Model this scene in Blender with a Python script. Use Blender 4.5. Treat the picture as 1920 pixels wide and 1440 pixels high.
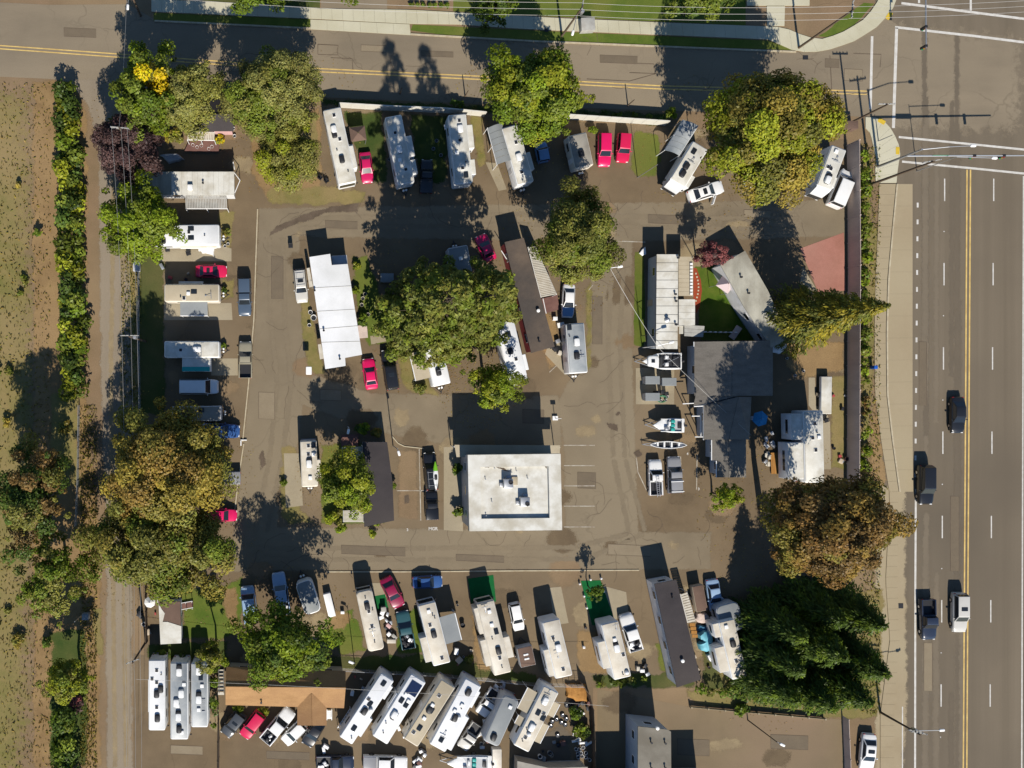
import bpy, bmesh, math, random
import numpy as np
from mathutils import Vector, Matrix
R = math.radians
random.seed(7)
for o in list(bpy.data.objects): bpy.data.objects.remove(o)
SC = bpy.context.scene
COL = SC.collection
# ------------------------------------------------------------------ camera, sky, sun, exposure
PX = 13.2            # ground pixels of the photograph per metre
NX, NY = 580.0, 730.0  # photo pixel straight below the drone
HC = 127.0           # flying height in metres
cd = bpy.data.cameras.new('drone_camera')
cam = bpy.data.objects.new('drone_camera', cd); COL.objects.link(cam)
cam.location = (0, 0, HC); cam.rotation_euler = (0, 0, 0)
cd.sensor_width = 36; cd.lens = 36 * HC / (1920 / PX)
cd.shift_x = (960 - NX) / 1920; cd.shift_y = (NY - 720) / 1920
cd.clip_start = 1; cd.clip_end = 3000
SC.camera = cam
SUN_EL, SUN_AZ = 40.0, 173.0   # compass degrees, north is the top of the photograph
W = bpy.data.worlds.new("World"); SC.world = W; W.use_nodes = True
nt = W.node_tree
sky = nt.nodes.new('ShaderNodeTexSky'); sky.sky_type = 'NISHITA'; sky.sun_disc = False
sky.sun_elevation = R(SUN_EL); sky.sun_rotation = R(SUN_AZ)
sky.air_density = 1.0; sky.dust_density = 0.0; sky.ozone_density = 6.0
bg = nt.nodes['Background']; bg.inputs['Strength'].default_value = 0.08
nt.links.new(sky.outputs[0], bg.inputs['Color'])
sl = bpy.data.lights.new('sun', 'SUN'); sl.energy = 4.6; sl.angle = R(0.5); sl.color = (1.0, 0.94, 0.85)
sun = bpy.data.objects.new('sun', sl); COL.objects.link(sun)
az, el = R(SUN_AZ), R(SUN_EL)
sd = Vector((math.sin(az) * math.cos(el), math.cos(az) * math.cos(el), math.sin(el)))
sun.rotation_euler = sd.to_track_quat('Z', 'Y').to_euler()
vs = SC.view_settings
vs.view_transform = 'Standard'; vs.look = 'None'; vs.gamma = 1; vs.use_curve_mapping = False
vs.exposure = 0.44
SC.cycles.max_bounces = 5; SC.cycles.diffuse_bounces = 1; SC.cycles.transparent_max_bounces = 16
SC.cycles.use_denoising = True

# ------------------------------------------------------------------ helpers
def P(px, py, z=0.0):
    k = (HC - z) / HC / PX
    return Vector(((px - NX) * k, (NY - py) * k, z))
def lin(c):
    c /= 255.0
    return c / 12.92 if c < .04045 else ((c + .055) / 1.055) ** 2.4
def S(r, g, b):
    """albedo of a surface that looks (r,g,b) in full sun in the photograph"""
    return (min(.82, lin(r) / 1.42), min(.82, lin(g) / 1.39), min(.82, lin(b) / 1.38))
MATS = {}
def _bsdf(name):
    m = bpy.data.materials.new(name); m.use_nodes = True
    return m, m.node_tree, m.node_tree.nodes['Principled BSDF']
def pmat(name, c, rough=.6, metal=0., coat=0., spec=.4, dirt=.0):
    if name in MATS: return MATS[name]
    m, t, b = _bsdf(name)
    b.inputs['Roughness'].default_value = rough; b.inputs['Metallic'].default_value = metal
    b.inputs['Coat Weight'].default_value = coat; b.inputs['Specular IOR Level'].default_value = spec
    b.inputs['Base Color'].default_value = (*c, 1)
    if dirt:
        tc = t.nodes.new('ShaderNodeTexCoord'); n = t.nodes.new('ShaderNodeTexNoise')
        n.inputs['Scale'].default_value = 1.3; n.inputs['Detail'].default_value = 6
        t.links.new(tc.outputs['Object'], n.inputs['Vector'])
        mx = t.nodes.new('ShaderNodeMix'); mx.data_type = 'RGBA'
        rp = t.nodes.new('ShaderNodeMapRange'); rp.inputs[1].default_value = .42; rp.inputs[2].default_value = .75
        t.links.new(n.outputs[0], rp.inputs[0]); ml = t.nodes.new('ShaderNodeMath'); ml.operation = 'MULTIPLY'
        ml.inputs[1].default_value = dirt; t.links.new(rp.outputs[0], ml.inputs[0]); t.links.new(ml.outputs[0], mx.inputs[0])
        mx.inputs[6].default_value = (*c, 1); mx.inputs[7].default_value = (c[0] * .45, c[1] * .42, c[2] * .36, 1)
        t.links.new(mx.outputs[2], b.inputs['Base Color'])
    MATS[name] = m; return m
def nmat(name, c1, c2, c3=None, sc=.25, big=.05, fine=.16, fsc=9., rough=.92, spec=.15, bump=.25, stretch=None, lo=.35, hi=.65, cracks=0.):
    if name in MATS: return MATS[name]
    m, t, b = _bsdf(name); L = t.links.new; N = t.nodes.new
    tc = N('ShaderNodeTexCoord'); vec = tc.outputs['Object']
    if stretch:
        mp = N('ShaderNodeMapping'); mp.inputs['Scale'].default_value = stretch; L(vec, mp.inputs[0]); svec = mp.outputs[0]
    else: svec = vec
    def noise(s, d=5, v=None, rg=.55):
        n = N('ShaderNodeTexNoise'); n.inputs['Scale'].default_value = s; n.inputs['Detail'].default_value = d
        n.inputs['Roughness'].default_value = rg; L(v or vec, n.inputs['Vector']); return n.outputs[0]
    def mr(x, a, bb, c=0., d=1.):
        r = N('ShaderNodeMapRange'); L(x, r.inputs[0])
        for i, q in enumerate((a, bb, c, d)): r.inputs[i + 1].default_value = q
        return r.outputs[0]
    def mix(f, A, B, mode='MIX'):
        x = N('ShaderNodeMix'); x.data_type = 'RGBA'; x.blend_type = mode
        if isinstance(f, float): x.inputs[0].default_value = f
        else: L(f, x.inputs[0])
        for i, q in ((6, A), (7, B)):
            if isinstance(q, tuple): x.inputs[i].default_value = (*q, 1)
            else: L(q, x.inputs[i])
        return x.outputs[2]
    col = mix(mr(noise(sc, 6, svec, .62), lo, hi), c1, c2)
    if c3: col = mix(mr(noise(big, 4), .45, .7), col, c3)
    f = noise(fsc, 3)
    g = N('ShaderNodeCombineColor')
    q = mr(f, .25, .75, 1 - fine, 1 + fine)
    for i in range(3): L(q, g.inputs[i])
    col = mix(1.0, col, g.outputs[0], 'MULTIPLY')
    if cracks:
        vo = N('ShaderNodeTexVoronoi'); vo.feature = 'DISTANCE_TO_EDGE'; vo.inputs['Scale'].default_value = .13
        wv = N('ShaderNodeVectorMath'); wv.operation = 'MULTIPLY_ADD'
        nn = N('ShaderNodeTexNoise'); nn.inputs['Scale'].default_value = .5; L(vec, nn.inputs['Vector'])
        wv.inputs[1].default_value = (2.5, 2.5, 2.5); L(nn.outputs[1], wv.inputs[0]); L(vec, wv.inputs[2]); L(wv.outputs[0], vo.inputs['Vector'])
        ck = mr(vo.outputs[0], .004, .016, cracks, 0.)
        msk = N('ShaderNodeMath'); msk.operation = 'MULTIPLY'; L(ck, msk.inputs[0]); L(mr(noise(.06, 2), .45, .6), msk.inputs[1])
        col = mix(msk.outputs[0], col, tuple(x * .35 for x in c1))
    L(col, b.inputs['Base Color']); b.inputs['Roughness'].default_value = rough; b.inputs['Specular IOR Level'].default_value = spec
    if bump:
        bp = N('ShaderNodeBump'); bp.inputs['Strength'].default_value = bump; bp.inputs['Distance'].default_value = .05
        L(f, bp.inputs['Height']); L(bp.outputs[0], b.inputs['Normal'])
    MATS[name] = m; return m
def leaf_mat():
    m = bpy.data.materials.new('leaf'); m.use_nodes = True; t = m.node_tree; t.nodes.clear(); N = t.nodes.new; L = t.links.new
    a = N('ShaderNodeAttribute'); a.attribute_name = 'tint'
    d = N('ShaderNodeBsdfDiffuse'); tr = N('ShaderNodeBsdfTranslucent'); gl = N('ShaderNodeBsdfGlossy'); gl.inputs['Roughness'].default_value = .45
    L(a.outputs['Color'], d.inputs[0]); L(a.outputs['Color'], tr.inputs[0])
    m1 = N('ShaderNodeMixShader'); m1.inputs[0].default_value = .30; L(d.outputs[0], m1.inputs[1]); L(tr.outputs[0], m1.inputs[2])
    m2 = N('ShaderNodeMixShader'); m2.inputs[0].default_value = .012; L(m1.outputs[0], m2.inputs[1]); L(gl.outputs[0], m2.inputs[2])
    o = N('ShaderNodeOutputMaterial'); L(m2.outputs[0], o.inputs[0]); return m
LEAF = leaf_mat()

def setp(o, label=None, cat=None, group=None, kind=None):
    if label: o['label'] = label
    if cat: o['category'] = cat
    if group: o['group'] = group
    if kind: o['kind'] = kind
    return o
def empty(name, loc, rz=0., label=None, cat=None, group=None):
    o = bpy.data.objects.new(name, None); COL.objects.link(o); o.location = loc; o.rotation_euler = (0, 0, rz)
    o.empty_display_size = .3
    return setp(o, label, cat, group)
def link(name, me, parent=None, m=None, loc=None, rz=None):
    o = bpy.data.objects.new(name, me); COL.objects.link(o)
    if parent: o.parent = parent
    if loc is not None: o.location = loc
    if rz is not None: o.rotation_euler = (0, 0, rz)
    if m is not None:
        if not me.materials: me.materials.append(m)
        elif me.materials[0] != m:
            o.material_slots[0].link = 'OBJECT'; o.material_slots[0].material = m
    return o
class MB:
    """collects solid shapes into one mesh"""
    def __init__(s, off=None): s.v = []; s.f = []; s.off = Vector(off) if off is not None else None
    def add(s, vs, fs):
        b = len(s.v)
        if s.off is not None: s.v += [tuple(Vector(v) - s.off) for v in vs]
        else: s.v += [tuple(v) for v in vs]
        s.f += [tuple(i + b for i in f) for f in fs]; return s
    def box(s, c, d, rz=0.):
        hx, hy, hz = d[0] / 2, d[1] / 2, d[2] / 2; cs, sn = math.cos(rz), math.sin(rz); vs = []
        for z in (-hz, hz):
            for x, y in ((-hx, -hy), (hx, -hy), (hx, hy), (-hx, hy)):
                vs.append((c[0] + x * cs - y * sn, c[1] + x * sn + y * cs, c[2] + z))
        return s.add(vs, [(3, 2, 1, 0), (4, 5, 6, 7), (0, 1, 5, 4), (1, 2, 6, 5), (2, 3, 7, 6), (3, 0, 4, 7)])
    def ring(s, rings, cap=True):
        n = len(rings[0]); vs = [p for r in rings for p in r]; fs = []
        for k in range(len(rings) - 1):
            for i in range(n):
                j = (i + 1) % n; fs.append((k * n + i, k * n + j, (k + 1) * n + j, (k + 1) * n + i))
        if cap: fs.append(tuple(range(n - 1, -1, -1))); fs.append(tuple((len(rings) - 1) * n + i for i in range(n)))
        return s.add(vs, fs)
    def prism(s, pts, z0, z1):
        a = sum(pts[i][0] * pts[(i + 1) % len(pts)][1] - pts[(i + 1) % len(pts)][0] * pts[i][1] for i in range(len(pts)))
        if a < 0: pts = list(reversed(pts))
        return s.ring([[(p[0], p[1], z0) for p in pts], [(p[0], p[1], z1) for p in pts]])
    def rbox(s, c, sx, sy, z0, z1, r=.1, tr=.05, n=3, rz=0.):
        def fp(ins):
            out = []; rr = max(.005, r - ins * .5)
            for q, (ax, ay) in enumerate(((1, 1), (-1, 1), (-1, -1), (1, -1))):
                for k in range(n + 1):
                    a = math.pi / 2 * (q + k / n)
                    x = ax * (sx / 2 - ins - rr) + rr * math.cos(a); y = ay * (sy / 2 - ins - rr) + rr * math.sin(a)
                    out.append((c[0] + x * math.cos(rz) - y * math.sin(rz), c[1] + x * math.sin(rz) + y * math.cos(rz)))
            return out
        a, b, d = fp(0), fp(tr * .35), fp(tr)
        return s.ring([[(x, y, z0) for x, y in a], [(x, y, z1 - tr) for x, y in a], [(x, y, z1 - tr * .3) for x, y in b], [(x, y, z1) for x, y in d]])
    def tube(s, p0, p1, r0, r1=None, n=6):
        p0, p1 = Vector(p0), Vector(p1); r1 = r0 if r1 is None else r1
        d = (p1 - p0).normalized(); u = d.cross(Vector((0, 0, 1)) if abs(d.z) < .9 else Vector((1, 0, 0))).normalized(); w = d.cross(u)
        rg = [[tuple(p + (u * math.cos(2 * math.pi * i / n) + w * math.sin(2 * math.pi * i / n)) * r) for i in range(n)] for p, r in ((p0, r0), (p1, r1))]
        return s.ring(rg)
    def path(s, pts, r, n=4):
        for a, b in zip(pts[:-1], pts[1:]): s.tube(a, b, r, r, n)
        return s
    def lathe(s, c, prof, n=12, axis='z'):
        rg = []
        for r, h in prof:
            ring = []
            for i in range(n):
                a = 2 * math.pi * i / n; x, y = max(r, .001) * math.cos(a), max(r, .001) * math.sin(a)
                ring.append((c[0] + x, c[1] + y, c[2] + h) if axis == 'z' else (c[0] + h, c[1] + x, c[2] + y))
            rg.append(ring)
        return s.ring(rg)
    def slab(s, pts, t=.02):
        """polygon given a thickness along its normal (outward = counter-clockwise side)"""
        p = [Vector(q) for q in pts]; n = Vector((0, 0, 0))
        for i in range(len(p)): n += (p[i] - p[0]).cross(p[(i + 1) % len(p)] - p[0])
        n = n.normalized() * t
        return s.ring([[tuple(q - n * .2) for q in p], [tuple(q + n * .8) for q in p]])
    def mesh(s, name, m=None, smooth=0):
        me = bpy.data.meshes.new(name); me.from_pydata(s.v, [], s.f); me.update()
        if smooth:
            me.polygons.foreach_set('use_smooth', [True] * len(me.polygons)); me.set_sharp_from_angle(angle=R(smooth))
        if m: me.materials.append(m)
        return me
    def build(s, name, m, parent=None, smooth=0, loc=None):
        return link(name, s.mesh(name, m, smooth), parent, None, loc)
def lerp(a, b, t): return tuple(a[i] + (b[i] - a[i]) * t for i in range(len(a)))
def jag(pts, amp, step=14, seed=1):
    """uneven natural outline, in photo pixels"""
    r = random.Random(seed); out = []
    for i in range(len(pts)):
        a, b = pts[i], pts[(i + 1) % len(pts)]; d = math.dist(a, b); n = max(1, int(d / step))
        for k in range(n):
            q = lerp(a, b, k / n); out.append((q[0] + r.uniform(-amp, amp), q[1] + r.uniform(-amp, amp)))
    return out
def softmat(m):
    k = 'soft_' + m.name
    if k in MATS: return MATS[k]
    s = m.copy(); s.name = k; t = s.node_tree; N = t.nodes.new; L = t.links.new
    b = t.nodes['Principled BSDF']; o = [n for n in t.nodes if n.type == 'OUTPUT_MATERIAL'][0]
    at = N('ShaderNodeAttribute'); at.attribute_name = 'edge'; tc = N('ShaderNodeTexCoord'); n = N('ShaderNodeTexNoise'); n.inputs['Scale'].default_value = .9; n.inputs['Detail'].default_value = 7; n.inputs['Roughness'].default_value = .65
    L(tc.outputs['Object'], n.inputs['Vector'])
    n2 = N('ShaderNodeTexNoise'); n2.inputs['Scale'].default_value = 11; n2.inputs['Detail'].default_value = 2; L(tc.outputs['Object'], n2.inputs['Vector'])
    ad = N('ShaderNodeMath'); ad.operation = 'MULTIPLY_ADD'; L(n2.outputs[0], ad.inputs[0]); ad.inputs[1].default_value = .9; L(n.outputs[0], ad.inputs[2])
    a2 = N('ShaderNodeMath'); a2.operation = 'MULTIPLY_ADD'; L(at.outputs['Fac'], a2.inputs[0]); a2.inputs[1].default_value = 1.0; L(ad.outputs[0], a2.inputs[2])
    r = N('ShaderNodeMapRange'); L(a2.outputs[0], r.inputs[0]); r.inputs[1].default_value = 1.28; r.inputs[2].default_value = 1.30
    tr = N('ShaderNodeBsdfTransparent'); mx = N('ShaderNodeMixShader'); L(r.outputs[0], mx.inputs[0]); L(tr.outputs[0], mx.inputs[1]); L(b.outputs[0], mx.inputs[2]); L(mx.outputs[0], o.inputs[0])
    MATS[k] = s; return s
def sheet(name, pts, m, lev=1, amp=0., parent=None, kind='structure', seed=None, step=14, soft=0., **kw):
    if amp: pts = jag(pts, amp, step, seed if seed is not None else int(abs(pts[0][0] * 7 + pts[0][1])))
    z = lev * .004
    vs = [P(x, y, 0) + Vector((0, 0, z)) for x, y in pts]
    if soft:   # a fine sheet whose edge fades raggedly into the ground round it
        q = np.array([v[:2] for v in vs]); lo, hi = q.min(0), q.max(0); c = max(.3, soft * .5, math.sqrt((hi - lo).prod() / 9000))
        xs = np.arange(lo[0] - c, hi[0] + 2 * c, c); ys = np.arange(lo[1] - c, hi[1] + 2 * c, c); gx, gy = np.meshgrid(xs, ys); pt = np.stack([gx.ravel(), gy.ravel()], 1)
        dd = np.full(len(pt), 1e9); ins = np.zeros(len(pt), bool)
        for i in range(len(q)):
            A, B = q[i], q[(i + 1) % len(q)]; e = B - A; t = np.clip(((pt - A) @ e) / max(1e-9, e @ e), 0, 1); dd = np.minimum(dd, np.linalg.norm(pt - A - t[:, None] * e, axis=1))
            cr = (A[1] > pt[:, 1]) != (B[1] > pt[:, 1]); ins ^= cr & (pt[:, 0] < (B[0] - A[0]) * (pt[:, 1] - A[1]) / (B[1] - A[1] + 1e-12) + A[0])
        sdv = np.clip(np.where(ins, dd, -dd) / (2 * soft) + .15, -.5, 1.); nx = len(xs); f = []
        ok = (sdv > -.02).reshape(len(ys), nx); use = np.full(len(pt), -1); cells = ok[:-1, :-1] | ok[1:, :-1] | ok[:-1, 1:] | ok[1:, 1:]
        jj, ii = np.nonzero(cells); b0 = jj * nx + ii; f = np.stack([b0, b0 + 1, b0 + nx + 1, b0 + nx], 1); u, inv = np.unique(f.ravel(), return_inverse=True)
        me = bpy.data.meshes.new(name); me.from_pydata([(float(x), float(y), z) for x, y in pt[u]], [], inv.reshape(-1, 4).tolist()); me.materials.append(softmat(m))
        at = me.attributes.new('edge', 'FLOAT', 'POINT'); at.data.foreach_set('value', sdv[u].astype(np.float32))
    else:
        bm = bmesh.new(); fc = bm.faces.new([bm.verts.new(v) for v in vs]); bm.normal_update()
        if fc.normal.z < 0: bmesh.ops.reverse_faces(bm, faces=[fc])
        bmesh.ops.triangulate(bm, faces=bm.faces[:]); me = bpy.data.meshes.new(name); bm.to_mesh(me); bm.free(); me.materials.append(m)
    o = link(name, me, parent)
    if kind and not parent: o['kind'] = kind
    return setp(o, **kw)
def stripe(name, pts, w, m, lev, parent):
    """painted line: polyline in photo pixels, width in metres"""
    v = [P(*p) for p in pts]; L_, R_ = [], []
    for i, p in enumerate(v):
        d = (v[min(i + 1, len(v) - 1)] - v[max(i - 1, 0)]).normalized(); n = Vector((-d.y, d.x, 0)) * w / 2
        L_.append(p + n); R_.append(p - n)
    me = bpy.data.meshes.new(name); k = len(v); z = Vector((0, 0, lev * .004))
    me.from_pydata([tuple(q + z) for q in R_ + L_], [], [(i, i + 1, k + i + 1, k + i) for i in range(k - 1)]); me.materials.append(m)
    return link(name, me, parent)
# ------------------------------------------------------------------ materials
M = {}
M['asphalt'] = nmat('park_asphalt', S(136, 116, 90), S(120, 102, 79), S(146, 127, 101), sc=.18, big=.035, cracks=.18, fine=.10)
M['lane'] = nmat('lane_asphalt', S(148, 132, 108), S(134, 119, 97), S(154, 138, 113), sc=.14, big=.03, cracks=.22, fine=.09)
M['street'] = nmat('street_asphalt', S(154, 138, 115), S(138, 124, 104), S(160, 144, 120), sc=.16, big=.04, cracks=.3, fine=.09, stretch=(.25, 1, 1))
M['highway'] = nmat('highway_asphalt', S(122, 109, 91), S(136, 122, 103), S(116, 104, 88), sc=.55, big=.03, fine=.08, stretch=(1, .012, 1), lo=.3, hi=.7)
M['shoulder'] = nmat('tan_pavement', S(182, 164, 133), S(172, 153, 122), S(190, 174, 142), sc=.2, fine=.07, bump=.1)
M['gravel'] = nmat('gravel_lane', S(160, 145, 124), S(147, 132, 112), S(166, 150, 128), sc=.35, big=.05, fine=.14, stretch=(1, .06, 1))
M['dirt'] = nmat('dry_dirt', S(150, 124, 96), S(136, 114, 86), S(160, 136, 104), sc=.22, fine=.2)
M['ochre'] = nmat('ochre_dirt', S(164, 134, 92), S(140, 112, 76), S(170, 140, 100), sc=.4, fine=.22)
M['drygrass'] = nmat('dry_grass', S(150, 132, 84), S(126, 120, 66), S(160, 138, 96), sc=.5, fine=.3, fsc=14)
M['grass'] = nmat('green_grass', S(88, 108, 38), S(112, 122, 50), S(128, 124, 62), sc=.35, fine=.3, fsc=14)
M['lawn'] = nmat('bright_lawn', S(74, 102, 24), S(100, 114, 40), S(118, 114, 56), big=.12, sc=.6, fine=.25, fsc=16)
M['darkgrass'] = nmat('shade_toned_grass', S(66, 84, 36), S(90, 96, 48), S(104, 98, 60), sc=.4, fine=.3, fsc=12)  # darker copy of the grass, with shade put into its colour
M['turf'] = nmat('plastic_turf', S(28, 112, 58), S(24, 100, 50), None, sc=1.2, fine=.15, fsc=20)
M['concrete'] = nmat('cream_concrete', S(214, 206, 178), S(203, 194, 164), S(220, 212, 186), sc=.3, fine=.06, bump=.1)
M['pad'] = nmat('pad_concrete', S(178, 163, 135), S(163, 148, 122), S(186, 172, 146), sc=.4, fine=.1, bump=.1)
M['redpad'] = nmat('red_concrete', S(186, 128, 112), S(166, 110, 94), S(196, 146, 128), sc=.4, fine=.12, bump=.1)
M['lot'] = nmat('lot_concrete', S(146, 127, 98), S(132, 115, 90), S(152, 128, 104), sc=.12, big=.04, fine=.08, bump=.1)
M['white_paint'] = nmat('white_road_paint', S(236, 230, 220), S(214, 206, 194), None, sc=1.5, fine=.08, bump=0, rough=.7)
M['worn_paint'] = nmat('worn_white_paint', S(214, 206, 190), S(160, 143, 122), None, sc=1.1, fine=.1, bump=0, rough=.7)
M['yellow_paint'] = nmat('yellow_road_paint', S(244, 208, 128), S(214, 176, 106), None, sc=.8, fine=.1, bump=0, rough=.7)
M['tactile'] = nmat('tactile_yellow', S(236, 200, 70), S(222, 184, 60), None, sc=2, fine=.1, fsc=30)
M['stain'] = nmat('oil_stained_asphalt', S(98, 84, 70), S(118, 102, 86), None, sc=.5, fine=.12)
M['dust'] = nmat('dusty_asphalt', S(168, 148, 114), S(150, 131, 102), None, sc=.5, fine=.16)
M['asphalt2'] = nmat('worn_dark_asphalt', S(112, 95, 74), S(124, 106, 82), None, sc=.5, fine=.14)
M['asphalt3'] = nmat('dark_wheel_asphalt', S(116, 104, 88), S(121, 108, 91), None, sc=.3, fine=.1)
M['track'] = nmat('tyre_polished_asphalt', S(138, 123, 101), S(145, 129, 105), None, sc=.6, fine=.1)
M['track2'] = nmat('pale_wheel_asphalt', S(130, 117, 99), S(135, 121, 102), None, sc=.3, fine=.08)
M['patch_dark'] = nmat('asphalt_patch', S(130, 115, 95), S(122, 108, 90), None, sc=.6, fine=.1)
M['patch_pale'] = nmat('pale_asphalt_patch', S(158, 142, 117), S(150, 134, 110), None, sc=.6, fine=.1)
M['roof_shop'] = nmat('dull_grey_roof', S(150, 142, 128), S(136, 129, 116), S(128, 120, 106), sc=.4, big=.2, fine=.08)
M['brick'] = nmat('brick_red_path', S(176, 82, 52), S(158, 70, 46), None, sc=1, fine=.15)
M['kerb'] = nmat('kerb_concrete', S(212, 198, 168), S(190, 172, 142), None, sc=1.2, fine=.1)
M['shingle_grey'] = nmat('grey_shingles', S(138, 130, 120), S(122, 115, 106), S(146, 138, 126), sc=.5, fine=.14, fsc=7, stretch=(1, 3, 1))
M['shingle_dark'] = nmat('charcoal_roofing', S(78, 72, 72), S(68, 63, 64), S(92, 84, 80), sc=.35, fine=.1, fsc=8)
M['shingle_grey2'] = nmat('weathered_dark_roofing', S(92, 84, 78), S(80, 73, 69), S(122, 106, 92), sc=.3, big=.16, fine=.1, fsc=8)
M['shingle_brown'] = nmat('tan_brown_shingles', S(190, 148, 102), S(172, 132, 90), S(166, 126, 90), sc=.4, big=.12, fine=.14, fsc=8, stretch=(1, 2.5, 1))
M['roof_white'] = nmat('white_roof_membrane', S(243, 238, 226), S(226, 219, 204), S(202, 192, 172), sc=.6, big=.3, fine=.05, bump=.05, rough=.6)
M['roof_bright'] = nmat('bright_white_coating', (.74, .74, .73), (.66, .66, .65), (.58, .58, .56), sc=.35, big=.16, lo=.3, hi=.8, fine=.05, bump=.05, rough=.55)
M['roof_cream'] = nmat('cream_roof_membrane', S(240, 230, 212), S(224, 211, 190), S(200, 186, 164), sc=.6, big=.32, fine=.06, bump=.05, rough=.6)
M['roof_beige'] = nmat('beige_roof_membrane', S(206, 190, 162), S(194, 178, 150), None, sc=.5, fine=.06, bump=.05, rough=.6)
M['roof_grey'] = nmat('stained_grey_roof', S(182, 174, 160), S(160, 152, 140), S(150, 140, 126), sc=.5, big=.3, fine=.08, bump=.05, rough=.6)
M['roof_steel'] = nmat('sheet_metal_grey', S(134, 142, 148), S(206, 206, 202), None, sc=.16, fine=.04, bump=.03, rough=.4, spec=.5)
M['roof_plain'] = nmat('flat_grey_metal', S(158, 160, 158), S(146, 148, 148), None, sc=.4, fine=.05, bump=.03, rough=.45)
M['metal_roof'] = nmat('aged_metal_roof', S(204, 198, 180), S(172, 166, 150), S(150, 142, 126), sc=.35, big=.25, fine=.08, bump=.05, rough=.6, stretch=(2, .5, 1))
M['brown_tar'] = nmat('brown_tarpaper', S(128, 104, 90), S(116, 94, 82), None, sc=.6, fine=.12)
M['shell_white'] = pmat('white_fibreglass', (.74, .74, .72), .35, dirt=.25)
M['shell_cream'] = pmat('cream_fibreglass', (.66, .60, .50), .4, dirt=.3)
M['shell_grey'] = pmat('grey_siding', (.42, .43, .44), .5, dirt=.3)
M['shell_steel'] = pmat('steel_siding', (.5, .52, .54), .4, .5)
M['siding_white'] = pmat('white_siding', (.66, .66, .65), .6, dirt=.3)
M['siding_tan'] = pmat('tan_siding', (.46, .38, .28), .7, dirt=.3)
M['siding_red'] = pmat('red_siding', (.34, .05, .05), .7, dirt=.2)
M['siding_pink'] = pmat('pink_siding', (.58, .36, .34), .7, dirt=.2)
M['siding_blue'] = pmat('blue_grey_siding', (.36, .40, .44), .7, dirt=.2)
M['trim'] = pmat('white_trim', (.78, .77, .74), .5)
M['slat'] = nmat('white_slat', S(232, 222, 204), S(212, 200, 180), None, sc=1.2, fine=.06, bump=0, rough=.6)
M['slat_grey'] = nmat('grey_slat', S(196, 192, 182), S(176, 170, 160), None, sc=1.2, fine=.06, bump=0, rough=.6)
M['glass'] = pmat('dark_glass', (.018, .022, .026), .08, spec=.6)
M['black'] = pmat('black_plastic', (.02, .02, .022), .5)
M['rubber'] = pmat('tyre_rubber', (.022, .021, .02), .85)
M['chrome'] = pmat('chrome_rim', (.55, .55, .56), .3, .9)
M['galv'] = pmat('galvanised_steel', (.42, .43, .44), .45, .7)
M['wood_pole'] = nmat('weathered_pole_wood', (.13, .095, .065), (.09, .065, .045), None, sc=1, fine=.2)
M['bark'] = nmat('tree_bark', (.10, .075, .05), (.065, .05, .035), None, sc=1.5, fine=.3)
M['deck'] = nmat('orange_deck_wood', S(196, 142, 78), S(176, 124, 66), None, sc=.8, fine=.12, stretch=(4, .6, 1))
M['deck_red'] = nmat('red_brown_deck', S(140, 104, 94), S(124, 90, 82), None, sc=.8, fine=.12)
M['fence_wood'] = nmat('brown_fence_board', (.60, .49, .42), (.50, .40, .35), None, sc=.8, fine=.1, stretch=(1, 1, .2))
M['fence_white'] = nmat('white_fence_panel', S(238, 232, 218), S(222, 214, 198), None, sc=.7, fine=.05)
M['lamp_lens'] = pmat('lamp_lens', (.75, .73, .66), .3)
M['head'] = pmat('headlight_lens', (.72, .72, .7), .15)
M['tail'] = pmat('taillight_red', (.35, .01, .012), .25)
M['solar'] = pmat('solar_cell', (.012, .022, .06), .15, spec=.6)
M['brick_block'] = pmat('brick_block', (.3, .1, .06), .9)
M['wire'] = pmat('wire_grey', (.30, .29, .27), .5)
def paint(k):
    c = dict(red=(.66, .008, .10), red2=(.58, .012, .07), crimson=(.52, .010, .09), maroon=(.24, .006, .045), white=(.76, .75, .72), silver=(.52, .50, .45), beige=(.45, .41, .32),
             black=(.012, .013, .015), charcoal=(.05, .056, .062), grey=(.26, .26, .265), slate=(.062, .09, .13), blue=(.03, .085, .24), navy=(.015, .03, .085),
             lightblue=(.28, .40, .55), teal=(.03, .09, .10), tan=(.30, .27, .19), darkblue=(.02, .028, .05), skyblue=(.12, .24, .42), rust=(.3, .06, .04))[k]
    return pmat('paint_' + k, c, .32, .0, .6, dirt=.12)
# ------------------------------------------------------------------ vehicles
VM = {}
def body_loft(st, z0=.2, crown=.05, n_side=None):
    mb = MB(); rg = []
    for y, w, zb in st:
        h = [(w * .90, z0), (w, z0 + .16), (w, zb - .22), (w * .975, zb - .09), (w * .90, zb - .015), (w * .62, zb + crown * .5), (0, zb + crown)]
        ring = [(x, y, z) for x, z in h] + [(-x, y, z) for x, z in reversed(h[:-1])]
        rg.append(ring)
    mb.ring(rg); return mb
def frustum(mb, b, t, crown=.04):
    """b,t = (y_rear, y_front, half width, z); greenhouse with slightly crowned roof"""
    (yr, yf, w, z), (tr, tf, tw, tz) = b, t
    rg = []
    for k, (A, B, hw, zz, c) in enumerate(((yr, yf, w, z, 0), (lerp((yr,), (tr,), .86)[0], lerp((yf,), (tf,), .86)[0], lerp((w,), (tw,), .86)[0], lerp((z,), (tz,), .86)[0], 0), (lerp((yr,), (tr,), .985)[0], lerp((yf,), (tf,), .985)[0], tw * 1.0, tz - .015, 0), (tr + .06, tf - .05, tw * .93, tz, 0), (tr + .3, tf - .25, tw * .6, tz + crown, 0))):
        rg.append([(-hw, A, zz), (hw, A, zz), (hw, B, zz), (-hw, B, zz)])
    mb.ring(rg)
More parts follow.
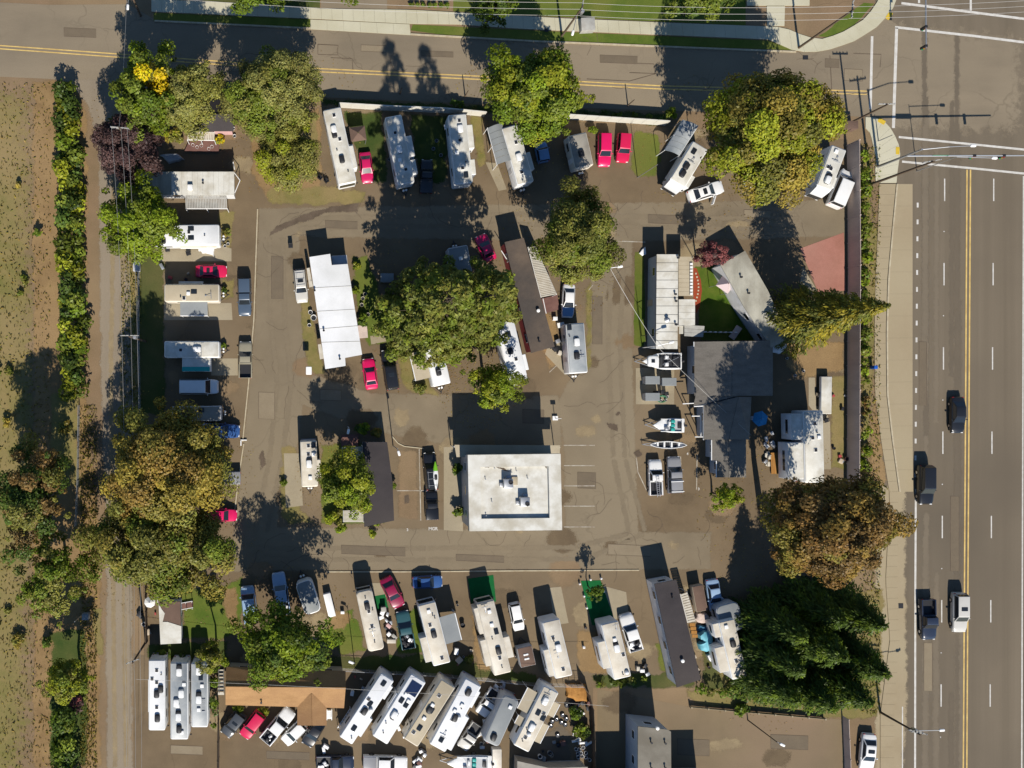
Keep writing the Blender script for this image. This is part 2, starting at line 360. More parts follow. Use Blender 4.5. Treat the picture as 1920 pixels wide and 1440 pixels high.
def pane(b, t, side, m0=.10, m1=.86, e=.07, y0=None, y1=None):
    """glass pane lying just proud of one face of the frustum"""
    (yr, yf, w, z), (tr, tf, tw, tz) = b, t
    def at(k): return lerp((yr, yf, w, z), (tr, tf, tw, tz), k)
    A, B = at(m0), at(m1); mb = MB()
    if side == 'f': q = [(-A[2] + e, A[1], A[3]), (-B[2] + e, B[1], B[3]), (B[2] - e, B[1], B[3]), (A[2] - e, A[1], A[3])]; q.reverse()
    elif side == 'r': q = [(-A[2] + e, A[0], A[3]), (A[2] - e, A[0], A[3]), (B[2] - e, B[0], B[3]), (-B[2] + e, B[0], B[3])]
    else:
        s = 1 if side == 'R' else -1
        q = [(s * A[2], A[0] + .16, A[3]), (s * A[2], A[1] - .16, A[3]), (s * B[2], B[1] - .1, B[3]), (s * B[2], B[0] + .1, B[3])]
        if s < 0: q.reverse()
    n = (Vector(q[1]) - Vector(q[0])).cross(Vector(q[2]) - Vector(q[0])).normalized()
    want = {'f': Vector((0, 1, .5)), 'r': Vector((0, -1, .5)), 'R': Vector((1, 0, .3)), 'L': Vector((-1, 0, .3))}[side]
    if n.dot(want) < 0: q.reverse()
    mb.slab(q, .02); return mb
SPEC = {
 'sedan': dict(L=4.7, st=[(-2.35, .60, .62), (-2.24, .80, .80), (-1.9, .88, .92), (-.9, .91, .94), (.6, .91, .94), (1.0, .90, .93), (1.8, .87, .82), (2.18, .78, .72), (2.35, .56, .58)], b=(-1.78, 1.05, .80, .92), t=(-1.0, .18, .60, 1.43), wh=(-1.4, 1.42), r=.32),
 'hatch': dict(L=4.2, st=[(-2.1, .66, .72), (-2.0, .82, .92), (-1.6, .88, .96), (.5, .89, .95), (.9, .88, .94), (1.6, .84, .85), (1.95, .76, .74), (2.1, .58, .6)], b=(-2.0, 1.0, .80, .94), t=(-1.72, .2, .62, 1.48), wh=(-1.3, 1.3), r=.31),
 'wagon': dict(L=4.8, st=[(-2.4, .70, .74), (-2.3, .84, .94), (-1.9, .90, .98), (.6, .91, .98), (1.0, .90, .97), (1.8, .87, .9), (2.2, .80, .8), (2.4, .62, .64)], b=(-2.3, 1.1, .83, .96), t=(-2.08, .3, .68, 1.62), wh=(-1.45, 1.45), r=.35),
 'suv': dict(L=4.9, st=[(-2.45, .78, .8), (-2.38, .90, 1.02), (-2.0, .95, 1.08), (.6, .95, 1.08), (1.05, .94, 1.07), (1.9, .92, 1.0), (2.3, .86, .9), (2.45, .70, .7)], b=(-2.34, 1.12, .88, 1.06), t=(-2.14, .35, .72, 1.78), wh=(-1.5, 1.5), r=.38),
 'pickup': dict(L=5.6, st=[(-.62, .93, 1.08), (-.5, .94, 1.1), (.8, .94, 1.1), (1.2, .94, 1.09), (2.2, .92, 1.02), (2.62, .86, .92), (2.8, .72, .72)], b=(-.55, 1.22, .88, 1.08), t=(-.42, .42, .72, 1.78), wh=(-1.7, 1.75), r=.39, bed=(-2.8, -.62)),
 'longcab': dict(L=5.8, st=[(-1.12, .93, 1.08), (-1.0, .95, 1.1), (.8, .95, 1.1), (1.2, .95, 1.09), (2.3, .93, 1.02), (2.72, .87, .92), (2.9, .72, .72)], b=(-1.05, 1.25, .89, 1.08), t=(-.92, .5, .73, 1.8), wh=(-1.8, 1.85), r=.39, bed=(-2.9, -1.12)),
 'van': dict(L=5.4, st=[(-2.7, .86, 1.0), (-2.62, .95, 1.2), (-2.2, .98, 1.25), (.9, .98, 1.25), (1.5, .96, 1.2), (2.1, .93, 1.08), (2.55, .85, .95), (2.7, .7, .7)], b=(-2.62, 1.72, .93, 1.2), t=(-2.5, .95, .80, 2.15), wh=(-1.65, 1.75), r=.36),
}
def vparts(t):
    """meshes of one vehicle type: list of (part name, mesh, material key or None for paint, child list)"""
    if t in VM: return VM[t]
    s = SPEC['pickup' if t == 'canopy' else t]; L = s['L']; hl = L / 2; out = []
    mb = body_loft(s['st']); frustum(mb, s['b'], s['t'])
    out.append(('body', mb.mesh('body', smooth=38), None, []))
    out.append(('windshield', pane(s['b'], s['t'], 'f').mesh('windshield', M['glass']), 'glass', []))
    out.append(('rear_window', pane(s['b'], s['t'], 'r', m0=.2).mesh('rear_window', M['glass']), 'glass', []))
    for q in 'LR': out.append(('side_window', pane(s['b'], s['t'], q).mesh('side_window', M['glass']), 'glass', []))
    w = s['st'][len(s['st']) // 2][1]; r = s['r']
    ty = MB().lathe((-.11, 0, 0), [(r * .6, 0), (r * .95, 0), (r, .04), (r, .18), (r * .95, .22), (r * .6, .22)], 14, 'x').mesh('tyre', M['rubber'], 40)
    rim = MB().lathe((-.125, 0, 0), [(r * .2, .0), (r * .62, .01), (r * .66, .04), (r * .66, .22), (r * .3, .25)], 10, 'x').mesh('rim', M['chrome'], 40)
    for y in s['wh']:
        for sx in (-1, 1): out.append(('wheel', ty, 'rubber', [('rim', rim, 'chrome')], (sx * (w - .1), y, r)))
    zf = s['st'][-1][2]; wf = s['st'][-2][1]; yf = s['st'][-2][0]
    hd = MB().rbox((0, 0), .30, .12, -.07, .07, .04, .02).mesh('headlight', M['head'], 40)
    for sx in (-1, 1): out.append(('headlight', hd, 'head', [], (sx * wf * .74, yf + .10, s['st'][-2][2] - .14)))
    zr = .9 if 'bed' in s else s['st'][1][2] - .1; tl = MB().rbox((0, 0), .22, .08, -.09, .09, .03, .02).mesh('taillight', M['tail'], 40)
    yr = -hl + (.02 if 'bed' in s else .07)
    for sx in (-1, 1): out.append(('taillight', tl, 'tail', [], (sx * s['st'][1][1] * .8, yr, zr)))
    mi = MB().rbox((0, 0), .2, .12, -.07, .08, .04, .03).mesh('mirror', M['black'], 40)
    for sx in (-1, 1): out.append(('mirror', mi, None, [], (sx * (w + .07), s['b'][1] - .45, s['b'][3] + .1)))
    if 'bed' in s:
        b0, b1 = s['bed']; ym, dy = (b0 + b1) / 2, b1 - b0
        mb = MB()
        for sx in (-1, 1): mb.rbox((sx * .87, ym), .15, dy - .02, .32, 1.10, .04, .03)
        mb.box((0, b1 - .05, .78), (1.6, .06, .6))
        out.append(('bed_side', mb.mesh('bed_side', smooth=40), None, []))
        out.append(('bed_floor', MB().box((0, ym, .52), (1.58, dy - .1, .12)).mesh('bed_floor', M['black']), 'black', []))
        out.append(('tailgate', MB().rbox((0, b0 + .05), 1.58, .08, .42, 1.07, .03, .03).mesh('tailgate', smooth=40), None, []))
        if t == 'canopy':
            mb = MB(); frustum(mb, (b0 + .03, b1 + .04, .92, 1.08), (b0 + .16, b1 - .02, .76, 1.74))
            out.append(('canopy', mb.mesh('canopy', smooth=38), None, []))
            out.append(('canopy_window', pane((b0 + .03, b1, .92, 1.08), (b0 + .16, b1, .76, 1.74), 'r').mesh('canopy_window', M['glass']), 'glass', []))
            for q in 'LR': out.append(('canopy_window', pane((b0 + .03, b1 + .04, .92, 1.08), (b0 + .16, b1 - .02, .76, 1.74), q).mesh('canopy_window', M['glass']), 'glass', []))
    else:
        out.append(('front_bumper', MB().rbox((0, hl - .12), 1.5, .26, .26, .5, .1, .05).mesh('front_bumper', smooth=40), None, []))
        out.append(('rear_bumper', MB().rbox((0, -hl + .12), 1.5, .26, .28, .54, .1, .05).mesh('rear_bumper', smooth=40), None, []))
    sun_b, sun_t = s['b'], s['t']
    VM[t] = (out, s); return VM[t]
def vehicle(t, label, f, r, col, wpx=None, cat=None, extra=(), name=None):
    parts, s = vparts(t); z = 1.0
    a, b = P(*f, z), P(*r, z); d = a - b; L = d.length
    root = empty(name or {'sedan': 'sedan_car', 'hatch': 'hatchback_car', 'wagon': 'station_wagon', 'suv': 'sport_utility_vehicle', 'pickup': 'pickup_truck', 'longcab': 'pickup_truck', 'canopy': 'pickup_truck', 'van': 'van'}[t],
                 ((a.x + b.x) / 2, (a.y + b.y) / 2, .035), math.atan2(-d.x, d.y), label, cat or {'van': 'van', 'pickup': 'pickup truck', 'longcab': 'pickup truck', 'canopy': 'pickup truck'}.get(t, 'car'))
    ks = L / s['L']; w0 = 2 * s['st'][len(s['st']) // 2][1]
    kw = (wpx / PX * (HC - 1) / HC / w0) if wpx else max(.95, min(1.1, ks ** .4))
    root.scale = (kw, ks, min(1.1, max(.92, ks ** .5)))
    pm = paint(col)
    for p in parts:
        nm, me, mk, ch = p[:4]
        o = bpy.data.objects.new(nm, me); COL.objects.link(o); o.parent = root
        if len(p) > 4: o.location = p[4]
        if mk is None:
            if not me.materials: me.materials.append(pm)
            o.material_slots[0].link = 'OBJECT'; o.material_slots[0].material = pm
        for cn, cm, ck in ch:
            c = bpy.data.objects.new(cn, cm); COL.objects.link(c); c.parent = o
            if o.location.x < 0: c.rotation_euler = (0, 0, math.pi)
    for e in extra:
        k = e[0]
        if k == 'sunroof':
            y = (s['t'][0] * .3 + s['t'][1] * .7) - .2; mb = MB().rbox((0, y), .8, .5, s['t'][3] + .01, s['t'][3] + .055, .08, .01); mb.build('sunroof', M['glass'], root)
        elif k == 'rack':
            mb = MB()
            for sx in (-.5, .5): mb.tube((sx, s['t'][0] + .1, s['t'][3] + .1), (sx, s['t'][1] - .2, s['t'][3] + .1), .025)
            for q in (.15, .5, .85): y = s['t'][0] + (s['t'][1] - s['t'][0]) * q; mb.tube((-.6, y, s['t'][3] + .1), (.6, y, s['t'][3] + .1), .025)
            mb.build('roof_rack', M['galv'], root)
        elif k == 'canrack':
            mb = MB(); b0, b1 = s['bed']
            for y in (b0 + .35, b1 - .3): mb.box((0, y, 1.84), (1.7, .12, .06))
            for y in (b0 + .35, b1 - .3):
                for sx in (-.7, .7): mb.box((sx, y, 1.775), (.06, .1, .07))
            mb.build('roof_rack', M['shell_white'], root)
        elif k == 'hood_reflection':  # thin overlay whose colour paints a sky reflection onto the hood
            st = s['st']; rg = []
            for y, w, zb in st[-4:-1]: rg.append([(-w * .86, y, zb + .012), (w * .86, y, zb + .012), (w * .6, y, zb + .045), (0, y, zb + .07), (-w * .6, y, zb + .045)])
            MB().ring(rg).build('hood', paint(e[1]), root, 40)
        elif k == 'lid':
            b0, b1 = s['bed']; MB().rbox((0, (b0 + b1) / 2), 1.74, b1 - b0 - .08, 1.105, 1.16, .06, .03).build('bed_cover', pm if len(e) < 2 else paint(e[1]), root, 40)
        elif k == 'door':
            MB().rbox((0, 0), .12, 1.15, .35, 1.05, .04, .03).build('open_door', pm, root, 40).matrix_basis = Matrix.Translation((e[1] * (.92 + .5), .62, 0)) @ Matrix.Rotation(e[1] * R(55), 4, 'Z')
            MB().rbox((0, 0), .5, .5, .5, .95, .1, .1).build('seat', pmat('pink_seat', (.6, .05, .12), .7), root, 40).location = (e[1] * .35, .3, 0)
    return root
def vlocal(root, p): return root.matrix_basis @ Vector(p)
def junk_in(root, n, y0, y1, seed, label, group, zb=.6, wid=.65, cols=('trim', 'galv', 'black')):
    """loose load lying in a pickup bed: separate small things"""
    rr = random.Random(seed)
    for i in range(n):
        p = vlocal(root, (rr.uniform(-wid, wid), y0 + (y1 - y0) * (i + .5) / n, zb))
        sx, sy, sz = rr.uniform(.25, .6), rr.uniform(.25, .6), rr.uniform(.2, .5)
        o = MB().rbox((0, 0), sx, sy, 0, sz, .05, .04).build('load_box', M[rr.choice(cols)], None, 40, p); o.rotation_euler = (rr.uniform(-.15, .15), rr.uniform(-.15, .15), rr.uniform(0, 3))
        setp(o, label, 'box', group)

# ------------------------------------------------------------------ recreational vehicles
RW = {}
def rmesh(key, fn):
    if key not in RW: RW[key] = fn()
    return RW[key]
def rv(label, f, r, w, h=3.3, kind='motorhome', shell='shell_white', roof='roof_white', feats='', slides=(), awn=(), cat=None, name=None, cap=None, wheels=True, rnd=.22, blind=False):
    a, b = P(*f, h), P(*r, h); d = a - b; L = d.length; Wd = w / PX * (HC - h) / HC
    root = empty(name or {'motorhome': 'motorhome', 'trailer': 'travel_trailer', 'fifth': 'fifth_wheel_trailer', 'bus': 'bus_motorhome'}[kind], ((a.x + b.x) / 2, (a.y + b.y) / 2, .03), math.atan2(-d.x, d.y), label,
                 cat or {'motorhome': 'motorhome', 'trailer': 'trailer', 'fifth': 'trailer', 'bus': 'bus'}[kind])
    hl = L / 2; sm, rm = M[shell], M[roof]; zb = .5
    MB().rbox((0, 0), Wd, L, zb, h - .06, rnd, .12, 3).build('body', sm, root, 40)
    MB().rbox((0, -.0), Wd - .2, L - .26, h - .075, h, max(.06, rnd - .1), .03, 3).build('roof', rm, root, 40)
    MB().box((0, 0, .42), (Wd - .35, L - .5, .2)).build('chassis', M['black'], root)
    if cap:   # pale front cap sloping down
        ylo = hl + .75
        MB().ring([[(-Wd / 2 + .05, hl - .3, h - .01), (Wd / 2 - .05, hl - .3, h - .01), (Wd / 2 - .05, hl - .3, 1.0), (-Wd / 2 + .05, hl - .3, 1.0)],
                   [(-Wd / 2 + .12, hl + .12, h - .16), (Wd / 2 - .12, hl + .12, h - .16), (Wd / 2 - .12, hl + .12, .9), (-Wd / 2 + .12, hl + .12, .9)],
                   [(-Wd / 2 + .2, ylo, h - 1.5), (Wd / 2 - .2, ylo, h - 1.5), (Wd / 2 - .2, ylo, .8), (-Wd / 2 + .2, ylo, .8)]]).build('front_cap', M[cap], root, 50)
    x = Wd / 2
    # windows
    if not blind:
        wm = rmesh('rvwin', lambda: MB().rbox((0, 0), .03, 1.1, -.32, .32, .01, .01).mesh('window', M['glass']))
        n = max(2, int(L / 3))
        for sx in (-1, 1):
            for k in range(n):
                y = -hl + L * (k + .7) / (n + .4)
                if sx > 0 and k == n // 2: continue
                link('window', wm, root, None, (sx * (x + .006), y, h * .62))
        MB().box((x + .004, -hl + L * (n // 2 + .7) / (n + .4), 1.55), (.03, .68, 1.85)).build('door', M['trim'], root)
    if kind in ('motorhome', 'bus'):
        e = hl if not cap else hl + .12
        MB().slab([(-x + .15, hl + .01, 1.35), (x - .15, hl + .01, 1.35), (x - .2, hl + .01, h - .55), (-x + .2, hl + .01, h - .55)], -.03).build('windshield', M['glass'], root) if not cap else \
            MB().slab([(-x + .24, hl + .78, .95), (x - .24, hl + .78, .95), (x - .24, hl + .775, h - 1.6), (-x + .24, hl + .775, h - 1.6)], -.03).build('windshield', M['glass'], root)
        hd = rmesh('rvhead', lambda: MB().rbox((0, 0), .3, .06, -.1, .1, .02, .02).mesh('headlight', M['head']))
        for sx in (-1, 1): link('headlight', hd, root, None, (sx * (x - .3), hl + (.03 if not cap else .79), .86))
        mi = rmesh('rvmir', lambda: MB().rbox((0, 0), .22, .12, -.2, .2, .04, .03).mesh('mirror', M['black']))
        for sx in (-1, 1): link('mirror', mi, root, None, (sx * (x + .18), hl - .1, 1.9))
    elif kind == 'trailer':
        mb = MB()
        for sx in (-1, 1): mb.tube((sx * x * .7, hl - .1, .5), (0, hl + 1.0, .5), .06)
        mb.box((0, hl + 1.05, .52), (.14, .3, .12)); mb.tube((0, hl + .8, .05), (0, hl + .8, .7), .04)
        mb.build('hitch', M['black'], root)
        tk = MB()
        for sx in (-.2, .2): tk.lathe((sx, hl + .38, .58), [(.02, 0), (.15, .04), (.16, .3), (.1, .42), (.03, .46)], 10)
        tk.build('gas_bottle', M['trim'], root, 40)
    tl = rmesh('rvtail', lambda: MB().rbox((0, 0), .2, .05, -.12, .12, .02, .02).mesh('taillight', M['tail']))
    for sx in (-1, 1): link('taillight', tl, root, None, (sx * (x - .25), -hl - .02, 1.0))
    MB().box((0, -hl - .06, .5), (Wd - .2, .1, .16)).build('rear_bumper', M['galv'], root)
    wh = rmesh('rvwheel', lambda: MB().lathe((-.12, 0, 0), [(.2, 0), (.36, 0), (.4, .05), (.4, .2), (.36, .24), (.2, .24)], 12, 'x').mesh('wheel', M['rubber'], 40))
    ri = rmesh('rvrim', lambda: MB().lathe((-.135, 0, 0), [(.05, 0), (.22, .0), (.24, .27), (.05, .27)], 10, 'x').mesh('rim', M['chrome'], 40))
    ys = (hl * .62, -hl * .45) if kind in ('motorhome', 'bus') else (-.15, -1.05)
    for y in ys:
        for sx in (-1, 1):
            o = link('wheel', wh, root, None, (sx * (x - .16), y, .4)); link('rim', ri, o)
    # roof furniture:  code,u(0 front..1 rear),v(-1 left..1 right)
    for it in feats.split():
        k = it[0]; u, v = map(float, it[1:].split(',')); y, xx = hl - u * L, v * x * .8
        if k == 'a':
            me = rmesh('ac', lambda: MB().rbox((0, 0), .78, 1.15, 0, .36, .2, .12).mesh('air_conditioner', M['shell_white'], 40))
            o = link('air_conditioner', me, root, None, (xx, y, h)); g = rmesh('acg', lambda: MB().box((0, .55, .15), (.6, .08, .2)).mesh('grille', M['black'])); link('grille', g, o)
        elif k == 'b':  # dark unit; beside a pale one it is that one's shadow made solid
            me = rmesh('ac_or_shade', lambda: MB().rbox((0, 0), .74, 1.05, 0, .34, .22, .12).mesh('air_conditioner', M['black'], 40)); link('air_conditioner', me, root, None, (xx, y, h))
        elif k == 'v':
            me = rmesh('vent', lambda: MB().rbox((0, 0), .5, .5, 0, .09, .04, .02).mesh('roof_vent', M['trim'])); o = link('roof_vent', me, root, None, (xx, y, h))
            l = rmesh('ventlid', lambda: MB().rbox((0, 0), .4, .4, .09, .14, .05, .02).mesh('vent_lid', M['black'])); link('vent_lid', l, o)
        elif k == 'w':
            me = rmesh('ventw', lambda: MB().rbox((0, 0), .5, .5, 0, .22, .06, .05).mesh('roof_vent', M['trim'], 40)); link('roof_vent', me, root, None, (xx, y, h))
        elif k == 's':
            me = rmesh('sky', lambda: MB().rbox((0, 0), .62, .85, 0, .11, .08, .05).mesh('skylight', M['glass'], 40)); link('skylight', me, root, None, (xx, y, h))
        elif k == 'p':
            me = rmesh('pipe', lambda: MB().lathe((0, 0, 0), [(.06, 0), (.06, .18), (.1, .19), (.1, .25)], 8).mesh('vent_pipe', M['black'])); link('vent_pipe', me, root, None, (xx, y, h))
        elif k == 'd':
            me = rmesh('dome', lambda: MB().lathe((0, 0, 0), [(.3, 0), (.32, .12), (.26, .28), (.12, .36), (.01, .38)], 14).mesh('satellite_dome', M['shell_white'], 60)); link('satellite_dome', me, root, None, (xx, y, h))
        elif k == 't':
            me = rmesh('ant', lambda: MB().tube((0, -.35, .08), (0, .4, .3), .03).tube((-.45, .4, .3), (.45, .45, .3), .05).box((0, -.35, .06), (.2, .2, .12)).mesh('antenna', M['galv'])); link('antenna', me, root, None, (xx, y, h))
        elif k == 'l':
            mb = MB()
            for q in (-.22, .22): mb.tube((q, -.9, .12), (q, .9, .12), .025)
            for q in range(7): mb.tube((-.22, -.8 + q * .27, .12), (.22, -.8 + q * .27, .12), .02)
            mb.box((0, .85, .05), (.5, .05, .1)).box((0, -.85, .05), (.5, .05, .1)); mb.build('ladder', M['galv'], root, 0, (xx, y, h))
        elif k == 'S':
            me = rmesh('sol', lambda: MB().box((0, 0, .09), (1.55, .62, .04)).mesh('solar_panel', M['solar'])); o = link('solar_panel', me, root, None, (xx, y, h))
            fr = rmesh('solf', lambda: MB().box((0, 0, .04), (1.6, .66, .07)).mesh('frame', M['galv'])); link('frame', fr, o)
    for side, u0, u1, dep in slides:
        sx = -1 if side == 'L' else 1; y0, y1 = hl - u1 * L, hl - u0 * L; ym = (y0 + y1) / 2; zt = h - .32
        o = MB().rbox((0, 0), dep + .1, y1 - y0, .75, zt, .05, .04).build('slide_out', sm, root, 40, (sx * (x + dep / 2 - .05), ym, 0))
        MB().rbox((0, 0), dep + .02, y1 - y0 - .1, zt - .005, zt + .04, .04, .01).build('slide_roof', rm, o)
        MB().box((sx * (dep / 2 + .055), 0, h * .6), (.03, (y1 - y0) * .55, .6)).build('window', M['glass'], o)
    for side, u0, u1, dep, mk in awn:
        sx = -1 if side == 'L' else 1; y0, y1 = hl - u1 * L, hl - u0 * L; zt = h - .45
        q = [(sx * x, y0, zt), (sx * (x + dep), y0, zt - .28), (sx * (x + dep), y1, zt - .28), (sx * x, y1, zt)]
        if sx < 0: q.reverse()
        o = MB().slab(q, .04).build('awning', M[mk], root)
        if dep > .8:
            mb = MB()
            for y in (y0 + .1, y1 - .1): mb.tube((sx * (x + dep), y, -.02), (sx * (x + dep), y, zt - .3), .035)
            mb.build('awning_pole', M['trim'], o)
        MB().tube((sx * (x + dep), y0, zt - .26), (sx * (x + dep), y1, zt - .26), .07).build('awning_roller', M['trim'], o)
    return root
# ------------------------------------------------------------------ buildings, awnings
def windows_on(root, off, poly, z0, z1, every=3.2, door=None, frame='trim'):
    """windows with frames on each wall of a counter-clockwise world polygon"""
    n = len(poly)
    for i in range(n):
        a, b = Vector(poly[i][:2]), Vector(poly[(i + 1) % n][:2]); d = b - a; L = d.length
        if L < 1.8: continue
        d.normalize(); nn = Vector((d.y, -d.x)); k = max(1, int(L / every)); rz = math.atan2(d.y, d.x)
        for j in range(k):
            c = a + d * L * (j + .5) / k + nn * .012 - Vector(off[:2])
            if door is not None and i == door and j == k // 2:
                dd = MB().box((0, 0, 1.05), (.9, .05, 2.0)).build('door', M['siding_tan'], root, 0, (c.x, c.y, 0)); dd.rotation_euler.z = rz
                MB().box((.35, -.05, 1.0), (.06, .06, .06)).build('handle', M['chrome'], dd); continue
            w = MB().box((0, 0, 0), (1.2, .05, .9)).build('window', M[frame], root, 0, (c.x, c.y, z0 + (z1 - z0) * .58)); w.rotation_euler.z = rz
            MB().box((0, -.012, 0), (1.06, .05, .76)).build('pane', M['glass'], w)
def ccw(p):
    a = sum(p[i][0] * p[(i + 1) % len(p)][1] - p[(i + 1) % len(p)][0] * p[i][1] for i in range(len(p)))
    return p if a > 0 else list(reversed(p))
def inset(p, d):
    p = ccw(p); n = len(p); out = []
    for i in range(n):
        a, b, c = Vector(p[i - 1][:2]), Vector(p[i][:2]), Vector(p[(i + 1) % n][:2])
        d1, d2 = (b - a).normalized(), (c - b).normalized(); n1, n2 = Vector((-d1.y, d1.x)), Vector((-d2.y, d2.x))
        k = 1 + n1.dot(n2); out.append(b + (n1 + n2) * d / max(k, .3))
    return [(q.x, q.y) for q in out]
def rpoly(px, z): return ccw([tuple(P(x, y, z))[:2] for x, y in px])
def home(name, label, cat, px, z, wall, roof, over=.15, th=.14, win=True, door=None, group=None):
    """flat or low roofed building whose roof outline is given in photo pixels"""
    po = rpoly(px, z); cx = sum(p[0] for p in po) / len(po); cy = sum(p[1] for p in po) / len(po)
    root = empty(name, (cx, cy, .02), 0, label, cat, group); off = (cx, cy, 0)
    wp = inset(po, over)
    MB(off).prism(wp, .35, z - th).build('wall', M[wall], root)
    MB(off).prism(inset(po, over + .05), -.02, .35).build('skirting', M['shell_grey'], root)
    if roof: MB(off).prism(po, z - th, z).build('roof', M[roof], root)
    if win: windows_on(root, off, wp, .6, z - th, door=door)
    return root, off, po
def awning(root, off, q, z, n, mat='slat', posts=True, gap=.25, name='awning', zlow=None, th=.05):
    """slatted patio cover; q = four photo pixels, slats run from edge 0-1 to edge 3-2"""
    zl = z if zlow is None else zlow
    a, b = P(*q[0], z), P(*q[1], z); c, d = P(*q[2], zl), P(*q[3], zl)
    o = MB(off)
    for s, e in ((a, b), (d, c)): o.tube(s - Vector((0, 0, .09)), e - Vector((0, 0, .09)), .06)
    if posts:
        for p in (d, c, (c + d) / 2): o.tube((p.x, p.y, -.02), (p.x, p.y, p.z - .1), .05)
    aw = o.build(name, M['trim'], root)
    for i in range(n):
        t0, t1 = (i + gap / 2) / n, (i + 1 - gap / 2) / n
        pts = [a.lerp(b, t0), a.lerp(b, t1), d.lerp(c, t1), d.lerp(c, t0)]
        mb = MB(off); m = Vector((0, 0, th))
        k = [tuple(p) for p in pts]
        ar = (pts[1] - pts[0]).cross(pts[2] - pts[0]).z
        if ar < 0: k.reverse()
        mb.ring([k, [(p[0], p[1], p[2] + th) for p in k]]); mb.build('slat', M[mat], aw)
    return aw
def roof_bits(root, off, z, items):
    for k, px, py in items:
        p = P(px, py, z) - Vector(off)
        if k == 'pipe': MB().lathe((0, 0, 0), [(.09, -.05), (.09, .35), (.15, .36), (.15, .45)], 10).build('vent_pipe', M['black'], root, 30, p)
        elif k == 'white': MB().lathe((0, 0, 0), [(.16, -.05), (.16, .3), (.24, .32), (.24, .42), (.05, .48)], 10).build('vent_pipe', M['trim'], root, 30, p)
        elif k == 'box': MB().rbox((0, 0), .7, .7, -.05, .5, .06, .05).build('cooler', M['trim'], root, 30, p)
        elif k == 'cone': MB().lathe((0, 0, 0), [(.34, -.05), (.34, .12), (.18, .2), (.18, .5), (.28, .52), (.03, .66)], 12).build('roof_ventilator', M['galv'], root, 30, p)
def slope(off, pts, t=.1): 
    pts = [Vector(p) for p in pts]
    if (pts[1] - pts[0]).cross(pts[2] - pts[0]).z < 0: pts.reverse()
    return MB(off).slab(pts, t)

# ------------------------------------------------------------------ vegetation
def leaf_mesh(name, pos, nrm, size, col, rng, asp=.6, along=None):
    n = len(pos); rv_ = rng.normal(size=(n, 3)); nrm = nrm / (np.linalg.norm(nrm, axis=1, keepdims=True) + 1e-9)
    t1 = np.cross(nrm, rv_)
    if along is not None: t1 = along - nrm * np.sum(along * nrm, 1, keepdims=True) + rng.normal(size=(n, 3)) * .25
    t1 /= (np.linalg.norm(t1, axis=1, keepdims=True) + 1e-9); t2 = np.cross(nrm, t1)
    s = size[:, None]; v = np.empty((n, 4, 3))
    v[:, 0] = pos - t1 * s - nrm * s * .18; v[:, 1] = pos + t2 * s * asp + nrm * s * .1; v[:, 2] = pos + t1 * s - nrm * s * .18; v[:, 3] = pos - t2 * s * asp + nrm * s * .1
    me = bpy.data.meshes.new(name); me.vertices.add(n * 4); me.loops.add(n * 4); me.polygons.add(n)
    me.vertices.foreach_set('co', v.astype(np.float32).ravel()); me.loops.foreach_set('vertex_index', np.arange(n * 4, dtype=np.int32))
    me.polygons.foreach_set('loop_start', np.arange(0, n * 4, 4, dtype=np.int32)); me.polygons.foreach_set('loop_total', np.full(n, 4, dtype=np.int32))
    at = me.attributes.new('tint', 'FLOAT_COLOR', 'POINT'); c = np.ones((n, 4, 4), dtype=np.float32); c[:, :, :3] = col[:, None, :]
    at.data.foreach_set('color', c.ravel()); me.update(); me.validate(); me.materials.append(LEAF); LEAFN[0] += n; return me
LEAFN = [0]
def lobes_to_leaves(name, lobes, cols, rng, leaf=.3, dens=1.0, asp=.6, flat=.35, var=.16, crown=None, kdens=1.0):
    """lobes: array of (x,y,z,r,colour index)"""
    lobes = np.array(lobes, dtype=float); area = 4 * np.pi * lobes[:, 3] ** 2
    cnt = np.maximum(12, (area * dens * .62 / (leaf * leaf * asp * 2)).astype(int)); idx = np.repeat(np.arange(len(lobes)), cnt); n = len(idx)
    d = rng.normal(size=(n, 3)); d /= np.linalg.norm(d, axis=1, keepdims=True)
    d[:, 2] = np.where(d[:, 2] < -.45, -d[:, 2], d[:, 2])
    rr = lobes[idx, 3] * (1.04 - .55 * rng.random(n) ** 1.8) * (1 + .10 * np.sin(d[:, 0] * 7 + idx) * np.cos(d[:, 1] * 6 - idx))
    pos = lobes[idx, :3] + d * rr[:, None] * np.array([1, 1, .85])
    if crown is not None:
        q = (pos - np.array(crown[:3])) / np.array(crown[3:]); q /= (np.linalg.norm(q, axis=1, keepdims=True) + 1e-6); nr = d * .45 + q * .55 + np.array([0, 0, .12]) + rng.normal(size=(n, 3)) * .38
    else: nr = d * .75 + np.array([0, 0, flat]) + rng.normal(size=(n, 3)) * .42
    base = np.array(cols)[lobes[idx, 4].astype(int)]
    lv = 1 + var * rng.normal(size=len(lobes)); col = base * np.clip(lv[idx], .6, 1.5)[:, None] * np.clip(1 + .16 * rng.normal(size=n), .55, 1.6)[:, None]
    hue = rng.normal(size=n) * .05; col = col * np.stack([1 + hue, np.ones(n), 1 - hue * .5], 1)
    return leaf_mesh(name, pos, nr, leaf * (.7 + .6 * rng.random(n)), np.clip(col, .003, .8), rng, asp)
